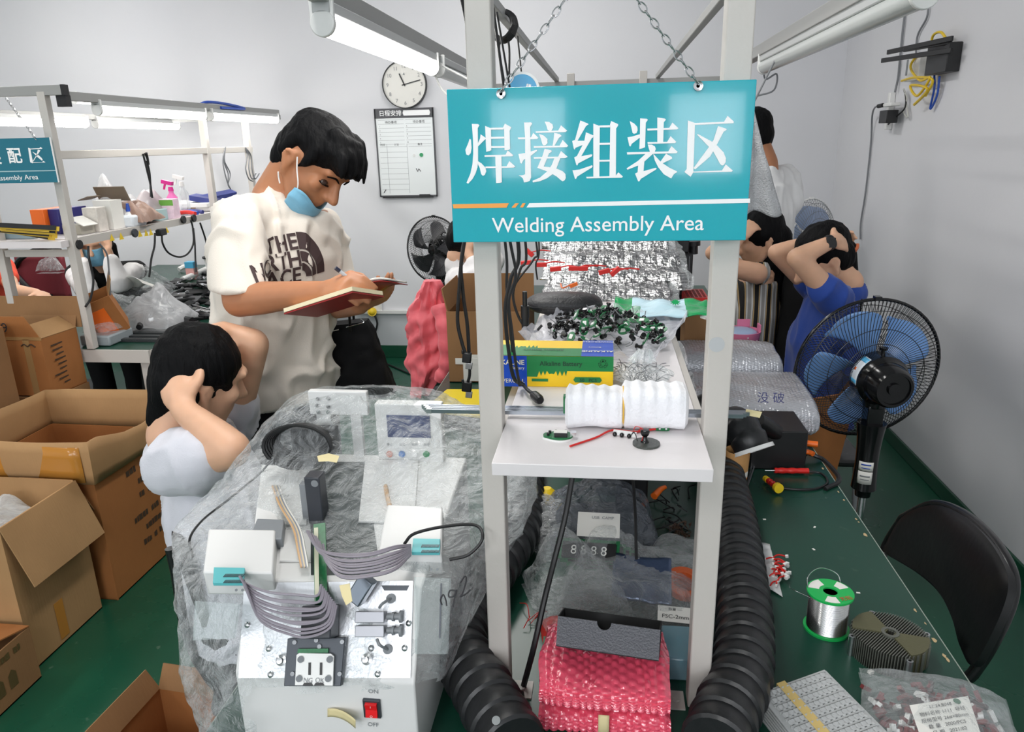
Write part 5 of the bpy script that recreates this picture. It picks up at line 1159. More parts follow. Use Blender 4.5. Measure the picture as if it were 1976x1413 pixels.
solo('steel_parts_heap', MB().tube([Z(1350, 640, BZ+.1), Z(1362, 660, BZ+.09), Z(1352, 690, BZ+.06)], .012).tube([Z(1340, 660, BZ+.1), Z(1355, 700, BZ+.05)], .01).tube([Z(1335, 700, BZ+.03), Z(1370, 690, BZ+.06), Z(1390, 705, BZ+.02)], .012), mat('dark steel', (60, 60, 64), .25, .8), 'dark steel tools heaped between the shelf and the right post', 'tools', kind='stuff')
# stool cover in the gap: cardboard leaning below the fan
cp = thing('leaning_cardboard', 'brown cardboard panel standing beyond the bench edge below the fan', 'cardboard', Z(1605, 920, 0)+V((.1, .3, 0)))
qa = [Y(1540, 790, 2.55), Y(1625, 770, 2.62), Y(1655, 720, 2.66), Y(1648, 800, 2.66), Y(1618, 905, 2.66), Y(1605, 1000, 2.66), Y(1545, 1000, 2.60)]
for p in qa: p.y = 2.6+(p.x-.6)*.25
cpm = MB().poly3(qa, (.004, .012, 0)); part('panel', cpm, CARD3, cp)
part('panel_foot', MB().bb((qa[-1].x, 2.6, 0), (qa[-2].x, 2.61, qa[-1].z)), CARD3, cp)
# ---------------------------------------------------------------- pedestal fans
CAGE = mat('fan guard wire', (20, 20, 22), .3); FBL = mat('blue fan blade', (125, 168, 226), .25); FBLG = mat('grey blue fan blade', (165, 182, 212), .3); FBD = mat('dark fan blade', (58, 58, 62), .35)
def fan(label, c, r, ax, h, bm, wires=96, ang=0, cage=CAGE, body=BLACKG, stickers=False, blades=5, wr=.0011):
    """c: guard centre, ax: unit vector from blades to motor"""
    ax = V(ax).normalized(); u, w = frame(ax); t = thing('pedestal_fan', label, 'fan', (c.x, c.y, 0), 'pedestal fans')
    P = lambda a, q, d: c+u*math.cos(a)*q+w*math.sin(a)*q+ax*d
    part('guard_rim', MB().tube([P(k*PI/24, r, 0) for k in range(48)], wr*5, 10, 1, closed=True, caps=False), body, t)
    cg = MB()
    for k in range(wires):
        a = 2*PI*k/wires
        for s in (1, -1):
            cg.tube([P(a+s*.0, r, s*.004), P(a+s*.16, r*.80, s*.05), P(a+s*.33, r*.48, s*.068), P(a+s*.42, r*.24, s*.070)], wr, 4, 3, caps=False)
    for q, d in ((.88, .035), (.66, .062), (.46, .068), (.25, .070)):
        for s in (1, -1): cg.tube([P(k*PI/20, r*q, s*d) for k in range(40)], wr*1.1, 5, 1, closed=True, caps=False)
    part('guard', cg, cage, t)
    for k in range(blades):
        a0 = ang+2*PI*k/blades
        def bf(u_, v_, a0=a0):
            q = r*(.17+.70*v_); wd = (.20+.33*v_-.10*v_*v_)*1.25; a = a0+(u_-.42)*wd*2*(1-.16*(2*v_-1)**6)+.35*v_
            ed = max(0, v_-.86)*.9*(abs(u_-.35)*2)**2
            return P(a, q*(1-ed*.9), -.005+(.5-u_)*.05*(.8+.2*v_))
        part('blade', MB().grid(bf, 12, 16), bm, t, solid=.002)
    part('hub', MB().lathe([(0, -.034), (.028, -.030), (.034, -.01), (.034, .02), (0, .022)], c, ax, 24), body, t)
    mh_ = part('motor_housing', MB().lathe([(0, .03), (.066, .032), (.082, .054), (.082, .112), (.070, .124), (.0695, .128)], c, ax, 36).lathe([(.0, .124), (.0695, .124), (.064, .178), (.057, .188), (.049, .188), (.048, .181), (.02, .179), (.019, .186), (0, .187)], c, ax, 36), body, t)
    part('oscillation_knob', MB().cyl(c+ax*.09+V((0, 0, .08)), c+ax*.09+V((0, 0, .096)), .006).cyl(c+ax*.09+V((0, 0, .096)), c+ax*.09+V((0, 0, .104)), .012, .014), body, t)
    b = c+ax*.075
    part('neck', MB().cyl(b+V((0, 0, -.07)), b+V((0, 0, -.10)), .038, .034).bar(b+V((0, 0, -.09)), b+V((0, 0, -.18)), .050, .058, (0, 1, 0)), body, t, bevel=.004)
    H0 = b.z-.16
    part('control_column', MB().tube([b+V((0, 0, -.155)), b+V((0, 0, -.22)), b+V((0, 0, -.30)), b+V((0, 0, -.39))], lambda q: .046-.012*math.sin(q*2.4)+.002*q, 20, 5).lathe([(.024, 0), (.026, .02), (.03, .04)], b+V((0, 0, -.42))), body, t)
    part('clip', MB().bar(P(PI/2 if w.z > .5 else 0, r+.002, 0)-V((0, 0, .004)), P(PI/2 if w.z > .5 else 0, r+.002, 0)+V((0, 0, .008)), .026, .02), body, t)
    part('pole', MB().cyl((b.x, b.y, .03), (b.x, b.y, b.z-.40), .0125), CHROME, t)
    part('base', MB().lathe([(0, 0), (.17, 0), (.175, .012), (.15, .03), (.04, .042), (.03, .07), (0, .072)], (b.x, b.y, 0)), body, t)
    if stickers:
        sm = MB(); L_ = (EYE-b); L_.z = 0; L_.normalize(); sd = L_.cross(V((0, 0, 1))); yb = b-V((0, 0, .315))
        for dz, hh_ in ((.016, .032), (-.025, .045)):
            m = MB().grid(lambda u_, v_: yb+V((0, 0, dz+(v_-.5)*hh_))+Matrix.Rotation((u_-.5)*1.2, 3, 'Z') @ L_*.0388, 8, 3); part('sticker', m, PAPER, t, solid=.0004)
            part('sticker_print', MB().grid(lambda u_, v_: yb+V((0, 0, dz+.006+(v_-.5)*.005))+Matrix.Rotation((u_-.5)*.8, 3, 'Z') @ L_*.0393, 6, 2).grid(lambda u_, v_: yb+V((0, 0, dz-.006+(v_-.5)*.003))+Matrix.Rotation((u_-.5)*.7, 3, 'Z') @ L_*.0393, 6, 2), GREY if dz < 0 else BLUE, t, solid=.0002)
        side = (L_+ax*-.2).normalized()
        def es(u_, v_, rr=.0646):
            a = (v_-.5)*1.35+.12; q0 = math.atan2(L_.dot(w), L_.dot(u)); return P(q0+a, rr, .058+.036*u_)
        ga = math.atan2((V((-.55, -.8, .25))).dot(w), (V((-.55, -.8, .25))).dot(u))
        part('energy_label', MB().grid(lambda u_, v_: P(ga+(v_-.5)*1.2, .0826, .060+.044*u_), 4, 14), mat('white sticker', (225, 232, 240), .3), mh_, solid=.0004)
        part('energy_label_bands', MB().grid(lambda u_, v_: P(ga-.56+v_*.2, .0831, .062+.040*u_), 4, 5).grid(lambda u_, v_: P(ga+.40+v_*.15, .0831, .062+.040*u_), 4, 5), mat('sticker blue', (90, 180, 225), .3), mh_, solid=.0003)
        part('energy_label_arrow', MB().grid(lambda u_, v_: P(ga-.05+v_*.12, .0831, .070+.010*u_), 3, 3), ORANGE, mh_, solid=.0003)
    return t
cf = Y(1672, 712, 2.45)
fan('large black pedestal fan with blue blades, back turned, beyond the right bench edge', cf, .238, (.14, -.98, -.06), 0, FBL, 110, .35, stickers=True)
fan('pale pedestal fan with grey-blue blades, far right behind the sitting person in blue', Y(1560, 450, 4.6), .20, (-.55, .8, 0), 0, FBLG, 60, .8, GREYC, WHITE)
fan('dark grey pedestal fan by the back wall, left of the big sign', Y(838, 482, 4.55), .205, (.35, .93, -.05), 0, FBD, 90, .2)
solo('fan_cable', MB().tube([V((-1.05, 4.6, .006)), V((-1.2, 4.75, .006)), V((-1.3, 4.9, .006)), V((-1.5, 5.1, .006)), V((-1.7, 5.3, .006))], .006), CABLE, 'black cable on the floor by the back wall', 'cable')
# ---------------------------------------------------------------- folding chair by the wall
fc = thing('folding_chair', 'black folding chair with curved padded back, pushed up at the right bench edge', 'chair', V((.80, 1.5, 0)))
PADB = mat('black vinyl pad', (16, 16, 18), .3, bump=(60, .05))
# backrest leans away from the bench; corners lie on a near-vertical plane
bn, bp0 = V((-1, .12, .28)).normalized(), V((.76, 1.5, .74))
oc = [(1706, 1062), (1742, 1000), (1800, 976), (1850, 990), (1900, 1030), (1938, 1085), (1950, 1130), (1938, 1180), (1905, 1250), (1880, 1285), (1862, 1262), (1846, 1205), (1815, 1145), (1770, 1105), (1715, 1072)]
ctr = PL(1845, 1110, bp0, bn)
op = catmull([PL(x, y, bp0, bn) for x, y in oc+[oc[0]]], 5)[:-1]
bkm = MB(); L = len(op); vs = []; fs = []
for lay, (sc_, of) in enumerate(((.90, -.010), (1.0, -.004), (1.0, .010), (.94, .016))):
    for p in op: q = ctr+(p-ctr)*sc_; bow = ((q-ctr).y/.3)**2*-.03; vs.append(q-bn*(of)+V((-bow*0, 0, 0)))
for l in range(3):
    for i in range(L): fs.append((l*L+i, l*L+(i+1) % L, (l+1)*L+(i+1) % L, (l+1)*L+i))
fs += [tuple(reversed(range(L))), tuple(range(3*L, 4*L))]
part('backrest', bkm.add(vs, fs), PADB, fc)
tb_ = [PL(x, y, bp0-bn*.014, bn) for x, y in ((1742, 1000), (1800, 974), (1855, 990), (1905, 1030), (1944, 1085), (1956, 1130), (1943, 1185), (1908, 1255), (1878, 1300))]
e_ = tb_[-1]; part('frame_tube', MB().tube(tb_+[e_+(e_-tb_[-2])*1.2, V((.72, 1.14, .42)), V((.62, 1.1, .0))], .0115, 12, 6), TUBE_B, fc)
e0 = tb_[0]; part('frame_tube', MB().tube([e0, PL(1705, 1065, bp0-bn*.014, bn), V((.72, 1.78, .42)), V((.62, 1.80, 0))], .0115, 12, 6), TUBE_B, fc)
part('seat', MB().box((.60, 1.47, .44), (.34, .38, .035), (0, .04, 0)), PADB, fc, bevel=.012)
for y in (1.22, 1.72): part('rear_leg', MB().tube([V((.56, y, .43)), V((.70, y, .22)), V((.85, y, .0))], .011, 10), TUBE_B, fc)
part('foot_bar', MB().cyl((.80, 1.22, .07), (.80, 1.72, .07), .008), TUBE_B, fc)
# ---------------------------------------------------------------- on the right wall
Wx = XR-.001
def XW(px, py, d=.0): return X(px, py, XR-d)
rt_ = thing('wifi_router', 'black router box with stick antennas on the right wall', 'router', XW(1820, 112))
a, b = XW(1796, 146, .03), XW(1846, 80, .03)
part('body', MB().bb((XR-.06, b.y, a.z), (XR-.002, a.y, b.z)), BLACK, rt_, bevel=.003)
for (x0, y0, d0), (x1, y1, d1) in (((1838, 74, .06), (1713, 101, .17)), ((1836, 97, .06), (1702, 117, .17)), ((1836, 80, .05), (1745, 96, .14))):
    p, q = XW(x0, y0, d0), XW(x1, y1, d1); part('antenna', MB().bar(p, q, .012, .022), BLACK, rt_, bevel=.002)
jbx = thing('network_box', 'white network box behind the router antennas', 'box', XW(1775, 120)); a, b = XW(1758, 158), XW(1792, 100); part('body', MB().bb((XR-.035, b.y, a.z), (XR-.001, a.y, b.z)), WHITE, jbx, bevel=.003)
part('ports', MB().bb((XR-.037, a.y-.03, a.z+.03), (XR-.035, a.y-.01, b.z-.02)), GREY, jbx)
yw = mat('yellow network cable', (225, 190, 40), .45)
cable([XW(1797, 100, .05), XW(1800, 70, .06), XW(1815, 62, .06), XW(1826, 75, .05)], .006, 'yellow cable arching over the router', yw)
cable([XW(1770, 105, .04), XW(1757, 130, .05), XW(1775, 155, .06), XW(1795, 150, .06), XW(1770, 185, .06), XW(1757, 165, .06), XW(1790, 172, .06), XW(1764, 202, .05), XW(1783, 185, .05)], .006, 'coiled yellow network cable hanging below the network box', yw)
cable([XW(1740, 156, .05), XW(1762, 150, .06), XW(1790, 150, .06), XW(1800, 158, .05), XW(1786, 185, .05)], .006, 'yellow cable bundle tied across the coil', yw)
cable([XW(1803, 146, .03), XW(1803, 170, .03), XW(1795, 210, .02), XW(1808, 185, .02), XW(1813, 147, .03)], .005, 'blue cable looping below the router', mat('blue cable', (40, 80, 170), .45))
pst = thing('power_strip', 'white power strip with a black adapter on the right wall', 'power strip', XW(1722, 212))
a, b = XW(1717, 250), XW(1730, 178); part('body', MB().bb((XR-.032, b.y, a.z), (XR-.001, a.y, b.z)), WHITE, pst, bevel=.004)
a, b = XW(1706, 238, .06), XW(1724, 212, .06); part('adapter', MB().bb((XR-.09, b.y, a.z), (XR-.032, a.y, b.z)), BLACK, pst, bevel=.003)
a, b = XW(1704, 207, .06), XW(1726, 198, .06); part('plug', MB().bb((XR-.08, b.y-.01, a.z), (XR-.032, a.y-.01, b.z)), WHITE, pst, bevel=.003); part('plug_tip', MB().cyl(XW(1704, 203, .08), XW(1695, 205, .09), .011), BLACK, pst)
cable([XW(1697, 205, .085), XW(1688, 208, .07), XW(1683, 225, .03), XW(1681, 270, .01), XW(1675, 330, .01), XW(1669, 380, .01), XW(1661, 430, .01), XW(1660, 462, .01)], .005, 'thin black cable hanging down the right wall from the power strip', GREYC)
cable([XW(1746, 28, .01), XW(1742, 60, .01), XW(1737, 110, .01), XW(1733, 150, .01), XW(1727, 178, .02)], .006, 'grey cable running down the wall to the power strip', GREYC)
cable([XW(1792, 10, .01), XW(1788, 35, .01), XW(1772, 65, .01), XW(1768, 90, .01), XW(1768, 110, .03)], .005, 'dark cable running down the wall to the network box', GREYC)
cable([XW(1714, 240, .05), XW(1730, 225, .04), XW(1745, 210, .03), XW(1748, 190, .02), XW(1744, 172, .02)], .004, 'thin black lead from the adapter to the coil beside the power strip')
cable([XW(1744, 172, .02), XW(1750, 190, .02), XW(1744, 215, .02), XW(1752, 225, .02), XW(1746, 180, .02)], .004, 'coiled pale lead beside the power strip', mat('pale cable', (190, 190, 185), .5))
# ---------------------------------------------------------------- cardboard boxes on the left floor
GLT = mat('packing tape', (196, 134, 58), .18, alpha=.9)
INKB = mat('box print', (70, 52, 38), .7)
def wallq(m, A, B_, h0, h1, t=.005, lean=0, out=None):
    """one carton wall from A to B between heights"""
    A, B_ = V(A), V(B_); d = (B_-A).normalized(); n = V((d.y, -d.x, 0))*(1 if out is None else out)
    return m.poly3([V((A.x, A.y, h0)), V((B_.x, B_.y, h0)), V((B_.x, B_.y, h1))+n*lean, V((A.x, A.y, h1))+n*lean], -n*t)
def carton(name, label, P4, z0, z1, m, lean=0, bottom=True, group=None):
    c = sum((V(p) for p in P4), V((0, 0)))/4 if len(P4[0]) == 2 else V((0, 0))
    t = thing(name, label, 'cardboard box', (c.x, c.y, z0), group); mb = MB()
    for i in range(4): a, b = P4[i], P4[(i+1) % 4]; wallq(mb, (a[0], a[1], 0), (b[0], b[1], 0), z0, z1, .005, lean)
    if bottom: mb.poly3([(p[0], p[1], z0) for p in P4], (0, 0, .005))
    part('box', mb, m, t); return t
def flap(t, A, B_, ext, m, label=None, skew=0):
    A, B_ = V(A), V(B_); e = V(ext); d = (B_-A)
    n = d.cross(e).normalized()*.004
    return part('flap', MB().poly3([A, B_, B_+e-d*skew, A+e+d*skew], n), m, t, label)
# big box with a folded-up collar
t = carton('cardboard_box', 'biggest open cardboard box with an upright flap collar and orange tape, behind the front box', [(-1.80, 2.19), (-1.80, 2.68), (-2.36, 2.70), (-2.34, 2.21)], 0, .50, CARD3)
def collar(u, v):
    pts = [(-1.80, 2.19), (-1.795, 2.44), (-1.80, 2.68), (-1.88, 2.705), (-2.20, 2.70), (-2.36, 2.70), (-2.35, 2.45), (-2.34, 2.21), (-2.12, 2.19)]
    n = len(pts); f = u*n; i = int(f) % n; k = f-int(f); a, b = pts[i], pts[(i+1) % n]; x, y = a[0]+(b[0]-a[0])*k, a[1]+(b[1]-a[1])*k
    z = .485+v*(.165+.012*N((u*9, 0, 0), 1, 4)-(.05 if .02 < u < .28 else 0)*math.sin((u-.02)/.26*PI)); o = .012+v*.03*N((u*5, v, 0), 1, 2)
    return V((x+(o if x > -2 else -o*.5), y+(-o if y < 2.4 else o), z))
part('collar', MB().grid(collar, 90, 5, True), CARD2, t, solid=.005)
tp1 = MB().grid(lambda u, v: V((-2.33+.515*u, 2.172-.006*math.sin(u*9), .495+v*.135)), 12, 4); part('tape', tp1, GLT, t, 'shiny orange packing tape', solid=.001)
for k in range(6): part('print', smudge(MB(), (-1.799, 2.36+.03*((k*2) % 3), .425-.056*k-.03*(k > 2)), (0, 1, 0), (0, 0, 1), (.20, .16, .14, .22, .22, .24)[k], .026, k), INKB, t)
# front box with hanging flap and plastic inside
t = carton('cardboard_box', 'open cardboard box at the left edge with its flap hanging down and clear plastic inside', [(-1.83, 1.80), (-1.83, 2.14), (-2.35, 2.15), (-2.35, 1.81)], 0, .52, CARD2)
flap(t, (-1.828, 1.80, .52), (-1.828, 2.14, .52), (.055, .02, -.215), CARD2)
flap(t, (-1.84, 2.142, .52), (-2.05, 2.147, .52), (.02, .05, -.14), CARD)
flap(t, (-2.35, 1.81, .52), (-2.35, 2.15, .52), (-.12, 0, .12), CARD2)
part('tape', MB().poly3([(-1.829, 1.93, 0.02), (-1.829, 1.97, .02), (-1.829, 1.97, .16), (-1.829, 1.93, .16)], (.0006, 0, 0)), GLT, t)
solo('clear_plastic_bag', bag((-2.05, 1.97, .36), (.36, .26, .13), .2, 31, .04, 36), film('box bag', a=.28, edge=.6, scale=14, bump=1), 'crumpled clear plastic bag inside the open box at the left edge', 'bag')
solo('packing_filler', MB().bb((-2.33, 1.83, .01), (-1.86, 2.12, .355)), CARD, 'brown cartons filling the box under the clear plastic', 'filler')
# small box bottom left
t = carton('cardboard_box', 'small printed cardboard box at the bottom left corner', [(-1.785, 1.53), (-1.785, 1.775), (-2.1, 1.78), (-2.1, 1.535)], 0, .19, CARD)
flap(t, (-1.785, 1.775, .19), (-2.1, 1.78, .19), (0, -.11, .03), CARD3); flap(t, (-1.785, 1.53, .19), (-2.1, 1.535, .19), (0, .1, .03), CARD3)
bp_ = smudge(MB(), (-1.784, 1.58, .148), (0, 1, 0), (0, 0, 1), .14, .022, 8)
for k in range(3): bp_.prism([(0, 0), (.03, 0), (.03, .045), (.015, .06), (0, .045)], (-1.784, 1.56+.05*k, .05), (0, 1, 0), (0, 0, 1), .0005)
part('print', bp_, mat('olive box print', (92, 76, 40), .7), t)
# open box front centre
c0 = Z(300, 1292, .27); dA = (Z(185, 1413, .27)-c0).normalized(); dB = (Z(405, 1308, .27)-c0).normalized(); dA.z = dB.z = 0
L1, L2 = .36, .30; p = [c0, c0+dB*L2, c0+dB*L2+dA*L1, c0+dA*L1]
cin = c0-(dA+dB)*.0
t = carton('cardboard_box', 'open empty cardboard box on the green floor in front of the machine', [(q.x, q.y) for q in p], 0, .21, CARD3)
for i in range(4):
    a, b = p[i].copy(), p[(i+1) % 4].copy(); a.z = b.z = .208; mid = (p[0]+p[2])/2; o = ((a+b)/2-mid); o.z = 0; o.normalize()
    flap(t, a, b, o*.025+V((0, 0, .065)), CARD, skew=.03)
# boxes standing on others before the left table
solo('cardboard_box', MB().bb((-2.66, 2.74, 0), (-2.36, 2.97, .60)), CARD, 'brown cardboard box mostly hidden, under the taped box with open flaps', 'cardboard box')
t = carton('cardboard_box', 'taped cardboard box with four open flaps standing before the left workstation post', [(-2.375, 2.755), (-2.365, 2.965), (-2.60, 2.965), (-2.57, 2.755)], .60, .86, CARD3)
flap(t, (-2.64, 2.965, .865), (-2.365, 2.965, .865), (.0, .045, .12), CARD, skew=0); part('back_sheet', MB().poly3([(-2.80, 2.975, .86), (-2.345, 2.975, .86), (-2.345, 2.985, 1.0), (-2.80, 2.985, 1.0)], (0, .004, 0)), CARD, t)
flap(t, (-2.375, 2.755, .86), (-2.365, 2.965, .86), (-.08, 0, .05), CARD2)
fl = flap(t, (-2.375, 2.755, .86), (-2.57, 2.755, .86), (-.05, -.01, .10), CARD3)
part('handwriting', MB().text('99', V((-2.53, 2.738, .915)), (1, 0, 0), (-.0, -.1, 1), .06), INK, t)
pr = MB()
for k in range(9): pr.box((-2.3695, 2.86+.01*math.sin(k*5), .82-.022*k), (.0008, .13-.03*(k % 3), .006), (0, 0, .05))
part('print', pr, INKB, t); part('logo', MB().tube([V((-2.47, 2.7535, .83)), V((-2.455, 2.7535, .838)), V((-2.44, 2.7535, .828)), V((-2.425, 2.7535, .838)), V((-2.405, 2.7535, .826))], .003, 5, 3), INKB, t)
part('tape', MB().bb((-2.57, 2.7535, .855), (-2.37, 2.7545, .87)).bb((-2.46, 2.7535, .61), (-2.43, 2.7545, .86)), mat('clear tape', (190, 150, 100), .12, alpha=.6), t)
t = carton('cardboard_box', 'cardboard box at the left edge beside the taped box', [(-2.41, 2.44), (-2.45, 2.66), (-2.74, 2.68), (-2.73, 2.45)], 0, .935, CARD)
part('lid_flap', MB().poly3([(-2.41, 2.44, .935), (-2.45, 2.66, .935), (-2.74, 2.68, .935), (-2.73, 2.45, .935)], (0, 0, .005)), CARD3, t)
part('seam', MB().bb((-2.73, 2.4365, .80), (-2.39, 2.4385, .806)), CARD2, t)
pr = smudge(MB(), (-2.50, 2.437, .74), (1, 0, 0), (0, 0, 1), .07, .03, 3); pr.box((-2.45, 2.437, .68), (.05, .001, .01)); pr.box((-2.44, 2.437, .65), (.07, .001, .01)); part('print', pr, mat('purple box print', (74, 44, 84), .6), t)
# clear wrap pile and black cabinet under the left table
bagt('clear_plastic_bag', 'flat pile of clear plastic wrap on the floor under the left table', V((-2.55, 3.55, .0)), (1.0, .75, .25), FILM2, .1, 41, .05)
solo('black_cabinet', MB().bb((-2.85, 3.95, 0), (-2.2, 4.3, .70)), mat('black cabinet', (14, 14, 15), .4), 'black cabinet in the shade under the left table', 'cabinet', bevel=.004)
# ---------------------------------------------------------------- left workstation
LT = thing('workbench', 'green-topped bench of the left workstation by the back wall', 'workbench', (-2.5, 4.1, 0))
part('tabletop', MB().prism([(-2.92, 3.0), (-2.05, 3.0), (-2.05, 5.4), (-3.5, 5.4), (-3.5, 4.45), (-2.92, 4.45)], (0, 0, .722), (1, 0, 0), (0, 1, 0), .028), BENCH, LT)
part('apron', MB().bb((-2.92, 2.985, .69), (-2.05, 3.0, .748)).bb((-2.06, 3.0, .69), (-2.045, 5.3, .748)), PAINT, LT)
for x in (-2.88, -2.09):
    for y in (3.03, 5.2): part('leg', MB().bb((x-.025, y-.02, 0), (x+.025, y+.02, .72)), PAINT, LT, bevel=.003)
LF = thing('steel_rack', 'pale steel frame with a cluttered shelf on the left workstation', 'frame', (-2.5, 3.0, .75))
for x in (-2.33, -2.68):
    for y in ((3.0, 4.25, 4.78) if x > -2.5 else (3.0,)): part('post', MB().bb((x-.0175, y-.0175, .753), (x+.0175, y+.0175, 1.86 if y < 4 else 1.80)), PAINT, LF, bevel=.002)
part('crossbar', MB().bb((-3.1, 2.985, 1.845), (-2.235, 3.015, 1.885)), PAINT2, LF, bevel=.002); part('end_cap', MB().bb((-2.235, 2.984, 1.844), (-2.222, 3.016, 1.886)), BLACK, LF)
part('rail', MB().bb((-2.27, 3.02, 1.825), (-2.235, 5.12, 1.862)), PAINT2, LF, bevel=.002); part('rail', MB().bb((-3.06, 3.02, 1.80), (-3.03, 5.12, 1.83)), PAINT2, LF, bevel=.002); part('rail_joint', MB().bb((-2.275, 3.0, 1.80), (-2.23, 3.03, 1.845)), BLACK, LF)
part('cross_rail', MB().bb((-3.06, 5.1, 1.80), (-2.235, 5.13, 1.83)), PAINT2, LF); part('side_rail', MB().bb((-2.345, 3.0, 1.59), (-2.315, 4.82, 1.625)), PAINT, LF, bevel=.002)
LS = 1.25
part('shelf_board', MB().bb((-2.70, 3.0175, LS-.03), (-2.35, 4.95, LS)), SHELF, LF); part('shelf_edge', MB().bb((-2.349, 3.02, LS-.032), (-2.325, 4.95, LS+.004)), PAINT, LF); part('front_shelf', MB().bb((-2.78, 2.93, LS-.028), (-2.33, 2.98, LS)), SHELF, LF); part('lower_bar', MB().bb((-2.66, 2.99, LS-.075), (-2.35, 3.01, LS-.045)), PAINT, LF)
G2 = 'tube lights on the left gantry'
batten(-2.25, 3.21, 4.13, 1.795, 1, 'near lit tube light under the right rail of the left gantry', .022, G2)
batten(-2.245, 4.18, 5.08, 1.795, 1, 'far lit tube light under the right rail of the left gantry', .022, G2)
batten(-3.04, 4.30, 5.20, 1.775, 1, 'lit tube light under the left rail, behind the near right one', .022, G2)
batten(-3.04, 3.30, 4.22, 1.775, 1, 'lit tube light at the left edge above the left sign', .022, G2)
batten(-2.75, 3.75, 4.65, 1.88, 1, 'lit tube light just under the crossbar of the left gantry', .02, G2)
solo('cable_tie_bundle', MB().tube([V((-2.27, 4.13, 1.855)), V((-2.25, 4.2, 1.872)), V((-2.235, 4.4, 1.868)), V((-2.232, 4.6, 1.85)), V((-2.232, 4.3, 1.845))], .008), BLUE, 'blue cord tied on the right rail of the left gantry', 'cord')
# its sign
lsg = thing('hanging_sign', 'darker teal hanging sign ending in Assembly Area at the left edge', 'sign', (-2.44, 2.9, 1.5))
TEAL2 = mat('teal sign', (28, 112, 132), .35)
part('board', MB().bb((-2.63, 2.9, 1.499), (-2.262, 2.906, 1.678)), TEAL2, lsg); part('edge', MB().bb((-2.2625, 2.8995, 1.499), (-2.2605, 2.9065, 1.678)), SW, lsg)
for ch, px, py in (('配', 28, 301), ('装', -12, 303)): part('character', MB().text((ch, .02), Y(px, py, 2.8994), (1, 0, 0), (0, 0, 1), .066), SW, lsg)
P_ = [[(590,490),(640,510),(830,500),(845,475),(890,500),(880,515),(640,525),(690,780),(690,820),(635,795)], [(690,795),(890,795),(905,765),(955,798),(690,808)], [(795,530),(850,548),(700,780),(685,775),(770,640)], [(680,575),(790,630),(870,700),(900,745),(880,762),(780,680)]]
m = MB()
for q in P_: m.poly3([Y(a/10.87, 240+b/10.87, 2.8994) for a, b in q], (0, -.0006, 0))
part('character', m, SW, lsg)
part('stripe', MB().bb((-2.63, 2.8988, Y(60, 330, 2.9).z-.002), (-2.263, 2.8996, Y(60, 330, 2.9).z+.002)), mat('pale stripe', (170, 200, 205), .3), lsg)
a, b = Y(-8, 346, 2.8994), Y(74, 343, 2.8994); m = MB().text(('Assembly Area', .004), (a+b)/2+V((0, 0, .004)), b-a, (0, 0, 1), .028); w0 = max(p.x for p in m.v)-min(p.x for p in m.v)
for p in m.v: p.x = (a.x+b.x)/2+(p.x-(a.x+b.x)/2)*(b.x-a.x)/w0
part('lettering', m, SW, lsg)
chain(V((-2.32, 2.898, 1.67)), V((-2.47, 2.96, 1.84)), 16, .01, .005, .0012, 'thin steel chain of the left sign')
# shelf clutter on the left workstation
def Lz(px, py, z=LS): return Z(px, py, z)
def LXp(px, py, x=-2.40): return X(px, py, x)
def lbox(name, label, cat, px0, py0, px1, py1, x, d, m, w=None):
    """box standing on the left shelf whose camera-facing side spans the given outline at plane y"""
    y = X((px0+px1)/2, py1, x).y; y = min(max(y, 3.03), 4.9); a, b = Y(px0, py1, y), Y(px1, py0, y)
    dz = LS-a.z
    return solo(name, MB().bb((a.x, y, LS+.001), (b.x, y+d, b.z+max(0, dz)*0)), m, label, cat, bevel=.002)
lbox('binder_box', 'orange end of a stored box on the left shelf', 'box', 62, 405, 82, 432, -2.62, .2, ORANGE)
lbox('binder_box', 'dark blue stored box next to the orange one on the left shelf', 'box', 83, 404, 110, 432, -2.58, .2, mat('navy box', (40, 40, 110), .4))
YB_ = mat('black and yellow striped strip', (215, 180, 60), .4); rng = random.Random(14)
sp0 = None
for k in range(12):
    a = Y(rng.uniform(-10, 20), 434+k*1.6, 2.945+.004*k); b = Y(rng.uniform(88, 116), 440+k*2.0, 2.945+.004*k); a.z = max(a.z, LS+.03+.002*k); b.z = max(b.z, LS+.006)
    t = thing('tape_strip', 'yellow and black flat strip in the loose pile on the left shelf', 'strip', a, 'yellow and black strips piled on the left shelf'); part('strip', MB().bar(a, b, .0025, .02, (0, .3, 1)), YB_ if k % 3 else BLACK, t)
lbox('parts_bin', 'grey blue parts bin under the yellow strips at the left end of the left shelf', 'bin', 2, 447, 60, 466, -2.5, .06, mat('blue grey bin', (140, 160, 170), .4))
t = thing('small_open_box', 'small grey box with an open white lid beside the left post on the left shelf', 'box', LXp(155, 452)); q = LXp(158, 455); q.z = LS
part('box', MB().bb((q.x-.09, q.y, LS+.001), (q.x, q.y+.1, LS+.045)), mat('grey card', (176, 172, 160), .7), t); part('lid', MB().box((q.x-.01, q.y+.04, LS+.06), (.08, .1, .004), (0, .5, 0)), PAPER, t)
def at_l(px, py, x=-2.42): q = X(px, py, x); q.z = LS+.001; return q
q = at_l(178, 447); solo('white_bottle_box', MB().bb((q.x-.035, q.y, LS+.001), (q.x+.04, q.y+.07, LS+.115)), mat('printed white carton', (214, 208, 200), .5, var=(40, .3)), 'pale printed carton behind the small open box on the left shelf', 'carton', bevel=.003)
q = at_l(204, 441); t = thing('white_carton', 'white upright carton with its brown lid open on the left shelf', 'carton', q)
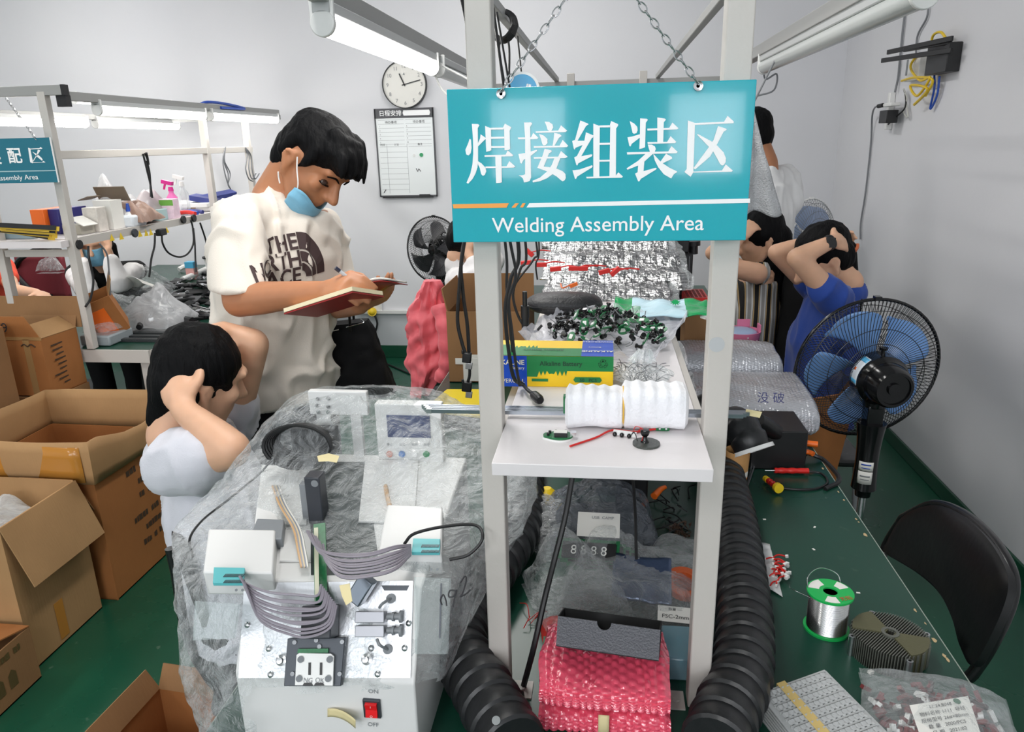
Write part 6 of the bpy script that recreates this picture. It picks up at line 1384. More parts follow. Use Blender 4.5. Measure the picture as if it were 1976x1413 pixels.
part('box', MB().bb((q.x-.045, q.y, LS+.001), (q.x+.045, q.y+.09, LS+.14)), PAPER, t); part('lid', MB().box((q.x-.02, q.y+.12, LS+.165), (.16, .004, .08), (.5, 0, .05)), mat('brown grey card', (120, 105, 88), .7), t); part('lid', MB().box((q.x-.1, q.y+.06, LS+.15), (.06, .1, .004), (0, -.3, 0)), mat('brown grey card', (120, 105, 88), .7), t)
bagt('clear_plastic_bag', 'puffy white plastic bag behind the white carton on the left shelf', at_l(232, 425, -2.5), (.22, .3, .16), film('milky puffy bag', a=.5, edge=.5, scale=12, bump=.8, tint=(240, 240, 242)), .2, 51, .05)
bagt('brown_parts_bag', 'brown parts bag next to the blue-capped bottle on the left shelf', at_l(262, 428, -2.42), (.2, .25, .11), mat('brown bag', (150, 120, 105), .4, bump=(30, .5)), .1, 53, .03)
q = at_l(252, 432, -2.38); t = thing('glue_bottle', 'small white bottle with a dark blue cap on the left shelf', 'bottle', q); part('bottle', MB().lathe([(.018, 0), (.02, .01), (.02, .06), (.01, .075)], q, n=16), WHITE, t); part('cap', MB().lathe([(.012, .075), (.006, .115), (0, .116)], q, n=14), BLUE, t)
q = at_l(240, 436, -2.38); solo('tissue_pack', MB().bb((q.x-.07, q.y, LS+.001), (q.x+.05, q.y+.12, LS+.06)), mat('white blue pack', (224, 230, 236), .4), 'white tissue pack at the shelf edge of the left workstation', 'pack', bevel=.012)
q = at_l(298, 428, -2.42); solo('parts_bin', MB().bb((q.x-.07, q.y, LS+.001), (q.x+.03, q.y+.12, LS+.06)), mat('pale teal bin', (165, 195, 195), .4), 'pale teal bin left of the pink packet on the left shelf', 'bin', bevel=.003)
solo('dome_bag', bag(at_l(292, 410, -2.5)+V((0, 0, .0)), (.2, .25, .17), 0, 57, .02, 24), mat('grey mauve bag', (175, 165, 168), .4, bump=(20, .4)), 'greyish bag behind the pale teal bin on the left shelf', 'bag')
q = at_l(328, 421, -2.38); t = thing('snack_packet', 'upright pink and white packet with a green top on the left shelf', 'packet', q); part('packet', MB().bb((q.x-.05, q.y, LS+.001), (q.x+.03, q.y+.06, LS+.11)), mat('pink spotted carton', (235, 205, 220), .4, var=(45, .25)), t, bevel=.002); part('green_top', MB().bb((q.x-.05, q.y-.0008, LS+.075), (q.x+.03, q.y, LS+.105)), mat('leaf green', (110, 170, 70), .4), t)
def spray(q, h, mb_, mc_, label):
    t = thing('spray_bottle', label, 'bottle', q); part('bottle', MB().lathe([(.026, 0), (.03, .01), (.03, h*.55), (.013, h*.68), (.013, h*.74)], q, n=18), mb_, t)
    part('trigger_head', MB().cyl(q+V((0, 0, h*.74)), q+V((0, 0, h*.85)), .015, .012, 14).bar(q+V((.015, 0, h*.93)), q+V((-.045, 0, h)), .022, .02).bar(q+V((-.03, 0, h*.92)), q+V((-.04, 0, h*.78)), .01, .008), mc_, t)
spray(at_l(336, 408, -2.40), .20, mat('pink bottle', (235, 120, 185), .3), mat('magenta', (230, 45, 150), .3), 'bright pink spray bottle on the left shelf')
spray(at_l(354, 380, -2.45), .22, film('clear bottle', a=.25, edge=.5, scale=4, bump=.05), WHITE, 'clear spray bottle with a white head standing at the back of the left shelf')
q = at_l(345, 394, -2.5); solo('white_tray', MB().bb((q.x-.25, q.y+.1, LS+.03), (q.x+.12, q.y+.4, LS+.055)), WHITE, 'flat white tray behind the bottles on the left shelf', 'tray', bevel=.004)
for k, (px, py, m, l) in enumerate(((358, 413, RED, 'red handled pliers at the left shelf edge'), (362, 406, BLUE, 'blue handled pliers behind the red ones on the left shelf'), (372, 404, mat('navy tool', (45, 50, 120), .4), 'navy tool lying behind the blue pliers on the left shelf'))):
    q = at_l(px, py, -2.4); solo('pliers', MB().tube([q+V((-.08, 0, .012)), q+V((0, .01, .02)), q+V((.06, 0, .012))], .012), m, l, 'tool')
t = thing('tool_box', 'low cardboard tray of coloured tools at the far end of the left shelf', 'tray', at_l(400, 395, -2.45)); q = at_l(396, 398, -2.42); part('tray', MB().bb((q.x-.12, q.y, LS+.001), (q.x+.04, q.y+.35, LS+.05)), CARD2, t)
part('contents', MB().box((q.x-.05, q.y+.1, LS+.07), (.15, .2, .03), (0, .2, .3)).box((q.x-.02, q.y+.2, LS+.08), (.06, .25, .03), (.1, .3, -.4)), mat('blue violet tools', (60, 70, 140), .4), t); part('yellow_tool', MB().box((q.x+.0, q.y+.06, LS+.06), (.06, .06, .02), (0, .4, 0)), YELLOW, t)
q = at_l(400, 408, -2.4); solo('white_packet', MB().bb((q.x-.08, q.y, LS+.001), (q.x+.05, q.y+.2, LS+.035)), mat('white packet', (228, 228, 226), .4, bump=(20, .5)), 'soft white packet by the tool tray on the left shelf', 'packet', bevel=.015)
# knobs, plugs and tags along the shelf edge
for px, py, m, l in ((150, 472, BLACK, 'black round cable reel hook below the left end of the shelf edge'), (258, 450, DG, 'dark round knob in the middle of the left shelf edge'), (352, 424, BLACK, 'black round hook near the far end of the left shelf edge'), (372, 421, BLACK, 'black round hook at the far end of the left shelf edge')):
    q = X(px, py, -2.318); solo('shelf_hook', MB().lathe([(.006, 0), (.02, .0), (.022, .006), (.02, .012), (.006, .012)], q, (1, 0, 0), 18), m, l, 'hook')
q = X(311, 448, -2.318); solo('socket_plug', MB().box(q, (.03, .06, .035)), BLACK, 'black plug block on the left shelf edge', 'plug', bevel=.004)
for k, px in enumerate((216, 234, 270, 282, 291, 322)): q = X(px, 460-.14*(px-216), -2.322); solo('warning_tag', MB().poly3([q+V((0, -.018, -.012)), q+V((0, .018, -.012)), q+V((0, 0, .02))], (.001, 0, 0)), YELLOW, ['first yellow tag on the left shelf edge', 'second yellow tag on the left shelf edge', 'third yellow tag, right of the dark knob', 'fourth yellow tag, right of the dark knob', 'fifth yellow tag, left of the plug block', 'last yellow tag, right of the plug block'][k], 'tag')
def lc(pts, x, l, r=.005, m=None): return cable([X(a, b, x) for a, b in pts], r, l, m)
lc([(312, 452), (314, 470), (325, 488), (345, 496), (362, 490), (373, 470), (372, 440), (368, 425)], -2.31, 'black cable drooping in a loop below the left shelf')
lc([(373, 440), (376, 470), (377, 500), (378, 525)], -2.3, 'black cable hanging straight below the left shelf'); lc([(386, 430), (396, 460), (403, 490), (412, 510)], -2.3, 'black cable slanting down at the far end of the left shelf')
lc([(299, 450), (298, 475), (292, 500), (288, 535)], -2.3, 'thin black cable hanging to the left bench'); lc([(170, 475), (172, 500), (180, 540), (175, 575), (165, 592)], -2.3, 'black cable hanging by the left post')
lc([(192, 470), (206, 490), (210, 520), (213, 570)], -2.3, 'thin grey cable hanging before the masked person', .004, GREYC)
t = lc([(276, 297), (284, 330), (290, 355), (294, 382)], -2.31, 'pair of cables hanging from the side rail of the left frame, with a black plug'); 
cable([X(283, 310, -2.31), X(288, 330, -2.31), X(290, 350, -2.31), X(291, 380, -2.31)], .005, 'second cable of the pair hanging by the black plug'); solo('hanging_plug', MB().tube([X(281, 295, -2.31), X(284, 304, -2.31), X(287, 318, -2.31)], lambda t: .009-.004*t), BLACK, 'black plug hanging from the side rail of the left frame', 'plug')
for px, dx, l in ((434, 0, 'left of the grey cable loops'), (440, 6, 'middle one of the grey cable loops'), (446, 10, 'right one of the grey cable loops')): lc([(435, 284), (430+dx*.3, 310), (434+dx, 335), (440, 355), (445, 365)], -2.31, 'grey cable loop hung over the side rail, '+l, .004, GREYC)
for dx in (0, 6, 12): lc([(474, 285), (477+dx*.6, 300), (474+dx, 325), (480+dx, 345), (488+dx, 335 if dx else 350)], -2.31, 'grey cable draped at the far post, ' + {0: 'left strand', 6: 'middle strand', 12: 'right strand'}[dx], .004, GREYC)
# things on the left bench top
t = thing('tilted_carton', 'open cardboard box with an orange side leaning on the left bench', 'cardboard box', Z(228, 655, .75)); cc = Z(226, 652, .75)
rot = Euler((.25, -.35, .55)).to_matrix(); hb = .19; mb = MB()
for c_, d_ in (((0, -.06, hb/2), (.13, .004, hb)), ((0, .06, hb/2), (.13, .004, hb)), ((.065, 0, hb/2), (.004, .12, hb)), ((-.065, 0, hb/2), (.004, .12, hb)), ((0, 0, .002), (.13, .12, .004))): mb.box(cc+V((0, 0, .045))+rot @ V(c_), d_, rot)
part('box', mb, CARD3, t); part('orange_panel', MB().box(cc+V((0, 0, .045))+rot @ V((-.068, 0, hb*.4)), (.002, .112, hb*.72), rot).box(cc+V((0, 0, .045))+rot @ V((-.02, -.063, hb*.4)), (.08, .002, hb*.72), rot), ORANGE, t)
part('flap', MB().box(cc+V((0, 0, .045))+rot @ V((.09, .01, hb+.03)), (.004, .12, .08), rot @ Euler((0, .6, 0)).to_matrix()), CARD2, t)
solo('white_sheet', MB().grid(lambda u, v: Z(232+52*u, 585+8*v+12*u, .75)+V((0, .18*v, .12+.06*math.sin(u*2.6)-.06*v)), 10, 6), PAPER, 'curled white paper sheet behind the orange carton', 'paper', solid=.001)
q = Z(190, 655, .75); t = thing('grey_tray', 'grey plastic tray on the left bench beside the post', 'tray', q); part('tray', MB().bb((-2.42, 3.04, .751), (-2.27, 3.22, .80)), mat('grey tray', (150, 158, 162), .35), t, bevel=.008); part('bag_inside', bag((-2.345, 3.13, .80), (.13, .16, .05), 0, 61, .02, 18), FILM2, t)
q = Z(258, 540, .75); q.x = max(q.x, -2.85); t = thing('small_carton', 'small blue and pink carton standing on the far side of the left bench', 'carton', q); part('carton', MB().bb((q.x-.03, q.y, .751), (q.x+.03, q.y+.05, .87)), mat('pink carton', (225, 170, 165), .5), t); part('blue_top', MB().bb((q.x-.031, q.y-.001, .83), (q.x+.031, q.y+.051, .872)), mat('sky blue print', (80, 175, 215), .4), t)
q = V((-2.78, 4.98, .75)); t = thing('white_pot', 'white pot with a dark rim at the back of the left bench', 'pot', q); part('pot', MB().lathe([(.06, 0), (.075, .12), (.07, .12), (.055, .01)], q), WHITE, t); part('rim', MB().lathe([(.07, .118), (.083, .118), (.083, .13), (.07, .13), (.07, .118)], q), BLACK, t)
solo('plastic_grip_ring', MB().tube([Z(345, 520, .77), Z(358, 514, .785), Z(374, 515, .785), Z(372, 522, .775)], .018), WHITE, 'white curved plastic handle on the left bench', 'part'); solo('white_tube', MB().tube([Z(352, 541, .77), Z(412, 514, .79)], .022, 14), WHITE, 'long white tube lying on the left bench', 'tube')
JB = mat('black housing', (26, 26, 28), .35)
def housing(n):
    t = thing('plastic_housing', 'black plastic housing part strewn over the left bench', 'part', (0, 0, 0), 'black housings strewn on the left bench')
    if n == 0: part('shell', MB().bb((-.055, -.018, 0), (.055, .018, .014)).bb((-.05, -.026, .004), (-.02, .026, .02)), JB, t, bevel=.003)
    elif n == 1: part('shell', MB().tube([(-.07, 0, .008), (-.02, .012, .012), (.05, -.004, .008)], lambda q: .010+.006*q, 8, 4), JB, t); part('lug', MB().bb((.03, -.02, 0), (.06, .02, .008)), JB, t)
    else: part('shell', MB().prism([(-.05, -.02), (.04, -.025), (.06, 0), (.03, .022), (-.04, .02)], (0, 0, .002), (1, 0, 0), (0, 1, 0), .01), JB, t, bevel=.002)
    return t
hs_ = [housing(k) for k in range(3)]; used = set(); rng = random.Random(21)
for k in range(120):
    px, py = rng.uniform(225, 425), rng.uniform(532, 645)
    if px < 270 and py > 575: continue
    q = Z(px, py, .751)
    if not (-2.88 < q.x < -2.12 and 3.1 < q.y < 5.2): continue
    s = hs_[k % 3]; o = dup(s) if (k % 3) in used else s; used.add(k % 3)
    o.location = q+V((0, 0, .02*rng.random())); o.rotation_euler = (rng.uniform(-.2, .2), rng.uniform(-.2, .2), rng.uniform(0, 6.3)); sc_ = rng.uniform(.8, 1.5); o.scale = (sc_,)*3
sil = None; rng = random.Random(22)
for k in range(38):
    px, py = rng.uniform(230, 425), rng.uniform(540, 640); q = Z(px, py, .756)
    if not (-2.85 < q.x < -2.15 and 3.15 < q.y < 5.1) or (px < 270 and py > 575): continue
    if sil is None:
        sil = thing('metal_clip', 'bright metal clip lying among the black housings on the left bench', 'part', (0, 0, 0), 'metal clips strewn on the left bench'); part('clip', MB().bb((-.05, -.012, 0), (.05, .012, .006)).bb((-.05, -.012, 0), (-.044, .012, .02)), CHROME, sil, bevel=.001); o = sil
    else: o = dup(sil)
    o.location = q+V((0, 0, .02)); o.rotation_euler = (rng.uniform(-.3, .3), rng.uniform(-.3, .3), rng.uniform(0, 6.3))
for k, (px, py) in enumerate(((400, 585), (435, 575), (420, 600), (300, 600), (280, 590))):
    q = Z(px, py, .752); q.x = min(q.x, -2.14); solo('circuit_board', MB().box(q+V((0, 0, .008)), (.09, .06, .004), (.1, .1, k)), PCBG, ['green circuit board nearest the writing man on the left bench', 'green circuit board at the right edge of the left bench', 'green circuit board in the middle right of the left bench', 'green circuit board among metal clips on the left bench', 'green circuit board beside the curled white sheet'][k], 'circuit board')
bagt('clear_plastic_bag', 'clear plastic bag lying on the left bench behind the orange carton', Z(268, 575, .752), (.4, .35, .12), FILM2, .4, 71, .04); bagt('clear_plastic_bag', 'clear plastic bag at the near end of the left bench by the post', Z(205, 598, .752), (.3, .25, .08), FILM2, .1, 73, .04)
bagt('grey_plastic_bag', 'domed grey plastic bag on the left bench above the sitting person in the foreground', V((-2.28, 3.45, .751)), (.30, .3, .17), film('grey plastic film', tint=(205, 206, 208), a=.55, edge=.4, scale=12, bump=.9), 0, 75, .03)
for k in range(3): solo('heat_strip', MB().bb((-2.32+.0*k, 3.12+.06*k, .751), (-2.08, 3.15+.06*k, .765)), mat('dark ribbed strip', (40, 44, 46), .35, bump=(200, .5)), ['front dark ribbed strip on the left bench corner', 'middle dark ribbed strip on the left bench corner', 'rear dark ribbed strip on the left bench corner'][k], 'strip')
# burgundy chair
t = thing('office_chair', 'burgundy chair back with a black frame behind the left workstation', 'chair', V((-3.6, 4.45, 0)))
a = Y(82, 535, 4.4); part('backrest', MB().grid(lambda u, v: a+V(((u-.5)*.34, .05*math.sin(u*PI), (v-.5)*.30)), 10, 8), mat('burgundy fabric', (120, 40, 50), .8), t, solid=.03)
part('frame', MB().tube([a+V((-.19, 0, .05)), a+V((-.1, -.03, .13)), a+V((.05, -.03, .19)), a+V((.17, 0, .17))], .018).tube([a+V((-.2, -.02, .06)), a+V((-.1, -.02, -.07)), a+V((.05, -.02, -.22))], .016), BLACK, t); part('post', MB().cyl(a+V((0, .05, -.12)), V((a.x, a.y+.05, .05)), .025), BLACK, t); part('base', MB().lathe([(0, 0), (.25, 0), (.25, .03), (.04, .06), (0, .06)], V((a.x, a.y+.05, 0))), BLACK, t)
bagt('clear_plastic_bag', 'clear plastic bag hung on the burgundy chair', Y(95, 515, 4.32)+V((0, 0, -.04)), (.16, .06, .12), FILM2, 0, 81, .03)
# clock and planner on the back wall
def BW(px, py, d=0): return Y(px, py, YB-d)
cc = BW(780, 163, .03); rc_ = .160
ck_ = thing('wall_clock', 'round white wall clock with a thin black rim on the back wall', 'clock', cc)
part('rim', MB().lathe([(rc_-.006, .0), (rc_, 0), (rc_, .035), (rc_-.006, .035), (rc_-.006, 0)], V((cc.x, YB-.002, cc.z)), (0, -1, 0), 56), BLACK, ck_); part('dial', MB().lathe([(0, .0), (rc_-.005, 0), (rc_-.005, .024), (0, .025)], V((cc.x, YB-.002, cc.z)), (0, -1, 0), 56), PAPER, ck_)
nm_ = MB(); y_ = YB-.0285
for k in range(1, 13): a = PI/2-k*PI/6; nm_.text(str(k), V((cc.x+math.cos(a)*.123, y_, cc.z+math.sin(a)*.123)), (1, 0, 0), (0, 0, 1), .036)
part('numerals', nm_, mat('grey numerals', (150, 150, 152), .5), ck_)
for px, py, w in ((770, 142, .008), (811, 154, .006)):
    d = (BW(px, py, .03)-cc); part('hand', MB().bar(V((cc.x, y_-.002, cc.z))-d*.15, V((cc.x, y_-.002, cc.z))+V((d.x, 0, d.z)), w, .003, (0, 1, 0)), BLACK, ck_)
part('logo', MB().text('▲', V((cc.x, y_, cc.z+.07)), (1, 0, 0), (0, 0, 1), .018), GREY, ck_)
wbp = thing('planner_board', 'narrow whiteboard daily planner with a black frame on the back wall', 'whiteboard', BW(785, 380))
q = [BW(723, 212), BW(834, 208), BW(846, 376), BW(736, 380)]
x0, x1, z0, z1 = (q[0].x+q[3].x)/2-.0, (q[1].x+q[2].x)/2, (q[2].z+q[3].z)/2, (q[0].z+q[1].z)/2
part('board', MB().bb((x0, YB-.014, z0), (x1, YB-.002, z1)), mat('whiteboard', (226, 230, 230), .2), wbp)
f_ = MB()
for lo, hi in (((x0-.004, z0-.004), (x0+.006, z1+.004)), ((x1-.006, z0-.004), (x1+.004, z1+.004)), ((x0, z0-.006), (x1, z0+.006)), ((x0, z1-.062), (x1, z1+.004))): f_.bb((lo[0], YB-.017, lo[1]), (hi[0], YB-.002, hi[1]))
part('frame', f_, mat('dark frame', (70, 70, 74), .4), wbp)
yy = YB-.0176; w = x1-x0; h = z1-z0
tl = MB().text(('日程安排', .01), V((x0+w*.27, yy, z1-.029)), (1, 0, 0), (0, 0, 1), .042); part('title', tl, SW, wbp); part('title_field', MB().prism([(.5*w, -.047), (.94*w, -.047), (.955*w, -.029), (.94*w, -.011), (.5*w, -.011), (.485*w, -.029)], V((x0, yy, z1)), (1, 0, 0), (0, 0, 1), .0004), SW, wbp)
ru_ = MB(); y2 = YB-.0143
for k in range(7): ru_.bb((x0+.02, y2, z1-.075-k*.028), (x0+w*.49, y2+.0004, z1-.073-k*.028)); ru_.bb((x0+w*.52, y2, z1-.075-k*.028), (x1-.02, y2+.0004, z1-.073-k*.028))
for k in range(9): ru_.bb((x0+.02, y2, z1-.26-k*.038), (x0+w*.52, y2+.0004, z1-.258-k*.038))
for xx in (.17, .52): ru_.bb((x0+w*xx, y2, z0+.02), (x0+w*xx+.0025, y2+.0004, z1-.24))
ru_.bb((x0+w*.55, y2, z1-.26), (x1-.02, y2+.0004, z1-.258)); part('ruling', ru_, mat('grey rule', (150, 154, 156), .5), wbp)
l_ = MB()
for tx_, xx, zz2, s in (('待办事项', .27, .09, .022), ('待办事项', .75, .09, .022), ('时间', .1, .245, .018), ('计划', .34, .245, .018), ('备注', .75, .245, .018)): l_.text(tx_, V((x0+w*xx, y2, z1-zz2)), (1, 0, 0), (0, 0, 1), s)
for k in range(5): l_.text(str(k+1), V((x0+.03, y2, z1-.117-k*.028)), (1, 0, 0), (0, 0, 1), .014); l_.text(str(k+6), V((x0+w*.54, y2, z1-.117-k*.028)), (1, 0, 0), (0, 0, 1), .014)
part('lettering', l_, INK, wbp); part('scribble', MB().tube([BW(803, 325, .015), BW(806, 331, .015), BW(808, 326, .015), BW(812, 331, .015)], .0025, 5, 3).tube([BW(741, 372, .015), BW(745, 366, .015)], .003, 5, 1), INK, wbp)
part('magnet', MB().cyl(BW(813, 299, .014), BW(813, 299, .02), .014), mat('green magnet', (45, 160, 100), .3), wbp); part('magnet', MB().cyl(BW(799, 300, .014), BW(799, 300, .018), .01), WHITE, wbp); part('pen_tray', MB().bb((x0+.02, YB-.03, z0-.012), (x1-.03, YB-.014, z0-.002)).bb((x0+w*.7, YB-.034, z0-.003), (x0+w*.88, YB-.016, z0+.012)), BLACK, wbp)
struct('trim_1', MB().bb((-1.9, YB-.03, .36), (XR-.02, YB-.001, .385)), TK)
so = thing('wall_socket', 'white wall socket with a yellow plug low on the back wall', 'socket', BW(728, 600)); part('plate', MB().box(BW(729, 592, .012), (.07, .02, .1)), WHITE, so, bevel=.004); part('plug', MB().cyl(BW(718, 602, .02), BW(718, 602, .06), .035).ball(BW(718, 602, .05), .03), YELLOW, so); part('cord', MB().tube([BW(722, 606, .05), BW(728, 625, .05), BW(722, 650, .04), BW(724, 672, .03)], .008), CABLE, so)
# ---------------------------------------------------------------- people
def skin(name, c, c2=None):
    m = mat(name, c, .48, var=(30, .10), spec=.4); b = m.node_tree.nodes['Principled BSDF']
    b.inputs['Subsurface Weight'].default_value = .15; b.inputs['Subsurface Radius'].default_value = (.02, .008, .004); b.inputs['Subsurface Scale'].default_value = .3; return m
TANSK, FAIR = skin('tan skin', (178, 122, 88)), skin('fair skin', (218, 172, 142))
HAIR = mat('black hair', (8, 8, 10), .62, bump=(90, .6), vscale=(1, 1, .15), spec=.12)
def onb(F, U):
    F = V(F).normalized(); U = V(U); U = (U-F*U.dot(F)).normalized(); return F, U, U.cross(F)
def hm(F, L, U): return Matrix((F, L, U)).transposed()
def head(Hc, F, U, L, neck, nr=.054, detail=True):
    R_ = hm(F, L, U); P = lambda f, l, u: Hc+F*f+L*l+U*u
    q = [('e', P(-.008, 0, .012), (.096, .076, .094), R_), ('e', P(.028, 0, -.045), (.064, .060, .078), R_), ('e', P(.045, 0, -.092), (.042, .042, .034), R_),
         ('c', [(P(-.012, .054, -.06), .018), (P(.04, .036, -.108), .017), (P(.072, .0, -.116), .018), (P(.04, -.036, -.108), .017), (P(-.012, -.054, -.06), .018)]),
         ('c', [(P(.086, 0, .004), .010), (P(.102, 0, -.022), .0105), (P(.116, 0, -.043), .0125)]), ('c', [(P(.098, .012, -.046), .009), (P(.104, 0, -.05), .009), (P(.098, -.012, -.046), .009)]),
         ('c', [(P(.074, .045, .014), .012), (P(.087, .022, .018), .013), (P(.086, 0, .012), .012), (P(.087, -.022, .018), .013), (P(.074, -.045, .014), .012)]),
         ('c', [(P(.060, .045, -.03), .022), (P(.06, -.045, -.03), .022)] if False else [(P(.060, .040, -.034), .023)]), ('c', [(P(.060, -.040, -.034), .023)]),
         ('c', [(P(.080, .018, -.072), .009), (P(.090, 0, -.070), .0095), (P(.080, -.018, -.072), .009)]), ('c', [(P(.078, .016, -.082), .009), (P(.087, 0, -.083), .0095), (P(.078, -.016, -.082), .009)]),
         ('c', [(P(-.03, 0, -.06), nr*.98), (neck, nr)])]
    for s in (1, -1):
        q += [('c', [(P(-.006, s*.070, -.074), .0075), (P(-.012, s*.077, -.056), .007), (P(-.030, s*.084, -.034), .0065), (P(-.028, s*.085, -.016), .006), (P(-.012, s*.081, -.012), .0055), (P(-.004, s*.075, -.03), .006)]), ('e', P(-.014, s*.073, -.044), (.013, .006, .022), R_), ('c', [(P(-.016, s*.079, -.052), .0045), (P(-.020, s*.080, -.034), .004)])]
    return q
def hand(w, d, n, s, curls=(.5, .5, .55, .6), sz=1.0, tcurl=.4, spread=1.0):
    """wrist, direction of the fingers, palm normal, side of the thumb"""
    d, n, s = V(d).normalized(), V(n), V(s); n = (n-d*n.dot(d)).normalized(); s = (s-d*s.dot(d)-n*s.dot(n)).normalized()
    q = [('e', w+d*.045*sz, (.050*sz, .040*sz, .0155*sz), hm(d, s, n)), ('c', [(w, .024*sz), (w+d*.03*sz, .022*sz)]), ('c', [(w+d*.02*sz+s*.02*sz+n*.006*sz, .016*sz), (w+d*.05*sz+s*.028*sz+n*.004*sz, .0125*sz)])]
    for k in range(4):
        off = (.029, .010, -.010, -.028)[k]*sz; ln = (.070, .078, .072, .056)[k]*sz; p = w+d*(.080-.004*abs(k-1))*sz+s*off; ch = [(p-d*.02*sz, .0105*sz), (p, .0098*sz)]; dr = (d+s*(.12, .03, -.06, -.16)[k]*spread).normalized(); a = curls[k]
        for f in (.44, .31, .25):
            dr = (dr*math.cos(a)+n*math.sin(a)).normalized() if True else dr
            ax = dr; p = p+dr*ln*f; ch.append((p, (.0092, .0085, .0075)[(0 if f > .4 else 1 if f > .3 else 2)]*sz))
            nn = n; n2 = (n*math.cos(a)-d*math.sin(a))
        q.append(('c', ch))
    p = w+d*.028*sz+s*.030*sz+n*.004*sz; t1 = p+(d*.55+s*.75+n*.3*tcurl).normalized()*.036*sz; t2 = t1+(d*.85+s*(.35-tcurl*.5)+n*.5*tcurl).normalized()*.030*sz; t3 = t2+(d*.9+s*(.1-tcurl*.8)+n*.5*tcurl).normalized()*.022*sz
    q.append(('c', [(p, .0135*sz), (t1, .0115*sz), (t2, .0105*sz), (t3, .0085*sz)])); return q
def ring(c, a, b): return (V(c), V(a), V(b))
def folds(amp, sc, seed, st=(1, 1, .45)):
    def f(p, n):
        q = V((p.x*st[0], p.y*st[1], p.z*st[2])); r = 1-abs(N(q, sc, seed))*2.2
        return p+n*(amp*(max(0, r)**2-.35)+amp*.5*N(p, sc*.5, seed+4))
    return f
def tri(a, b, c, r): return ('c', [(a, r[0]), (b, r[1]), (c, r[2])])
def torso(sh, ch, wa, hi, side, fwd, w=(.165, .17, .155, .17), d=(.085, .115, .11, .12), top=None):
    q = []
    if top: q.append(ring(top[0], side*top[1], fwd*top[2]))
    for c, a, b in zip((sh, ch, wa, hi), w, d): q.append(ring(c, side*a, fwd*b))
    return ('l', q)
def legs(hi, side, knees, feet, r=(.085, .06, .042)):
    q = []
    for s, k, f in zip((-1, 1), knees, feet):
        h = hi+side*s*.085; fd = V((k[0]-h.x, k[1]-h.y, 0)); fd = fd.normalized() if fd.length > .1 else V((.6, -.6, 0)).normalized()
        q += [('c', [(h, r[0]), (V(k), r[1]), (V(f)+V((0, 0, .07)), r[2])]), ('c', [(V(f)+V((0, 0, .045)), .042), (V(f)+fd*.16+V((0, 0, .032)), .032)])]
    return q
def person(label, prims, sk, loc, voxel=.007, smooth=5):
    o = fuse('person', prims, voxel, sk, None, smooth, loc=loc); props(o, label, 'person'); return o
def hairshell(P_, q, parent, voxel=.006, amp=.006, name='hair', sc=22, m=None):
    fuse(name, q, voxel, m or HAIR, P_, 2, lambda p, n: p+n*(amp*N((p.x, p.y, p.z*.35), sc*2, 3)+amp*.8*N(p, sc*.6, 5)))
# ------ the man writing in a notebook
Hc = Y(611, 303, 1.92); F, U, L = onb((.655, -.20, -.73), (.73, 0, .68)); P = lambda f, l, u: Hc+F*f+L*l+U*u
fwd, side = V((.79, -.61, 0)), V((.61, .79, 0))
NB_ = Y(527, 385, 1.94); SR, SL = Y(456, 428, 1.76), Y(622, 440, 2.06)
ER, WR = Y(462, 580, 1.66), Y(622, 563, 1.60); EL, WL = Y(650, 588, 2.02), Y(694, 588, 1.80)
sh_c = (SR+SL)/2+V((-.01, .0, .03)); ch_c = Y(540, 500, 1.91); wa_c = Y(533, 670, 1.93); hi_c = Y(545, 800, 1.95); hi_c.z = .90
hipq = hi_c-V((0, 0, .02))
bp = head(Hc, F, U, L, NB_, .058)
bp += [torso(sh_c, ch_c, wa_c, hi_c, side, fwd, (.15, .15, .135, .155), (.07, .10, .09, .11)), ('c', [(NB_, .058), (sh_c+V((0, 0, .0)), .07)]), ('c', [(SR, .052), (ER, .041), (ER.lerp(WR, .3), .040), (WR, .026)]), ('c', [(SL, .052), (EL, .041), (EL.lerp(WL, .3), .038), (WL, .026)])]
hd_ = (Y(665, 545, 1.57)-WR)
pen_tip, pen_top = Y(698, 556, 1.60), Y(647, 517, 1.57)
bp += hand(WR, hd_, V((.15, .45, -.85)), V((.25, .75, .55)), (.75, .85, .9, .9), .98, .9, .5)
bp += hand(WL, (.75, -.45, .35), V((.05, .25, .95)), V((-.45, -.75, .45)), (.28, .3, .45, .55), .98, .5)
bp += legs(hipq, side, [hipq+V((.03, -.08, -.42)), hipq+V((.05, .09, -.42))], [(hipq.x-.02, hipq.y-.1, 0), (hipq.x+.03, hipq.y+.11, 0)])
man = person('standing man in a cream printed t-shirt writing in a red notebook, mask below his nose', bp, TANSK, (hi_c.x, hi_c.y, 0), .0055, 4)
SHIRT = mat('cream cotton', (226, 217, 206), .85, bump=(350, .12), sheen=.3)
sp_ = [torso(sh_c+V((0, 0, -.015)), ch_c, wa_c, hi_c+V((0, 0, .015)), side, fwd, (.165, .18, .175, .178), (.092, .125, .122, .128)), ('c', [(NB_+V((.005, 0, -.035)), .074), (sh_c+V((0, 0, -.02)), .088)]), ('c', [(SR.lerp(NB_, .55)+V((0, 0, -.015)), .060), (SR, .060)]), ('l', [ring(SR+V((.0, 0, .03)), side*.045, fwd*.055), ring(SR.lerp(ER, .22), side*.060, fwd*.066), ring(SR.lerp(ER, .5), side*.064, fwd*.072), ring(SR.lerp(ER, .86), side*.068, fwd*.080)]), ('c', [(SL.lerp(NB_, .55)+V((0, 0, -.02)), .06), (SL, .062), (SL.lerp(EL, .75), .068)])]
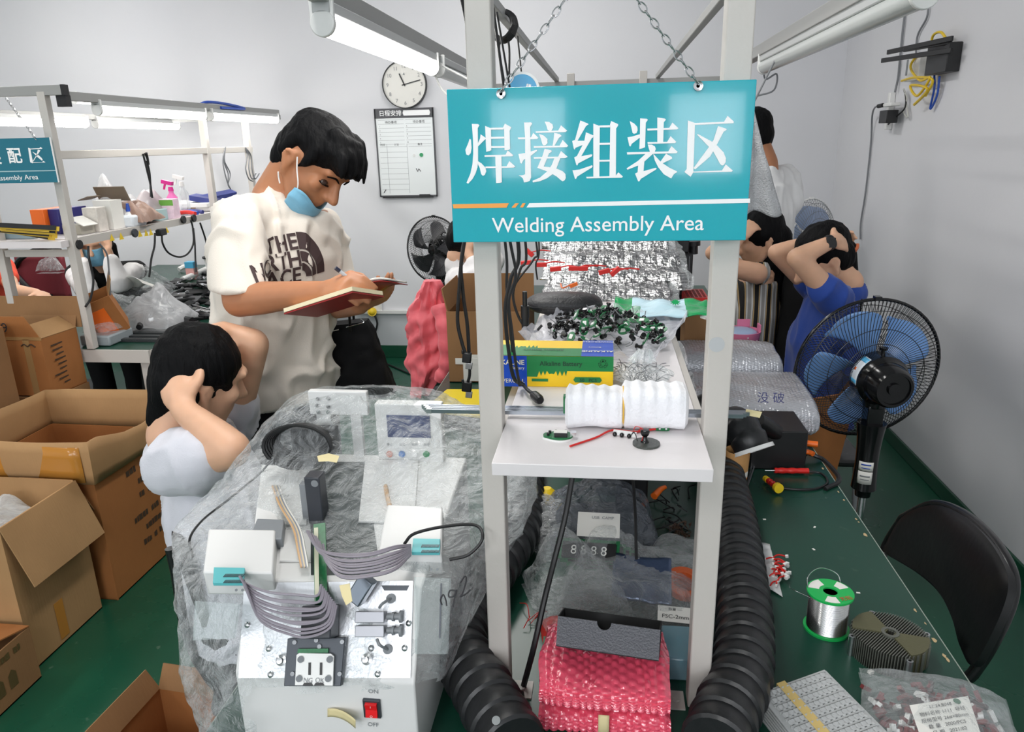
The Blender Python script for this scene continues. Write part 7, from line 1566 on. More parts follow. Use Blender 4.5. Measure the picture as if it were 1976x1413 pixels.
def man_folds(p, n):
    a = p.z*1.0-(p.x*.79-p.y*.61)*.9; b = p.x*.61+p.y*.79
    r = abs(math.sin(a*26+5*N(p, 5, 3)+b*9)); k = max(0, min(1, (1.28-p.z)/.25)); u = max(0, min(1, (p.z-1.30)/.1))
    q = p+n*(.016*k*(.5-r)+.008*N((p.x, p.y, p.z*.5), 13, 4)+.007*u*(abs(math.sin((b*1.3-a*.35)*34+3*N(p, 4, 6)))-.5)+.012*(max(0, 1-abs(N((p.x*1.5, p.y*1.5, p.z*.8), 7, 9))*6)))
    return q
shirt = fuse('t_shirt', sp_, .007, SHIRT, man, 5, man_folds)
bpy.context.view_layer.update()
bv = BVHTree.FromPolygons([shirt.matrix_world @ v.co for v in shirt.data.vertices], [tuple(p.vertices) for p in shirt.data.polygons])
bvu = V((.61, .79, .06)).normalized(); O_ = Y(575, 505, 1.78)
def ontee(mb, off=.0025):
    for p in mb.v:
        h = bv.ray_cast(p+fwd*.5, -fwd)
        if h[0]: p.x, p.y, p.z = h[0]+fwd*off
    return mb
def tline(s, px, py, size, sx=1.0):
    r = Y(px, py, 1.80); return MB().text((s, .022), r, bvu, (0, 0, 1), size, align='R', sx=sx)
PRB = mat('dark brown print', (64, 46, 46), .7)
lm = tline('THE', 597, 468, .057, .85)
for s, py in (('NORTH', 501), ('FACE', 533)): t_ = tline(s, 601, py, .057, .9); lm.add(t_.v, t_.f)
part('print', ontee(lm), PRB, man)
gm = tline('GUCCI', 602, 561, .057, .9); part('print', ontee(gm), mat('ochre print', (206, 160, 70), .7), man)
dm = MB(); b0 = Y(606, 540, 1.80)
for r0, r1 in ((.118, .074), (.069, .043), (.038, .018)):
    for k in range(10):
        a0, a1 = PI/2*k/10, PI/2*(k+1)/10; dm.add([b0+bvu*math.cos(a)*r*.62+V((0, 0, math.sin(a)*r)) for a, r in ((a0, r0), (a1, r0), (a1, r1), (a0, r1))], [(0, 1, 2, 3)])
part('print', ontee(dm), PRB, man)
part('collar', MB().tube([NB_+V((.016, -.010, -.028))+(side*math.cos(t)*.074+(fwd+V((0, 0, -.55))).normalized()*math.sin(t)*.084) for t in [k*PI/10 for k in range(20)]], .008, 8, 3, closed=True, caps=False), SHIRT, man)
PANTS = mat('black trousers', (16, 16, 19), .85, spec=.2)
fuse('trousers', [('l', [ring(hi_c+V((0, 0, .06)), side*.16, fwd*.115), ring(hi_c-V((0, 0, .06)), side*.165, fwd*.12)])]+[('c', [(hipq+side*s*.085, .095), (hipq+k, .075), (V((f[0], f[1], .10)), .065)]) for s, k, f in ((-1, V((.03, -.08, -.42)), (hipq.x-.02, hipq.y-.1)), (1, V((.05, .09, -.42)), (hipq.x+.03, hipq.y+.11)))], .010, PANTS, man, 4)
hq = [('e', P(-.010, 0, .038), (.103, .086, .074), hm(F, L, U)), ('e', P(-.045, 0, -.008), (.066, .079, .082), hm(F, L, U)), ('e', P(.05, -.01, .064), (.060, .072, .043), hm(F, L, U)), ('e', P(.080, -.012, .052), (.038, .060, .032), hm(F, L, U)),
      ('c', [(P(-.05, .0, -.055), .056), (P(-.05, 0, -.03), .062)])]
for s in (1, -1): hq += [('c', [(P(.02, s*.068, .035), .020), (P(.024, s*.069, .0), .014), (P(.014, s*.07, -.028), .007)]), ('c', [(P(-.035, s*.066, .02), .022), (P(-.05, s*.062, -.03), .018)])]
for k in range(16): a = k*2.399; l = .055*math.cos(a)*((k % 5)/5+.3); hq.append(('c', [(P(.03+.03*math.sin(a), l, .095), .016), (P(.085, l*1.1, .072), .012), (P(.112+.004*(k % 3), l*1.1, .036+.004*(k % 4)), .006)]))
hairshell(man, hq, man, .005, .005)
for s in (1, -1):
    part('eyebrow', MB().tube([P(.080, s*.050, .004), P(.093, s*.034, .012), P(.099, s*.014, .004)], lambda t: .0048-.0022*abs(t-.45)*2, 6, 5, flat=.6), HAIR, man)
    part('eye', MB().ball(P(.0745, s*.033, -.018), (.011, .015, .008), hm(F, L, U), 14), mat('eye', (60, 45, 40), .25), man); part('eyelid', MB().tube([P(.070, s*.050, -.020), P(.084, s*.036, -.020), P(.084, s*.019, -.022)], .0026, 6, 5), HAIR, man)
MSK = mat('blue surgical mask', (118, 178, 208), .7, bump=(120, .15), sheen=.2)
mc_ = P(.040, 0, -.088)
def mk(u, v, s=0):
    th = (u-.5)*2*1.55; ph = -1.45+v*1.62; k = 1+.05*math.sin(v*19)*.5+.03*N((u*6, v*6, 0), 1, 3)
    k *= 1.08-.10*abs(u-.5)*2
    low = -.018*math.exp(-((u-.5)/.25)**2)*(1-v); drop = .010*math.cos((u-.5)*9)*(v > .5)*(v-.5)*2
    return mc_+F*(math.cos(th)*math.cos(ph)**.7*.058*k)+L*(math.sin(th)*math.cos(ph)**.7*.066*k)+U*(math.sin(ph)*.056*k+low-drop)
part('face_mask', MB().grid(mk, 34, 20), MSK, man, 'light blue surgical mask', solid=.0015)
part('mask_strap', MB().tube([P(.002, -.082, -.012), P(.020, -.076, -.036), P(.042, -.068, -.06), P(.050, -.058, -.080)], .0018, 6), SW, man, 'white strap'); part('mask_strap', MB().tube([P(-.010, -.080, -.078), P(-.004, -.074, -.088), P(.006, -.066, -.100)], .0018, 6), SW, man, 'white strap')
# pen, notebook, bag
t = thing('pen', 'pen with a dark cap in the writing man\'s right hand', 'pen', pen_tip); d = pen_top-pen_tip
part('barrel', MB().tube([pen_tip+d*.08, pen_top-d*.15], .0042, 10, 1), mat('clear grey barrel', (190, 196, 204), .2), t); part('cap', MB().tube([pen_top-d*.16, pen_top], .0048, 10, 1), mat('navy cap', (30, 36, 60), .3), t); part('tip', MB().tube([pen_tip, pen_tip+d*.09], lambda q: .0008+.003*q, 8, 1), CHROME, t)
nb = thing('notebook', 'open notebook with a red cover and cream page edges held by the writing man', 'notebook', Y(660, 580, 1.64))
A, B2, C2, D2 = Y(548, 603, 1.56), Y(680, 561, 1.485), Y(716, 568, 1.56), Y(751, 542, 1.62)
dn = V((.035, .10, -.030)); tn = (B2-A).cross(dn).normalized(); tn = tn if tn.z > 0 else -tn
part('page_block', MB().poly3([A, B2, B2+dn, A+dn], tn*.009), mat('cream page edge', (240, 226, 190), .7), nb); part('cover', MB().poly3([A-tn*.0015+V((0, -.001, 0)), B2-tn*.0015+V((0, -.001, 0)), B2+dn*1.02-tn*.0015, A+dn*1.02-tn*.0015], -tn*.003), mat('red cover', (150, 30, 30), .4), nb)
B3 = Y(683, 567, 1.585)
def leaf(u, v): a = B3.lerp(D2+V((0, 0, -.004)), u)+V((0, 0, .012*math.sin(u*PI))); return a+dn*.75*v*(1-.1*u)+tn*.008
part('page', MB().grid(leaf, 12, 8), PAPER, nb, solid=.004); part('cover', MB().grid(lambda u, v: leaf(u, v*1.02)-tn*.006, 12, 8), mat('red cover', (150, 30, 30), .4), nb, solid=.002)
wl_ = MB(); rng = random.Random(5)
for k in range(5): wl_.tube([leaf(.35+.1*j, .2+.12*k)+tn*(.0025+.002*((j+k) % 2)*.3) for j in range(5)], .0005, 4, 3)
part('handwriting', wl_, INK, nb)
BAGM = mat('black nylon', (11, 11, 13), .75, bump=(220, .1), spec=.2)
tbg = thing('tote_bag', 'black zipped tote bag hanging at the writing man\'s side', 'bag', Y(690, 750, 2.08))
def tote(u, v):
    py = 622+v*140; l = 617+(640-617)*max(0, v-.2)/.8; r = 706+(758-706)*v; t = 2*PI*u; c = Y((l+r)/2, py, 2.10); a = Y(r, py, 2.10); hw = (a-c).length; cs, sn = math.cos(t), math.sin(t); k = (abs(cs)**4+abs(sn)**4)**-.25
    e = 1 if v > .08 else .9+v*1.2
    return V((c.x+cs*k*hw*e, c.y-sn*k*.055*(.6+.4*v)+cs*.04, c.z))+V((cs, -sn, 0))*.006*N((cs*2, sn*2, v*5), 1.5, 8)
tm = MB().grid(tote, 48, 24, True); tm.f += [tuple(i*24 for i in range(48)), tuple(i*24+23 for i in range(47, -1, -1))]; tm.m += [0, 0]; part('body', tm, BAGM, tbg)
for dx, y in ((0, 2.05), (8, 2.14)): part('strap', MB().tube([Y(628+dx, 625, y), Y(636+dx, 600, y), Y(655+dx, 588, y), Y(672+dx, 600, y), Y(676+dx, 640, y)], .009, 8, 6, flat=.3), BAGM, tbg)
part('zip', MB().tube([Y(618, 665, 2.035), Y(622, 650, 2.035), Y(635, 641, 2.035), Y(654, 636, 2.035)], .0016, 6), CHROME, tbg); part('zip', MB().tube([Y(668, 632, 2.035), Y(692, 626, 2.04), Y(702, 622, 2.045), Y(696, 616, 2.06)], .0016, 6), CHROME, tbg); part('zip_pull', MB().bar(Y(618, 662, 2.03), Y(619, 680, 2.03), .006, .002), CHROME, tbg)
# ------ person sitting in front of the machine, seen from behind
Hc = Y(388, 718, 1.50); F, U, L = onb((.55, .78, -.34), (.2, .1, 1)); P = lambda f, l, u: Hc+F*f+L*l+U*u
fw2, sd2 = V((.92, .38, 0)).normalized(), V((-.38, .92, 0)).normalized()
nb2 = P(-.035, 0, -.155); SRr, SLl = Y(345, 895, 1.36), Y(440, 835, 1.72); shc = (SRr+SLl)/2; hi2 = V((Y(470, 1150, 1.45).x, 1.45, .52)); ch2 = shc.lerp(hi2, .32); wa2 = shc.lerp(hi2, .7)
E1, Wn = Y(447, 868, 1.33), Y(352, 790, 1.37); E2, W2 = Y(487, 665, 1.62), Y(430, 640, 1.60)
bp = head(Hc, F, U, L, nb2, .052)+[torso(shc, ch2, wa2, hi2, sd2, fw2, (.15, .155, .14, .165), (.07, .10, .095, .12)), ('c', [(nb2, .052), (shc, .065)]), ('c', [(SRr, .05), (E1, .040), (E1.lerp(Wn, .3), .038), (Wn, .026)]), ('c', [(SLl, .05), (E2, .040), (E2.lerp(W2, .3), .036), (W2, .026)])]
bp += hand(Wn, P(-.085, -.03, .0)-Wn, P(-.02, 0, -.02)-Wn, (0, 0, 1), (.35, .35, .4, .45), .95, .3); bp += hand(W2, P(-.06, .0, .09)-W2, Hc-W2, (-1, 0, .3), (.3, .3, .35, .4), .95, .3)
kn = [hi2+fw2*.36+sd2*-.09+V((0, 0, .02)), hi2+fw2*.36+sd2*.12+V((0, 0, .02))]; bp += legs(hi2, sd2, kn, [(kn[0].x-.02, kn[0].y, 0), (kn[1].x-.02, kn[1].y, 0)])
sit = person('seated person in pale grey shirt, hands behind head, left of the covered machine', bp, FAIR, (hi2.x, hi2.y, 0), .007, 4)
PGS = mat('pale grey shirt', (206, 206, 214), .8, bump=(300, .1), sheen=.2)
fuse('shirt', [torso(shc+V((0, 0, -.01)), ch2, wa2, hi2, sd2, fw2, (.17, .18, .175, .185), (.09, .125, .12, .14)), ('c', [(nb2+V((0, 0, -.05)), .066), (shc, .085)]), ('c', [(SRr, .074), (SRr.lerp(E1, .22), .078), (SRr.lerp(E1, .42), .072)]), ('c', [(SLl, .066), (SLl.lerp(E2, .35), .064)])], .008, PGS, sit, 4, folds(.010, 14, 3))
fuse('trousers', [('l', [ring(hi2+V((0, 0, .06)), sd2*.17, fw2*.13), ring(hi2-V((0, 0, .05)), sd2*.17, fw2*.13)])]+[('c', [(hi2+sd2*s*.085, .095), (k, .072), (V((k.x-.02, k.y, .09)), .055)]) for s, k in zip((-1, 1), kn)], .011, PANTS, sit, 3)
hairshell(sit, [('e', P(-.016, 0, .022), (.099, .087, .093), hm(F, L, U)), ('e', P(-.042, 0, -.02), (.070, .080, .085), hm(F, L, U)), ('c', [(P(-.06, 0, -.06), .045), (P(-.06, .01, -.12), .028)])], sit, .007, .006)
sc = thing('folding_chair', 'black chair under the seated person in the pale grey shirt', 'chair', (hi2.x, hi2.y, 0))
cb2 = hi2-fw2*.03; cb2.z = 0
part('seat', MB().box((hi2.x+.08, hi2.y+.02, .41), (.32, .34, .035), (0, 0, math.atan2(fw2.y, fw2.x))), PADB, sc, bevel=.012)
part('backrest', MB().grid(lambda u, v: cb2-fw2*(.035+.03*v+.02*math.sin(u*PI))+sd2*(u-.5)*.26+V((0, 0, .60+.20*v)), 14, 8), PADB, sc, solid=.022)
for s in (-1, 1): part('frame_tube', MB().tube([cb2-fw2*.085+sd2*s*.12+V((0, 0, .80)), cb2-fw2*.05+sd2*s*.12+V((0, 0, .45)), cb2+fw2*.26+sd2*s*.12+V((0, 0, .0))], .011, 10), TUBE_B, sc); part('rear_leg', MB().tube([cb2+fw2*.2+sd2*s*.11+V((0, 0, .42)), cb2-fw2*.0+sd2*s*.11], .011, 10, 1), TUBE_B, sc)
# ------ person in blue on the right
Hc = Y(1583, 492, 2.85); F, U, L = onb((-.85, -.05, -.52), (-.35, 0, 1)); P = lambda f, l, u: Hc+F*f+L*l+U*u
fw3, sd3 = V((-1, -.05, 0)).normalized(), V((.05, -1, 0)).normalized()
nb3 = P(-.045, 0, -.15); SLn, SRf = Y(1612, 578, 2.72), Y(1580, 565, 3.02); shc = (SLn+SRf)/2+V((.02, 0, 0)); hi3 = V((shc.x-.03, shc.y, .53)); ch3, wa3 = shc.lerp(hi3, .33), shc.lerp(hi3, .7)
E1, W1 = Y(1538, 498, 2.68), Y(1606, 466, 2.74); E2, W2 = Y(1499, 488, 2.98), Y(1585, 462, 2.96)
bp = head(Hc, F, U, L, nb3, .05)+[torso(shc, ch3, wa3, hi3, sd3, fw3, (.14, .145, .135, .165), (.07, .10, .095, .125)), ('c', [(nb3, .05), (shc, .06)]), ('c', [(SLn, .046), (E1, .036), (E1.lerp(W1, .3), .034), (W1, .024)]), ('c', [(SRf, .046), (E2, .036), (E2.lerp(W2, .3), .034), (W2, .024)])]
bp += hand(W1, V((.6, .5, -.1)), Hc-W1, (0, .2, 1), (.3, .32, .36, .4), .9, .3); bp += hand(W2, V((.7, -.35, .1)), Hc-W2, (0, -.2, 1), (.3, .32, .36, .4), .9, .3)
kn = [hi3+fw3*.36+sd3*-.09, hi3+fw3*.36+sd3*.09]; bp += legs(hi3, sd3, kn, [(kn[0].x+.05, kn[0].y, 0), (kn[1].x+.05, kn[1].y, 0)])
blu = person('seated person in blue t-shirt with ponytail and watch, hands behind head, by right wall', bp, FAIR, (hi3.x, hi3.y, 0), .007, 4)
fuse('t_shirt', [torso(shc+V((0, 0, -.01)), ch3, wa3, hi3, sd3, fw3, (.155, .165, .165, .185), (.088, .122, .125, .15)), ('c', [(nb3+V((0, 0, -.04)), .06), (shc, .08)]), ('c', [(SLn, .062), (SLn.lerp(E1, .30), .060)]), ('c', [(SRf, .06), (SRf.lerp(E2, .30), .058)])], .008, mat('royal blue cotton', (30, 66, 150), .8, bump=(300, .1), sheen=.2), blu, 4, folds(.012, 11, 8))
fuse('trousers', [('l', [ring(hi3+V((0, 0, .06)), sd3*.17, fw3*.13), ring(hi3-V((0, 0, .05)), sd3*.17, fw3*.13)])]+[('c', [(hi3+sd3*s*.085, .095), (k, .072), (V((k.x+.05, k.y, .09)), .055)]) for s, k in zip((-1, 1), kn)], .011, PANTS, blu, 3)
hairshell(blu, [('e', P(-.022, 0, .024), (.103, .088, .092), hm(F, L, U)), ('e', P(-.05, 0, -.02), (.066, .078, .085), hm(F, L, U)), ('c', [(P(.05, -.06, .02), .02), (P(.04, -.07, -.03), .014)])], blu, .007, .005)
fuse('ponytail', [('c', [(P(-.10, 0, -.03), .026), (Y(1640, 545, 2.85), .032), (Y(1650, 580, 2.83), .028), (Y(1655, 605, 2.83), .012)])], .007, HAIR, blu, 2); part('hair_tie', MB().lathe([(.024, 0), (.03, .006), (.024, .012)], P(-.105, 0, -.04), P(-.12, 0, -.08)-P(-.1, 0, -.03), 14), mat('orange hair tie', (205, 110, 70), .6), blu)
wd3 = (W1-E1).normalized(); part('wristwatch', MB().lathe([(.026, -.010), (.0285, 0), (.026, .010), (.025, .010), (.025, -.010), (.026, -.010)], W1-wd3*.012, wd3, 24).box(W1-wd3*.012+V((-.004, -.027, .004)), (.03, .012, .034)), BLACK, blu, 'black wristwatch')
so3 = thing('stool', 'dark stool under the person in blue', 'stool', (hi3.x, hi3.y, 0)); part('seat', MB().box((hi3.x, hi3.y, .415), (.34, .34, .03)), PADB, so3, bevel=.01)
for a, b in ((-1, -1), (-1, 1), (1, -1), (1, 1)): part('leg', MB().cyl((hi3.x+a*.14, hi3.y+b*.14, .40), (hi3.x+a*.17, hi3.y+b*.17, 0), .011), mat('grey enamel tube', (130, 134, 136), .3), so3)
# ------ person in a striped top, half behind the right post
Hc = Y(1462, 452, 3.375); F, U, L = onb((-.9, -.1, -.35), (-.1, 0, 1)); P = lambda f, l, u: Hc+F*f+L*l+U*u
nb4 = P(-.03, 0, -.16); SLn, SRf = Y(1462, 528, 3.200), Y(1440, 525, 3.575); shc = (SLn+SRf)/2+V((.02, 0, -.01)); hi4 = V((shc.x-.02, shc.y, .53)); ch4, wa4 = shc.lerp(hi4, .33), shc.lerp(hi4, .7)
E1, W1 = Y(1392, 512, 3.175), Y(1425, 462, 3.250); E2, W2 = Y(1375, 488, 3.575), Y(1430, 440, 3.525)
bp = head(Hc, F, U, L, nb4, .05)+[torso(shc, ch4, wa4, hi4, sd3, fw3, (.14, .145, .135, .165), (.07, .10, .095, .125)), ('c', [(nb4, .05), (shc, .06)]), ('c', [(SLn, .046), (E1, .037), (E1.lerp(W1, .3), .034), (W1, .024)]), ('c', [(SRf, .046), (E2, .036), (W2, .024)])]
bp += hand(W1, V((.5, .3, .5)), Hc-W1, (0, .2, 1), (.3, .3, .35, .4), .9, .3); bp += hand(W2, V((.5, -.3, .4)), Hc-W2, (0, -.2, 1), (.3, .3, .35, .4), .9, .3)
kn = [hi4+fw3*.36+sd3*-.09, hi4+fw3*.36+sd3*.09]; bp += legs(hi4, sd3, kn, [(kn[0].x+.05, kn[0].y, 0), (kn[1].x+.05, kn[1].y, 0)])
stp = person('seated person with long black hair and a striped sleeveless top behind the right post', bp, FAIR, (hi4.x, hi4.y, 0), .007, 4)
m, nt, b_ = new_mat('striped vest fabric'); wv = nt.nodes.new('ShaderNodeTexWave'); wv.inputs['Scale'].default_value = 6; wv.inputs['Distortion'].default_value = 1.0; wv.inputs['Detail'].default_value = 1; nt.links.new(coords(nt, (1, 1, .35)), wv.inputs['Vector'])
rp = nt.nodes.new('ShaderNodeValToRGB'); rp.color_ramp.interpolation = 'CONSTANT'; el = rp.color_ramp.elements; el[0].color = (*lin((22, 20, 20)), 1); el[1].position = .22; el[1].color = (*lin((186, 158, 112)), 1)
for p_, c_ in ((.45, (24, 22, 22)), (.52, (200, 200, 198)), (.85, (150, 148, 145))): e_ = el.new(p_); e_.color = (*lin(c_), 1)
nt.links.new(wv.outputs[1], rp.inputs[0]); nt.links.new(rp.outputs[0], b_.inputs['Base Color']); b_.inputs['Roughness'].default_value = .8
fuse('top', [torso(shc+V((0, 0, -.02)), ch4, wa4, hi4, sd3, fw3, (.145, .158, .16, .18), (.085, .118, .12, .145)), ('c', [(SLn+V((.01, .02, 0)), .05), (SRf, .05)])], .008, m, stp, 4, folds(.008, 12, 9))
fuse('trousers', [('l', [ring(hi4+V((0, 0, .06)), sd3*.17, fw3*.13), ring(hi4-V((0, 0, .05)), sd3*.17, fw3*.13)])]+[('c', [(hi4+sd3*s*.085, .095), (k, .072), (V((k.x+.05, k.y, .09)), .055)]) for s, k in zip((-1, 1), kn)], .011, PANTS, stp, 3)
hairshell(stp, [('e', P(-.02, 0, .02), (.106, .092, .098), hm(F, L, U)), ('e', P(-.05, 0, -.03), (.072, .084, .09), hm(F, L, U)), ('c', [(P(-.07, 0, -.05), .07), (Y(1488, 500, 3.40), .075), (Y(1494, 550, 3.42), .07), (Y(1492, 600, 3.42), .04)])], stp, .008, .006)
bjk = thing('black_jacket', 'black jacket hung on the chair behind the person in the striped top', 'jacket', (hi4.x+.2, hi4.y, .45))
def bj(u, v):
    t = 2*PI*u; c = V((hi4.x+.21+.02*v, hi4.y-.06, 1.10-.62*v)); return c+V((math.cos(t)*(.075+.055*v), math.sin(t)*(.15+.06*math.sin(v*2.5)), 0))*(.55+.45*min(1, v*6))+V((math.cos(t), math.sin(t), 0))*.012*N((math.cos(t)*2, math.sin(t)*2, v*5), 1.5, 2)
jm = MB().grid(bj, 40, 24, True); jm.f += [tuple(i*24 for i in range(39, -1, -1)), tuple(i*24+23 for i in range(40))]; jm.m += [0, 0]; part('body', jm, mat('black cloth', (15, 15, 17), .9), bjk)
ch_ = thing('chair', 'dark chair under the person in the striped top', 'chair', (hi4.x, hi4.y, 0)); part('seat', MB().box((hi4.x, hi4.y, .415), (.36, .36, .03)), PADB, ch_, bevel=.01); part('backrest', MB().box((hi4.x+.18, hi4.y, .74), (.02, .30, .22)), PADB, ch_, bevel=.008)
for a, b in ((-1, -1), (-1, 1), (1, -1), (1, 1)): part('leg', MB().cyl((hi4.x+a*.15, hi4.y+b*.15, .40), (hi4.x+a*.17, hi4.y+b*.17, 0), .011), TUBE_B, ch_)
part('back_post', MB().cyl((hi4.x+.18, hi4.y-.13, .42), (hi4.x+.18, hi4.y-.13, .7), .01).cyl((hi4.x+.18, hi4.y+.13, .42), (hi4.x+.18, hi4.y+.13, .7), .01), TUBE_B, ch_)
# ------ standing man in a white t-shirt at the back
Hc = Y(1448, 256, 3.95); F, U, L = onb((-.75, .6, -.3), (0, 0, 1)); P = lambda f, l, u: Hc+F*f+L*l+U*u
fw5, sd5 = V((-.75, .66, 0)).normalized(), V((-.66, -.75, 0)).normalized(); nb5 = P(-.05, 0, -.17); c_ = nb5+V((.0, 0, -.05))
SRr, SLl = Y(1515, 335, 4.10), c_+sd5*.19+V((0, 0, -.03)); SRr.z = SLl.z = nb5.z-.08; shc = c_+V((0, 0, -.05)); hi5 = V((shc.x+.02, shc.y-.0, .92)); ch5, wa5 = shc.lerp(hi5, .3), shc.lerp(hi5, .7)
SRr = c_-sd5*.19+V((0, 0, -.035)); E1, W1 = Y(1522, 402, 3.95), Y(1480, 424, 3.80); E2 = SLl+V((-.03, .05, -.28)); W2 = E2+V((-.12, .12, .12))
bp = head(Hc, F, U, L, nb5, .055)+[torso(shc, ch5, wa5, hi5, sd5, fw5, (.16, .16, .14, .155), (.075, .10, .095, .11)), ('c', [(nb5, .055), (shc, .07)]), ('c', [(SRr, .05), (E1, .040), (W1, .027)]), ('c', [(SLl, .05), (E2, .04), (W2, .027)])]
bp += hand(W1, V((-.8, -.3, -.1)), V((0, .5, -1)), (0, .5, .6), (.4,)*4, .95, .4); bp += hand(W2, V((-.6, .6, .1)), V((0, 0, -1)), (0, .5, .6), (.4,)*4, .95, .4); bp += legs(hi5-V((0, 0, .03)), sd5, [hi5+sd5*-.09+V((0, 0, -.45)), hi5+sd5*.09+V((0, 0, -.45))], [(hi5.x-sd5.x*.1, hi5.y-sd5.y*.1, 0), (hi5.x+sd5.x*.1, hi5.y+sd5.y*.1, 0)])
stm = person('standing man in a white t-shirt at the back, half hidden by the big sign', bp, TANSK, (hi5.x, hi5.y, 0), .008, 4)
fuse('t_shirt', [torso(shc, ch5, wa5, hi5, sd5, fw5, (.20, .20, .185, .18), (.10, .13, .12, .125)), ('c', [(nb5+V((0, 0, -.05)), .066), (shc, .085)]), ('c', [(shc, .08), (SRr, .076), (SRr.lerp(E1, .78), .080)]), ('c', [(SLl, .066), (SLl.lerp(E2, .75), .068)])], .009, mat('white cotton', (232, 232, 232), .85, bump=(300, .1)), stm, 4, folds(.008, 10, 6))
fuse('trousers', [('l', [ring(hi5+V((0, 0, .05)), sd5*.165, fw5*.12), ring(hi5-V((0, 0, .07)), sd5*.165, fw5*.12)])]+[('c', [(hi5+sd5*s*.085-V((0, 0, .05)), .09), (hi5+sd5*s*.09+V((0, 0, -.45)), .075), (V((hi5.x+sd5.x*s*.1, hi5.y+sd5.y*s*.1, .10)), .062)]) for s in (-1, 1)], .012, PANTS, stm, 3)
hairshell(stm, [('e', P(-.018, 0, .03), (.102, .086, .088), hm(F, L, U)), ('e', P(-.05, 0, -.02), (.064, .076, .08), hm(F, L, U))], stm, .008, .004)
gt = thing('hanging_cloth', 'grey terry cloth hanging from the gantry beside the right edge of the big sign', 'cloth', Y(1470, 415, 2.45))
def gc(u, v):
    py = 205+v*208; w = 6+46*min(1, (v*1.05)**1.2); c = Y(1448+8*v, py, 2.45); t = (u-.5)*2
    a = Y(1448+8*v+w*t, py+6*math.sin(u*9)*v, 2.45); a.y += .018*math.sin(u*11+2*v)*v+.01*N((u*3, v*3, 0), 1.5, 2); return a
part('cloth', MB().grid(gc, 30, 34), mat('grey terry', (196, 197, 200), .95, bump=(220, .8), var=(120, .2)), gt, solid=.004); q = gc(.5, 0); part('hanging_loop', MB().tube([q+V((0, 0, -.01)), V((.513, 2.45, 1.868))], .003), GREYC, gt)
# ------ person in white behind the left post
Hc = Y(915, 448, 3.752); F, U, L = onb((.75, .4, -.4), (.1, 0, 1)); P = lambda f, l, u: Hc+F*f+L*l+U*u
fw6, sd6 = V((.9, .43, 0)).normalized(), V((-.43, .9, 0)).normalized(); nb6 = P(-.04, 0, -.15); SRr, SLl = Y(884, 545, 3.606), Y(915, 540, 3.920); shc = (SRr+SLl)/2+V((-.02, 0, -.01)); hi6 = V((shc.x-.03, shc.y, .53)); ch6, wa6 = shc.lerp(hi6, .33), shc.lerp(hi6, .7)
E1, W1 = Y(925, 535, 3.562), Y(905, 490, 3.629); E2, W2 = Y(960, 500, 3.920), Y(915, 470, 3.864)
bp = head(Hc, F, U, L, nb6, .05)+[torso(shc, ch6, wa6, hi6, sd6, fw6, (.14, .145, .135, .165), (.07, .10, .095, .125)), ('c', [(nb6, .05), (shc, .06)]), ('c', [(SRr, .046), (E1, .037), (W1, .025)]), ('c', [(SLl, .046), (E2, .036), (W2, .025)])]
bp += hand(W1, V((-.3, .3, .8)), Hc-W1, (0, .2, 1), (.3,)*4, .9, .3); bp += hand(W2, V((-.5, -.2, .6)), Hc-W2, (0, .2, 1), (.3,)*4, .9, .3); kn = [hi6+fw6*.36+sd6*-.09, hi6+fw6*.36+sd6*.09]; bp += legs(hi6, sd6, kn, [(kn[0].x-.05, kn[0].y, 0), (kn[1].x-.05, kn[1].y, 0)])
wbl = person('seated person in a white blouse behind the left post, a hand raised to the head', bp, FAIR, (hi6.x, hi6.y, 0), .008, 4)
fuse('blouse', [torso(shc, ch6, wa6, hi6, sd6, fw6, (.16, .17, .17, .19), (.095, .13, .13, .15)), ('c', [(nb6+V((0, 0, -.05)), .062), (shc, .085)]), ('c', [(SRr, .075), (SRr.lerp(E1, .9), .07), (E1.lerp(W1, .45), .05)]), ('c', [(SLl, .07), (SLl.lerp(E2, .9), .06), (E2.lerp(W2, .3), .05)])], .009, mat('white gauze', (228, 226, 226), .8, bump=(40, .2)), wbl, 4, folds(.012, 12, 12))
fuse('trousers', [('l', [ring(hi6+V((0, 0, .06)), sd6*.17, fw6*.13), ring(hi6-V((0, 0, .05)), sd6*.17, fw6*.13)])]+[('c', [(hi6+sd6*s*.085, .095), (k, .072), (V((k.x-.05, k.y, .09)), .055)]) for s, k in zip((-1, 1), kn)], .011, PANTS, wbl, 3)
hairshell(wbl, [('e', P(-.02, 0, .02), (.104, .09, .096), hm(F, L, U)), ('e', P(-.06, 0, -.04), (.075, .085, .10), hm(F, L, U)), ('c', [(P(-.05, 0, -.08), .05), (P(-.05, 0, -.14), .03)])], wbl, .008, .006)
so6 = thing('stool', 'dark stool under the person in the white blouse', 'stool', (hi6.x, hi6.y, 0)); part('seat', MB().box((hi6.x, hi6.y, .415), (.34, .34, .03)), PADB, so6, bevel=.01)
for a, b in ((-1, -1), (-1, 1), (1, -1), (1, 1)): part('leg', MB().cyl((hi6.x+a*.14, hi6.y+b*.14, .40), (hi6.x+a*.17, hi6.y+b*.17, 0), .011), TUBE_B, so6)
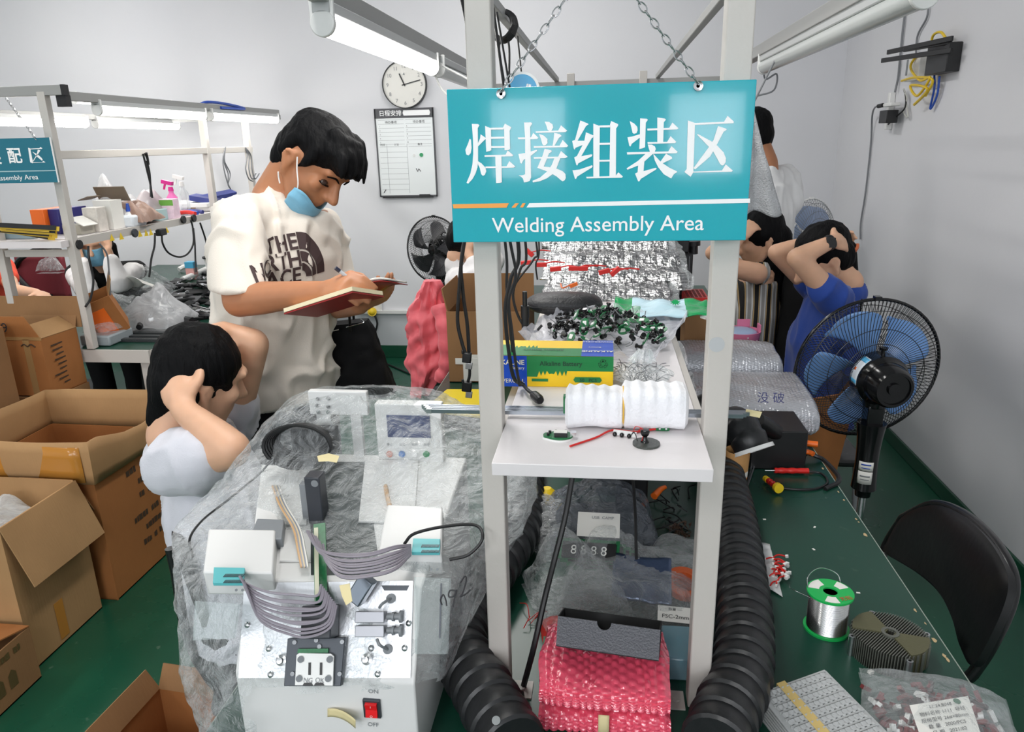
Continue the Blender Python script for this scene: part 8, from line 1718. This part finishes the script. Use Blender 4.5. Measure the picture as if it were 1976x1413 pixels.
# ------ masked person behind the left workstation
Hc = Y(180, 462, 4.0); F, U, L = onb((.35, -.85, -.35), (0, 0, 1)); P = lambda f, l, u: Hc+F*f+L*l+U*u
fw7, sd7 = V((.38, -.92, 0)).normalized(), V((.92, .38, 0)).normalized(); nb7 = P(-.03, 0, -.16); SRr, SLl = nb7-sd7*.17+V((0, .03, -.07)), nb7+sd7*.17+V((0, .03, -.07)); shc = (SRr+SLl)/2; hi7 = V((shc.x-.06, shc.y+.14, .53)); ch7, wa7 = shc.lerp(hi7, .35), shc.lerp(hi7, .7)
E1, W1 = Y(168, 562, 3.82), Y(152, 492, 3.88); E2, W2 = Y(228, 545, 3.92), Y(207, 482, 3.95)
bp = head(Hc, F, U, L, nb7, .05)+[torso(shc, ch7, wa7, hi7, sd7, fw7, (.14, .145, .135, .165), (.07, .10, .095, .125)), ('c', [(nb7, .05), (shc, .06)]), ('c', [(SRr, .046), (E1, .037), (W1, .025)]), ('c', [(SLl, .046), (E2, .036), (W2, .025)])]
bp += hand(W1, P(-.02, -.09, .06)-W1, Hc-W1, (0, -1, 0), (.25,)*4, .9, .3); bp += hand(W2, P(-.02, .09, .06)-W2, Hc-W2, (0, -1, 0), (.25,)*4, .9, .3); kn = [hi7+fw7*.36+sd7*-.09, hi7+fw7*.36+sd7*.09]; bp += legs(hi7, sd7, kn, [(kn[0].x, kn[0].y+.05, 0), (kn[1].x, kn[1].y+.05, 0)])
mwk = person('seated person in blue surgical mask and white sleeves, seen under the left shelf', bp, FAIR, (hi7.x, hi7.y, 0), .008, 4)
fuse('black_vest', [torso(shc, ch7, wa7, hi7, sd7, fw7, (.155, .165, .165, .185), (.09, .125, .125, .15)), ('c', [(SRr, .06), (SLl, .06)])], .009, mat('black cloth', (15, 15, 17), .9), mwk, 4)
fuse('sleeve', [('c', [(SRr.lerp(E1, .15), .06), (E1, .058), (E1.lerp(W1, .75), .042)])], .008, mat('white gauze', (228, 226, 226), .8), mwk, 4, folds(.008, 14, 5)); fuse('sleeve', [('c', [(SLl.lerp(E2, .15), .06), (E2, .062), (E2.lerp(W2, .65), .042)])], .008, mat('white gauze', (228, 226, 226), .8), mwk, 4, folds(.008, 14, 7))
fuse('trousers', [('l', [ring(hi7+V((0, 0, .06)), sd7*.17, fw7*.13), ring(hi7-V((0, 0, .05)), sd7*.17, fw7*.13)])]+[('c', [(hi7+sd7*s*.085, .095), (k, .072), (V((k.x, k.y+.05, .09)), .055)]) for s, k in zip((-1, 1), kn)], .012, PANTS, mwk, 3)
hairshell(mwk, [('e', P(-.03, 0, .035), (.104, .09, .092), hm(F, L, U)), ('e', P(-.06, 0, -.03), (.07, .088, .10), hm(F, L, U)), ('c', [(P(-.0, .085, -.05), .03), (P(.03, .08, -.16), .035), (P(.05, .06, -.26), .02)]), ('c', [(P(-.0, -.085, -.05), .028), (P(.02, -.08, -.16), .03)])], mwk, .008, .006)
mc7 = P(.040, 0, -.070); part('face_mask', MB().grid(lambda u, v: mc7+F*(math.cos((u-.5)*3.2)*.075*(1-.25*abs(v-.5)))+L*(math.sin((u-.5)*3.2)*.068)+U*((v-.5)*.105+.004*math.sin(v*20)), 20, 14), mat('blue surgical mask', (118, 178, 208), .7), mwk, 'light blue surgical mask', solid=.0015)
so7 = thing('stool', 'dark stool under the masked person', 'stool', (hi7.x, hi7.y, 0)); part('seat', MB().box((hi7.x, hi7.y, .415), (.34, .34, .03)), PADB, so7, bevel=.01)
for a, b in ((-1, -1), (-1, 1), (1, -1), (1, 1)): part('leg', MB().cyl((hi7.x+a*.14, hi7.y+b*.14, .40), (hi7.x+a*.17, hi7.y+b*.17, 0), .011), TUBE_B, so7)
# ------ person at the left edge, arm resting on the left bench
Hc = Y(-75, 455, 3.75); F, U, L = onb((.6, -.6, -.35), (0, 0, 1)); P = lambda f, l, u: Hc+F*f+L*l+U*u
fw8, sd8 = V((.7, -.7, 0)).normalized(), V((.7, .7, 0)).normalized(); nb8 = P(-.03, 0, -.16); SRr, SLl = nb8-sd8*.17+V((0, 0, -.07)), nb8+sd8*.17+V((0, 0, -.07)); shc = (SRr+SLl)/2; hi8 = V((shc.x-.05, shc.y+.06, .53)); ch8, wa8 = shc.lerp(hi8, .35), shc.lerp(hi8, .7)
E1, W1 = SRr+V((.02, -.12, -.26)), SRr+V((.2, -.2, -.24)); E2, W2 = Y(25, 560, 3.72), Y(70, 566, 3.56)
bp = head(Hc, F, U, L, nb8, .05)+[torso(shc, ch8, wa8, hi8, sd8, fw8, (.14, .145, .135, .165), (.07, .10, .095, .125)), ('c', [(nb8, .05), (shc, .06)]), ('c', [(SRr, .046), (E1, .037), (W1, .025)]), ('c', [(SLl, .046), (E2, .038), (W2, .026)])]
bp += hand(W1, V((1, -.2, 0)), (0, 0, -1), (0, 1, 0), (.3,)*4, .9, .3)+hand(W2, W2-E2, (0, 0, -1), (0, -1, 0), (.3,)*4, .9, .3); kn = [hi8+fw8*.36+sd8*-.09, hi8+fw8*.36+sd8*.09]; bp += legs(hi8, sd8, kn, [(kn[0].x, kn[0].y+.05, 0), (kn[1].x, kn[1].y+.05, 0)])
led = person('seated person at the left edge resting a bare forearm by the burgundy chair', bp, FAIR, (hi8.x, hi8.y, 0), .009, 4)
fuse('top', [torso(shc, ch8, wa8, hi8, sd8, fw8, (.155, .165, .165, .185), (.09, .125, .125, .15)), ('c', [(SRr, .06), (SLl, .06)]), ('c', [(SLl, .058), (SLl.lerp(E2, .5), .056)]), ('c', [(SRr, .058), (SRr.lerp(E1, .5), .056)])], .010, mat('red yellow print cotton', (210, 70, 45), .8, var=(14, .5)), led, 4)
fuse('trousers', [('l', [ring(hi8+V((0, 0, .06)), sd8*.17, fw8*.13), ring(hi8-V((0, 0, .05)), sd8*.17, fw8*.13)])]+[('c', [(hi8+sd8*s*.085, .095), (k, .072), (V((k.x, k.y+.05, .09)), .055)]) for s, k in zip((-1, 1), kn)], .012, PANTS, led, 3)
hairshell(led, [('e', P(-.02, 0, .03), (.104, .09, .092), hm(F, L, U)), ('e', P(-.05, 0, -.03), (.07, .086, .10), hm(F, L, U))], led, .009, .006)
so8 = thing('stool', 'dark stool under the person at the left edge', 'stool', (hi8.x, hi8.y, 0)); part('seat', MB().box((hi8.x, hi8.y, .415), (.34, .34, .03)), PADB, so8, bevel=.01)
for a, b in ((-1, -1), (-1, 1), (1, -1), (1, 1)): part('leg', MB().cyl((hi8.x+a*.14, hi8.y+b*.14, .40), (hi8.x+a*.17, hi8.y+b*.17, 0), .011), TUBE_B, so8)
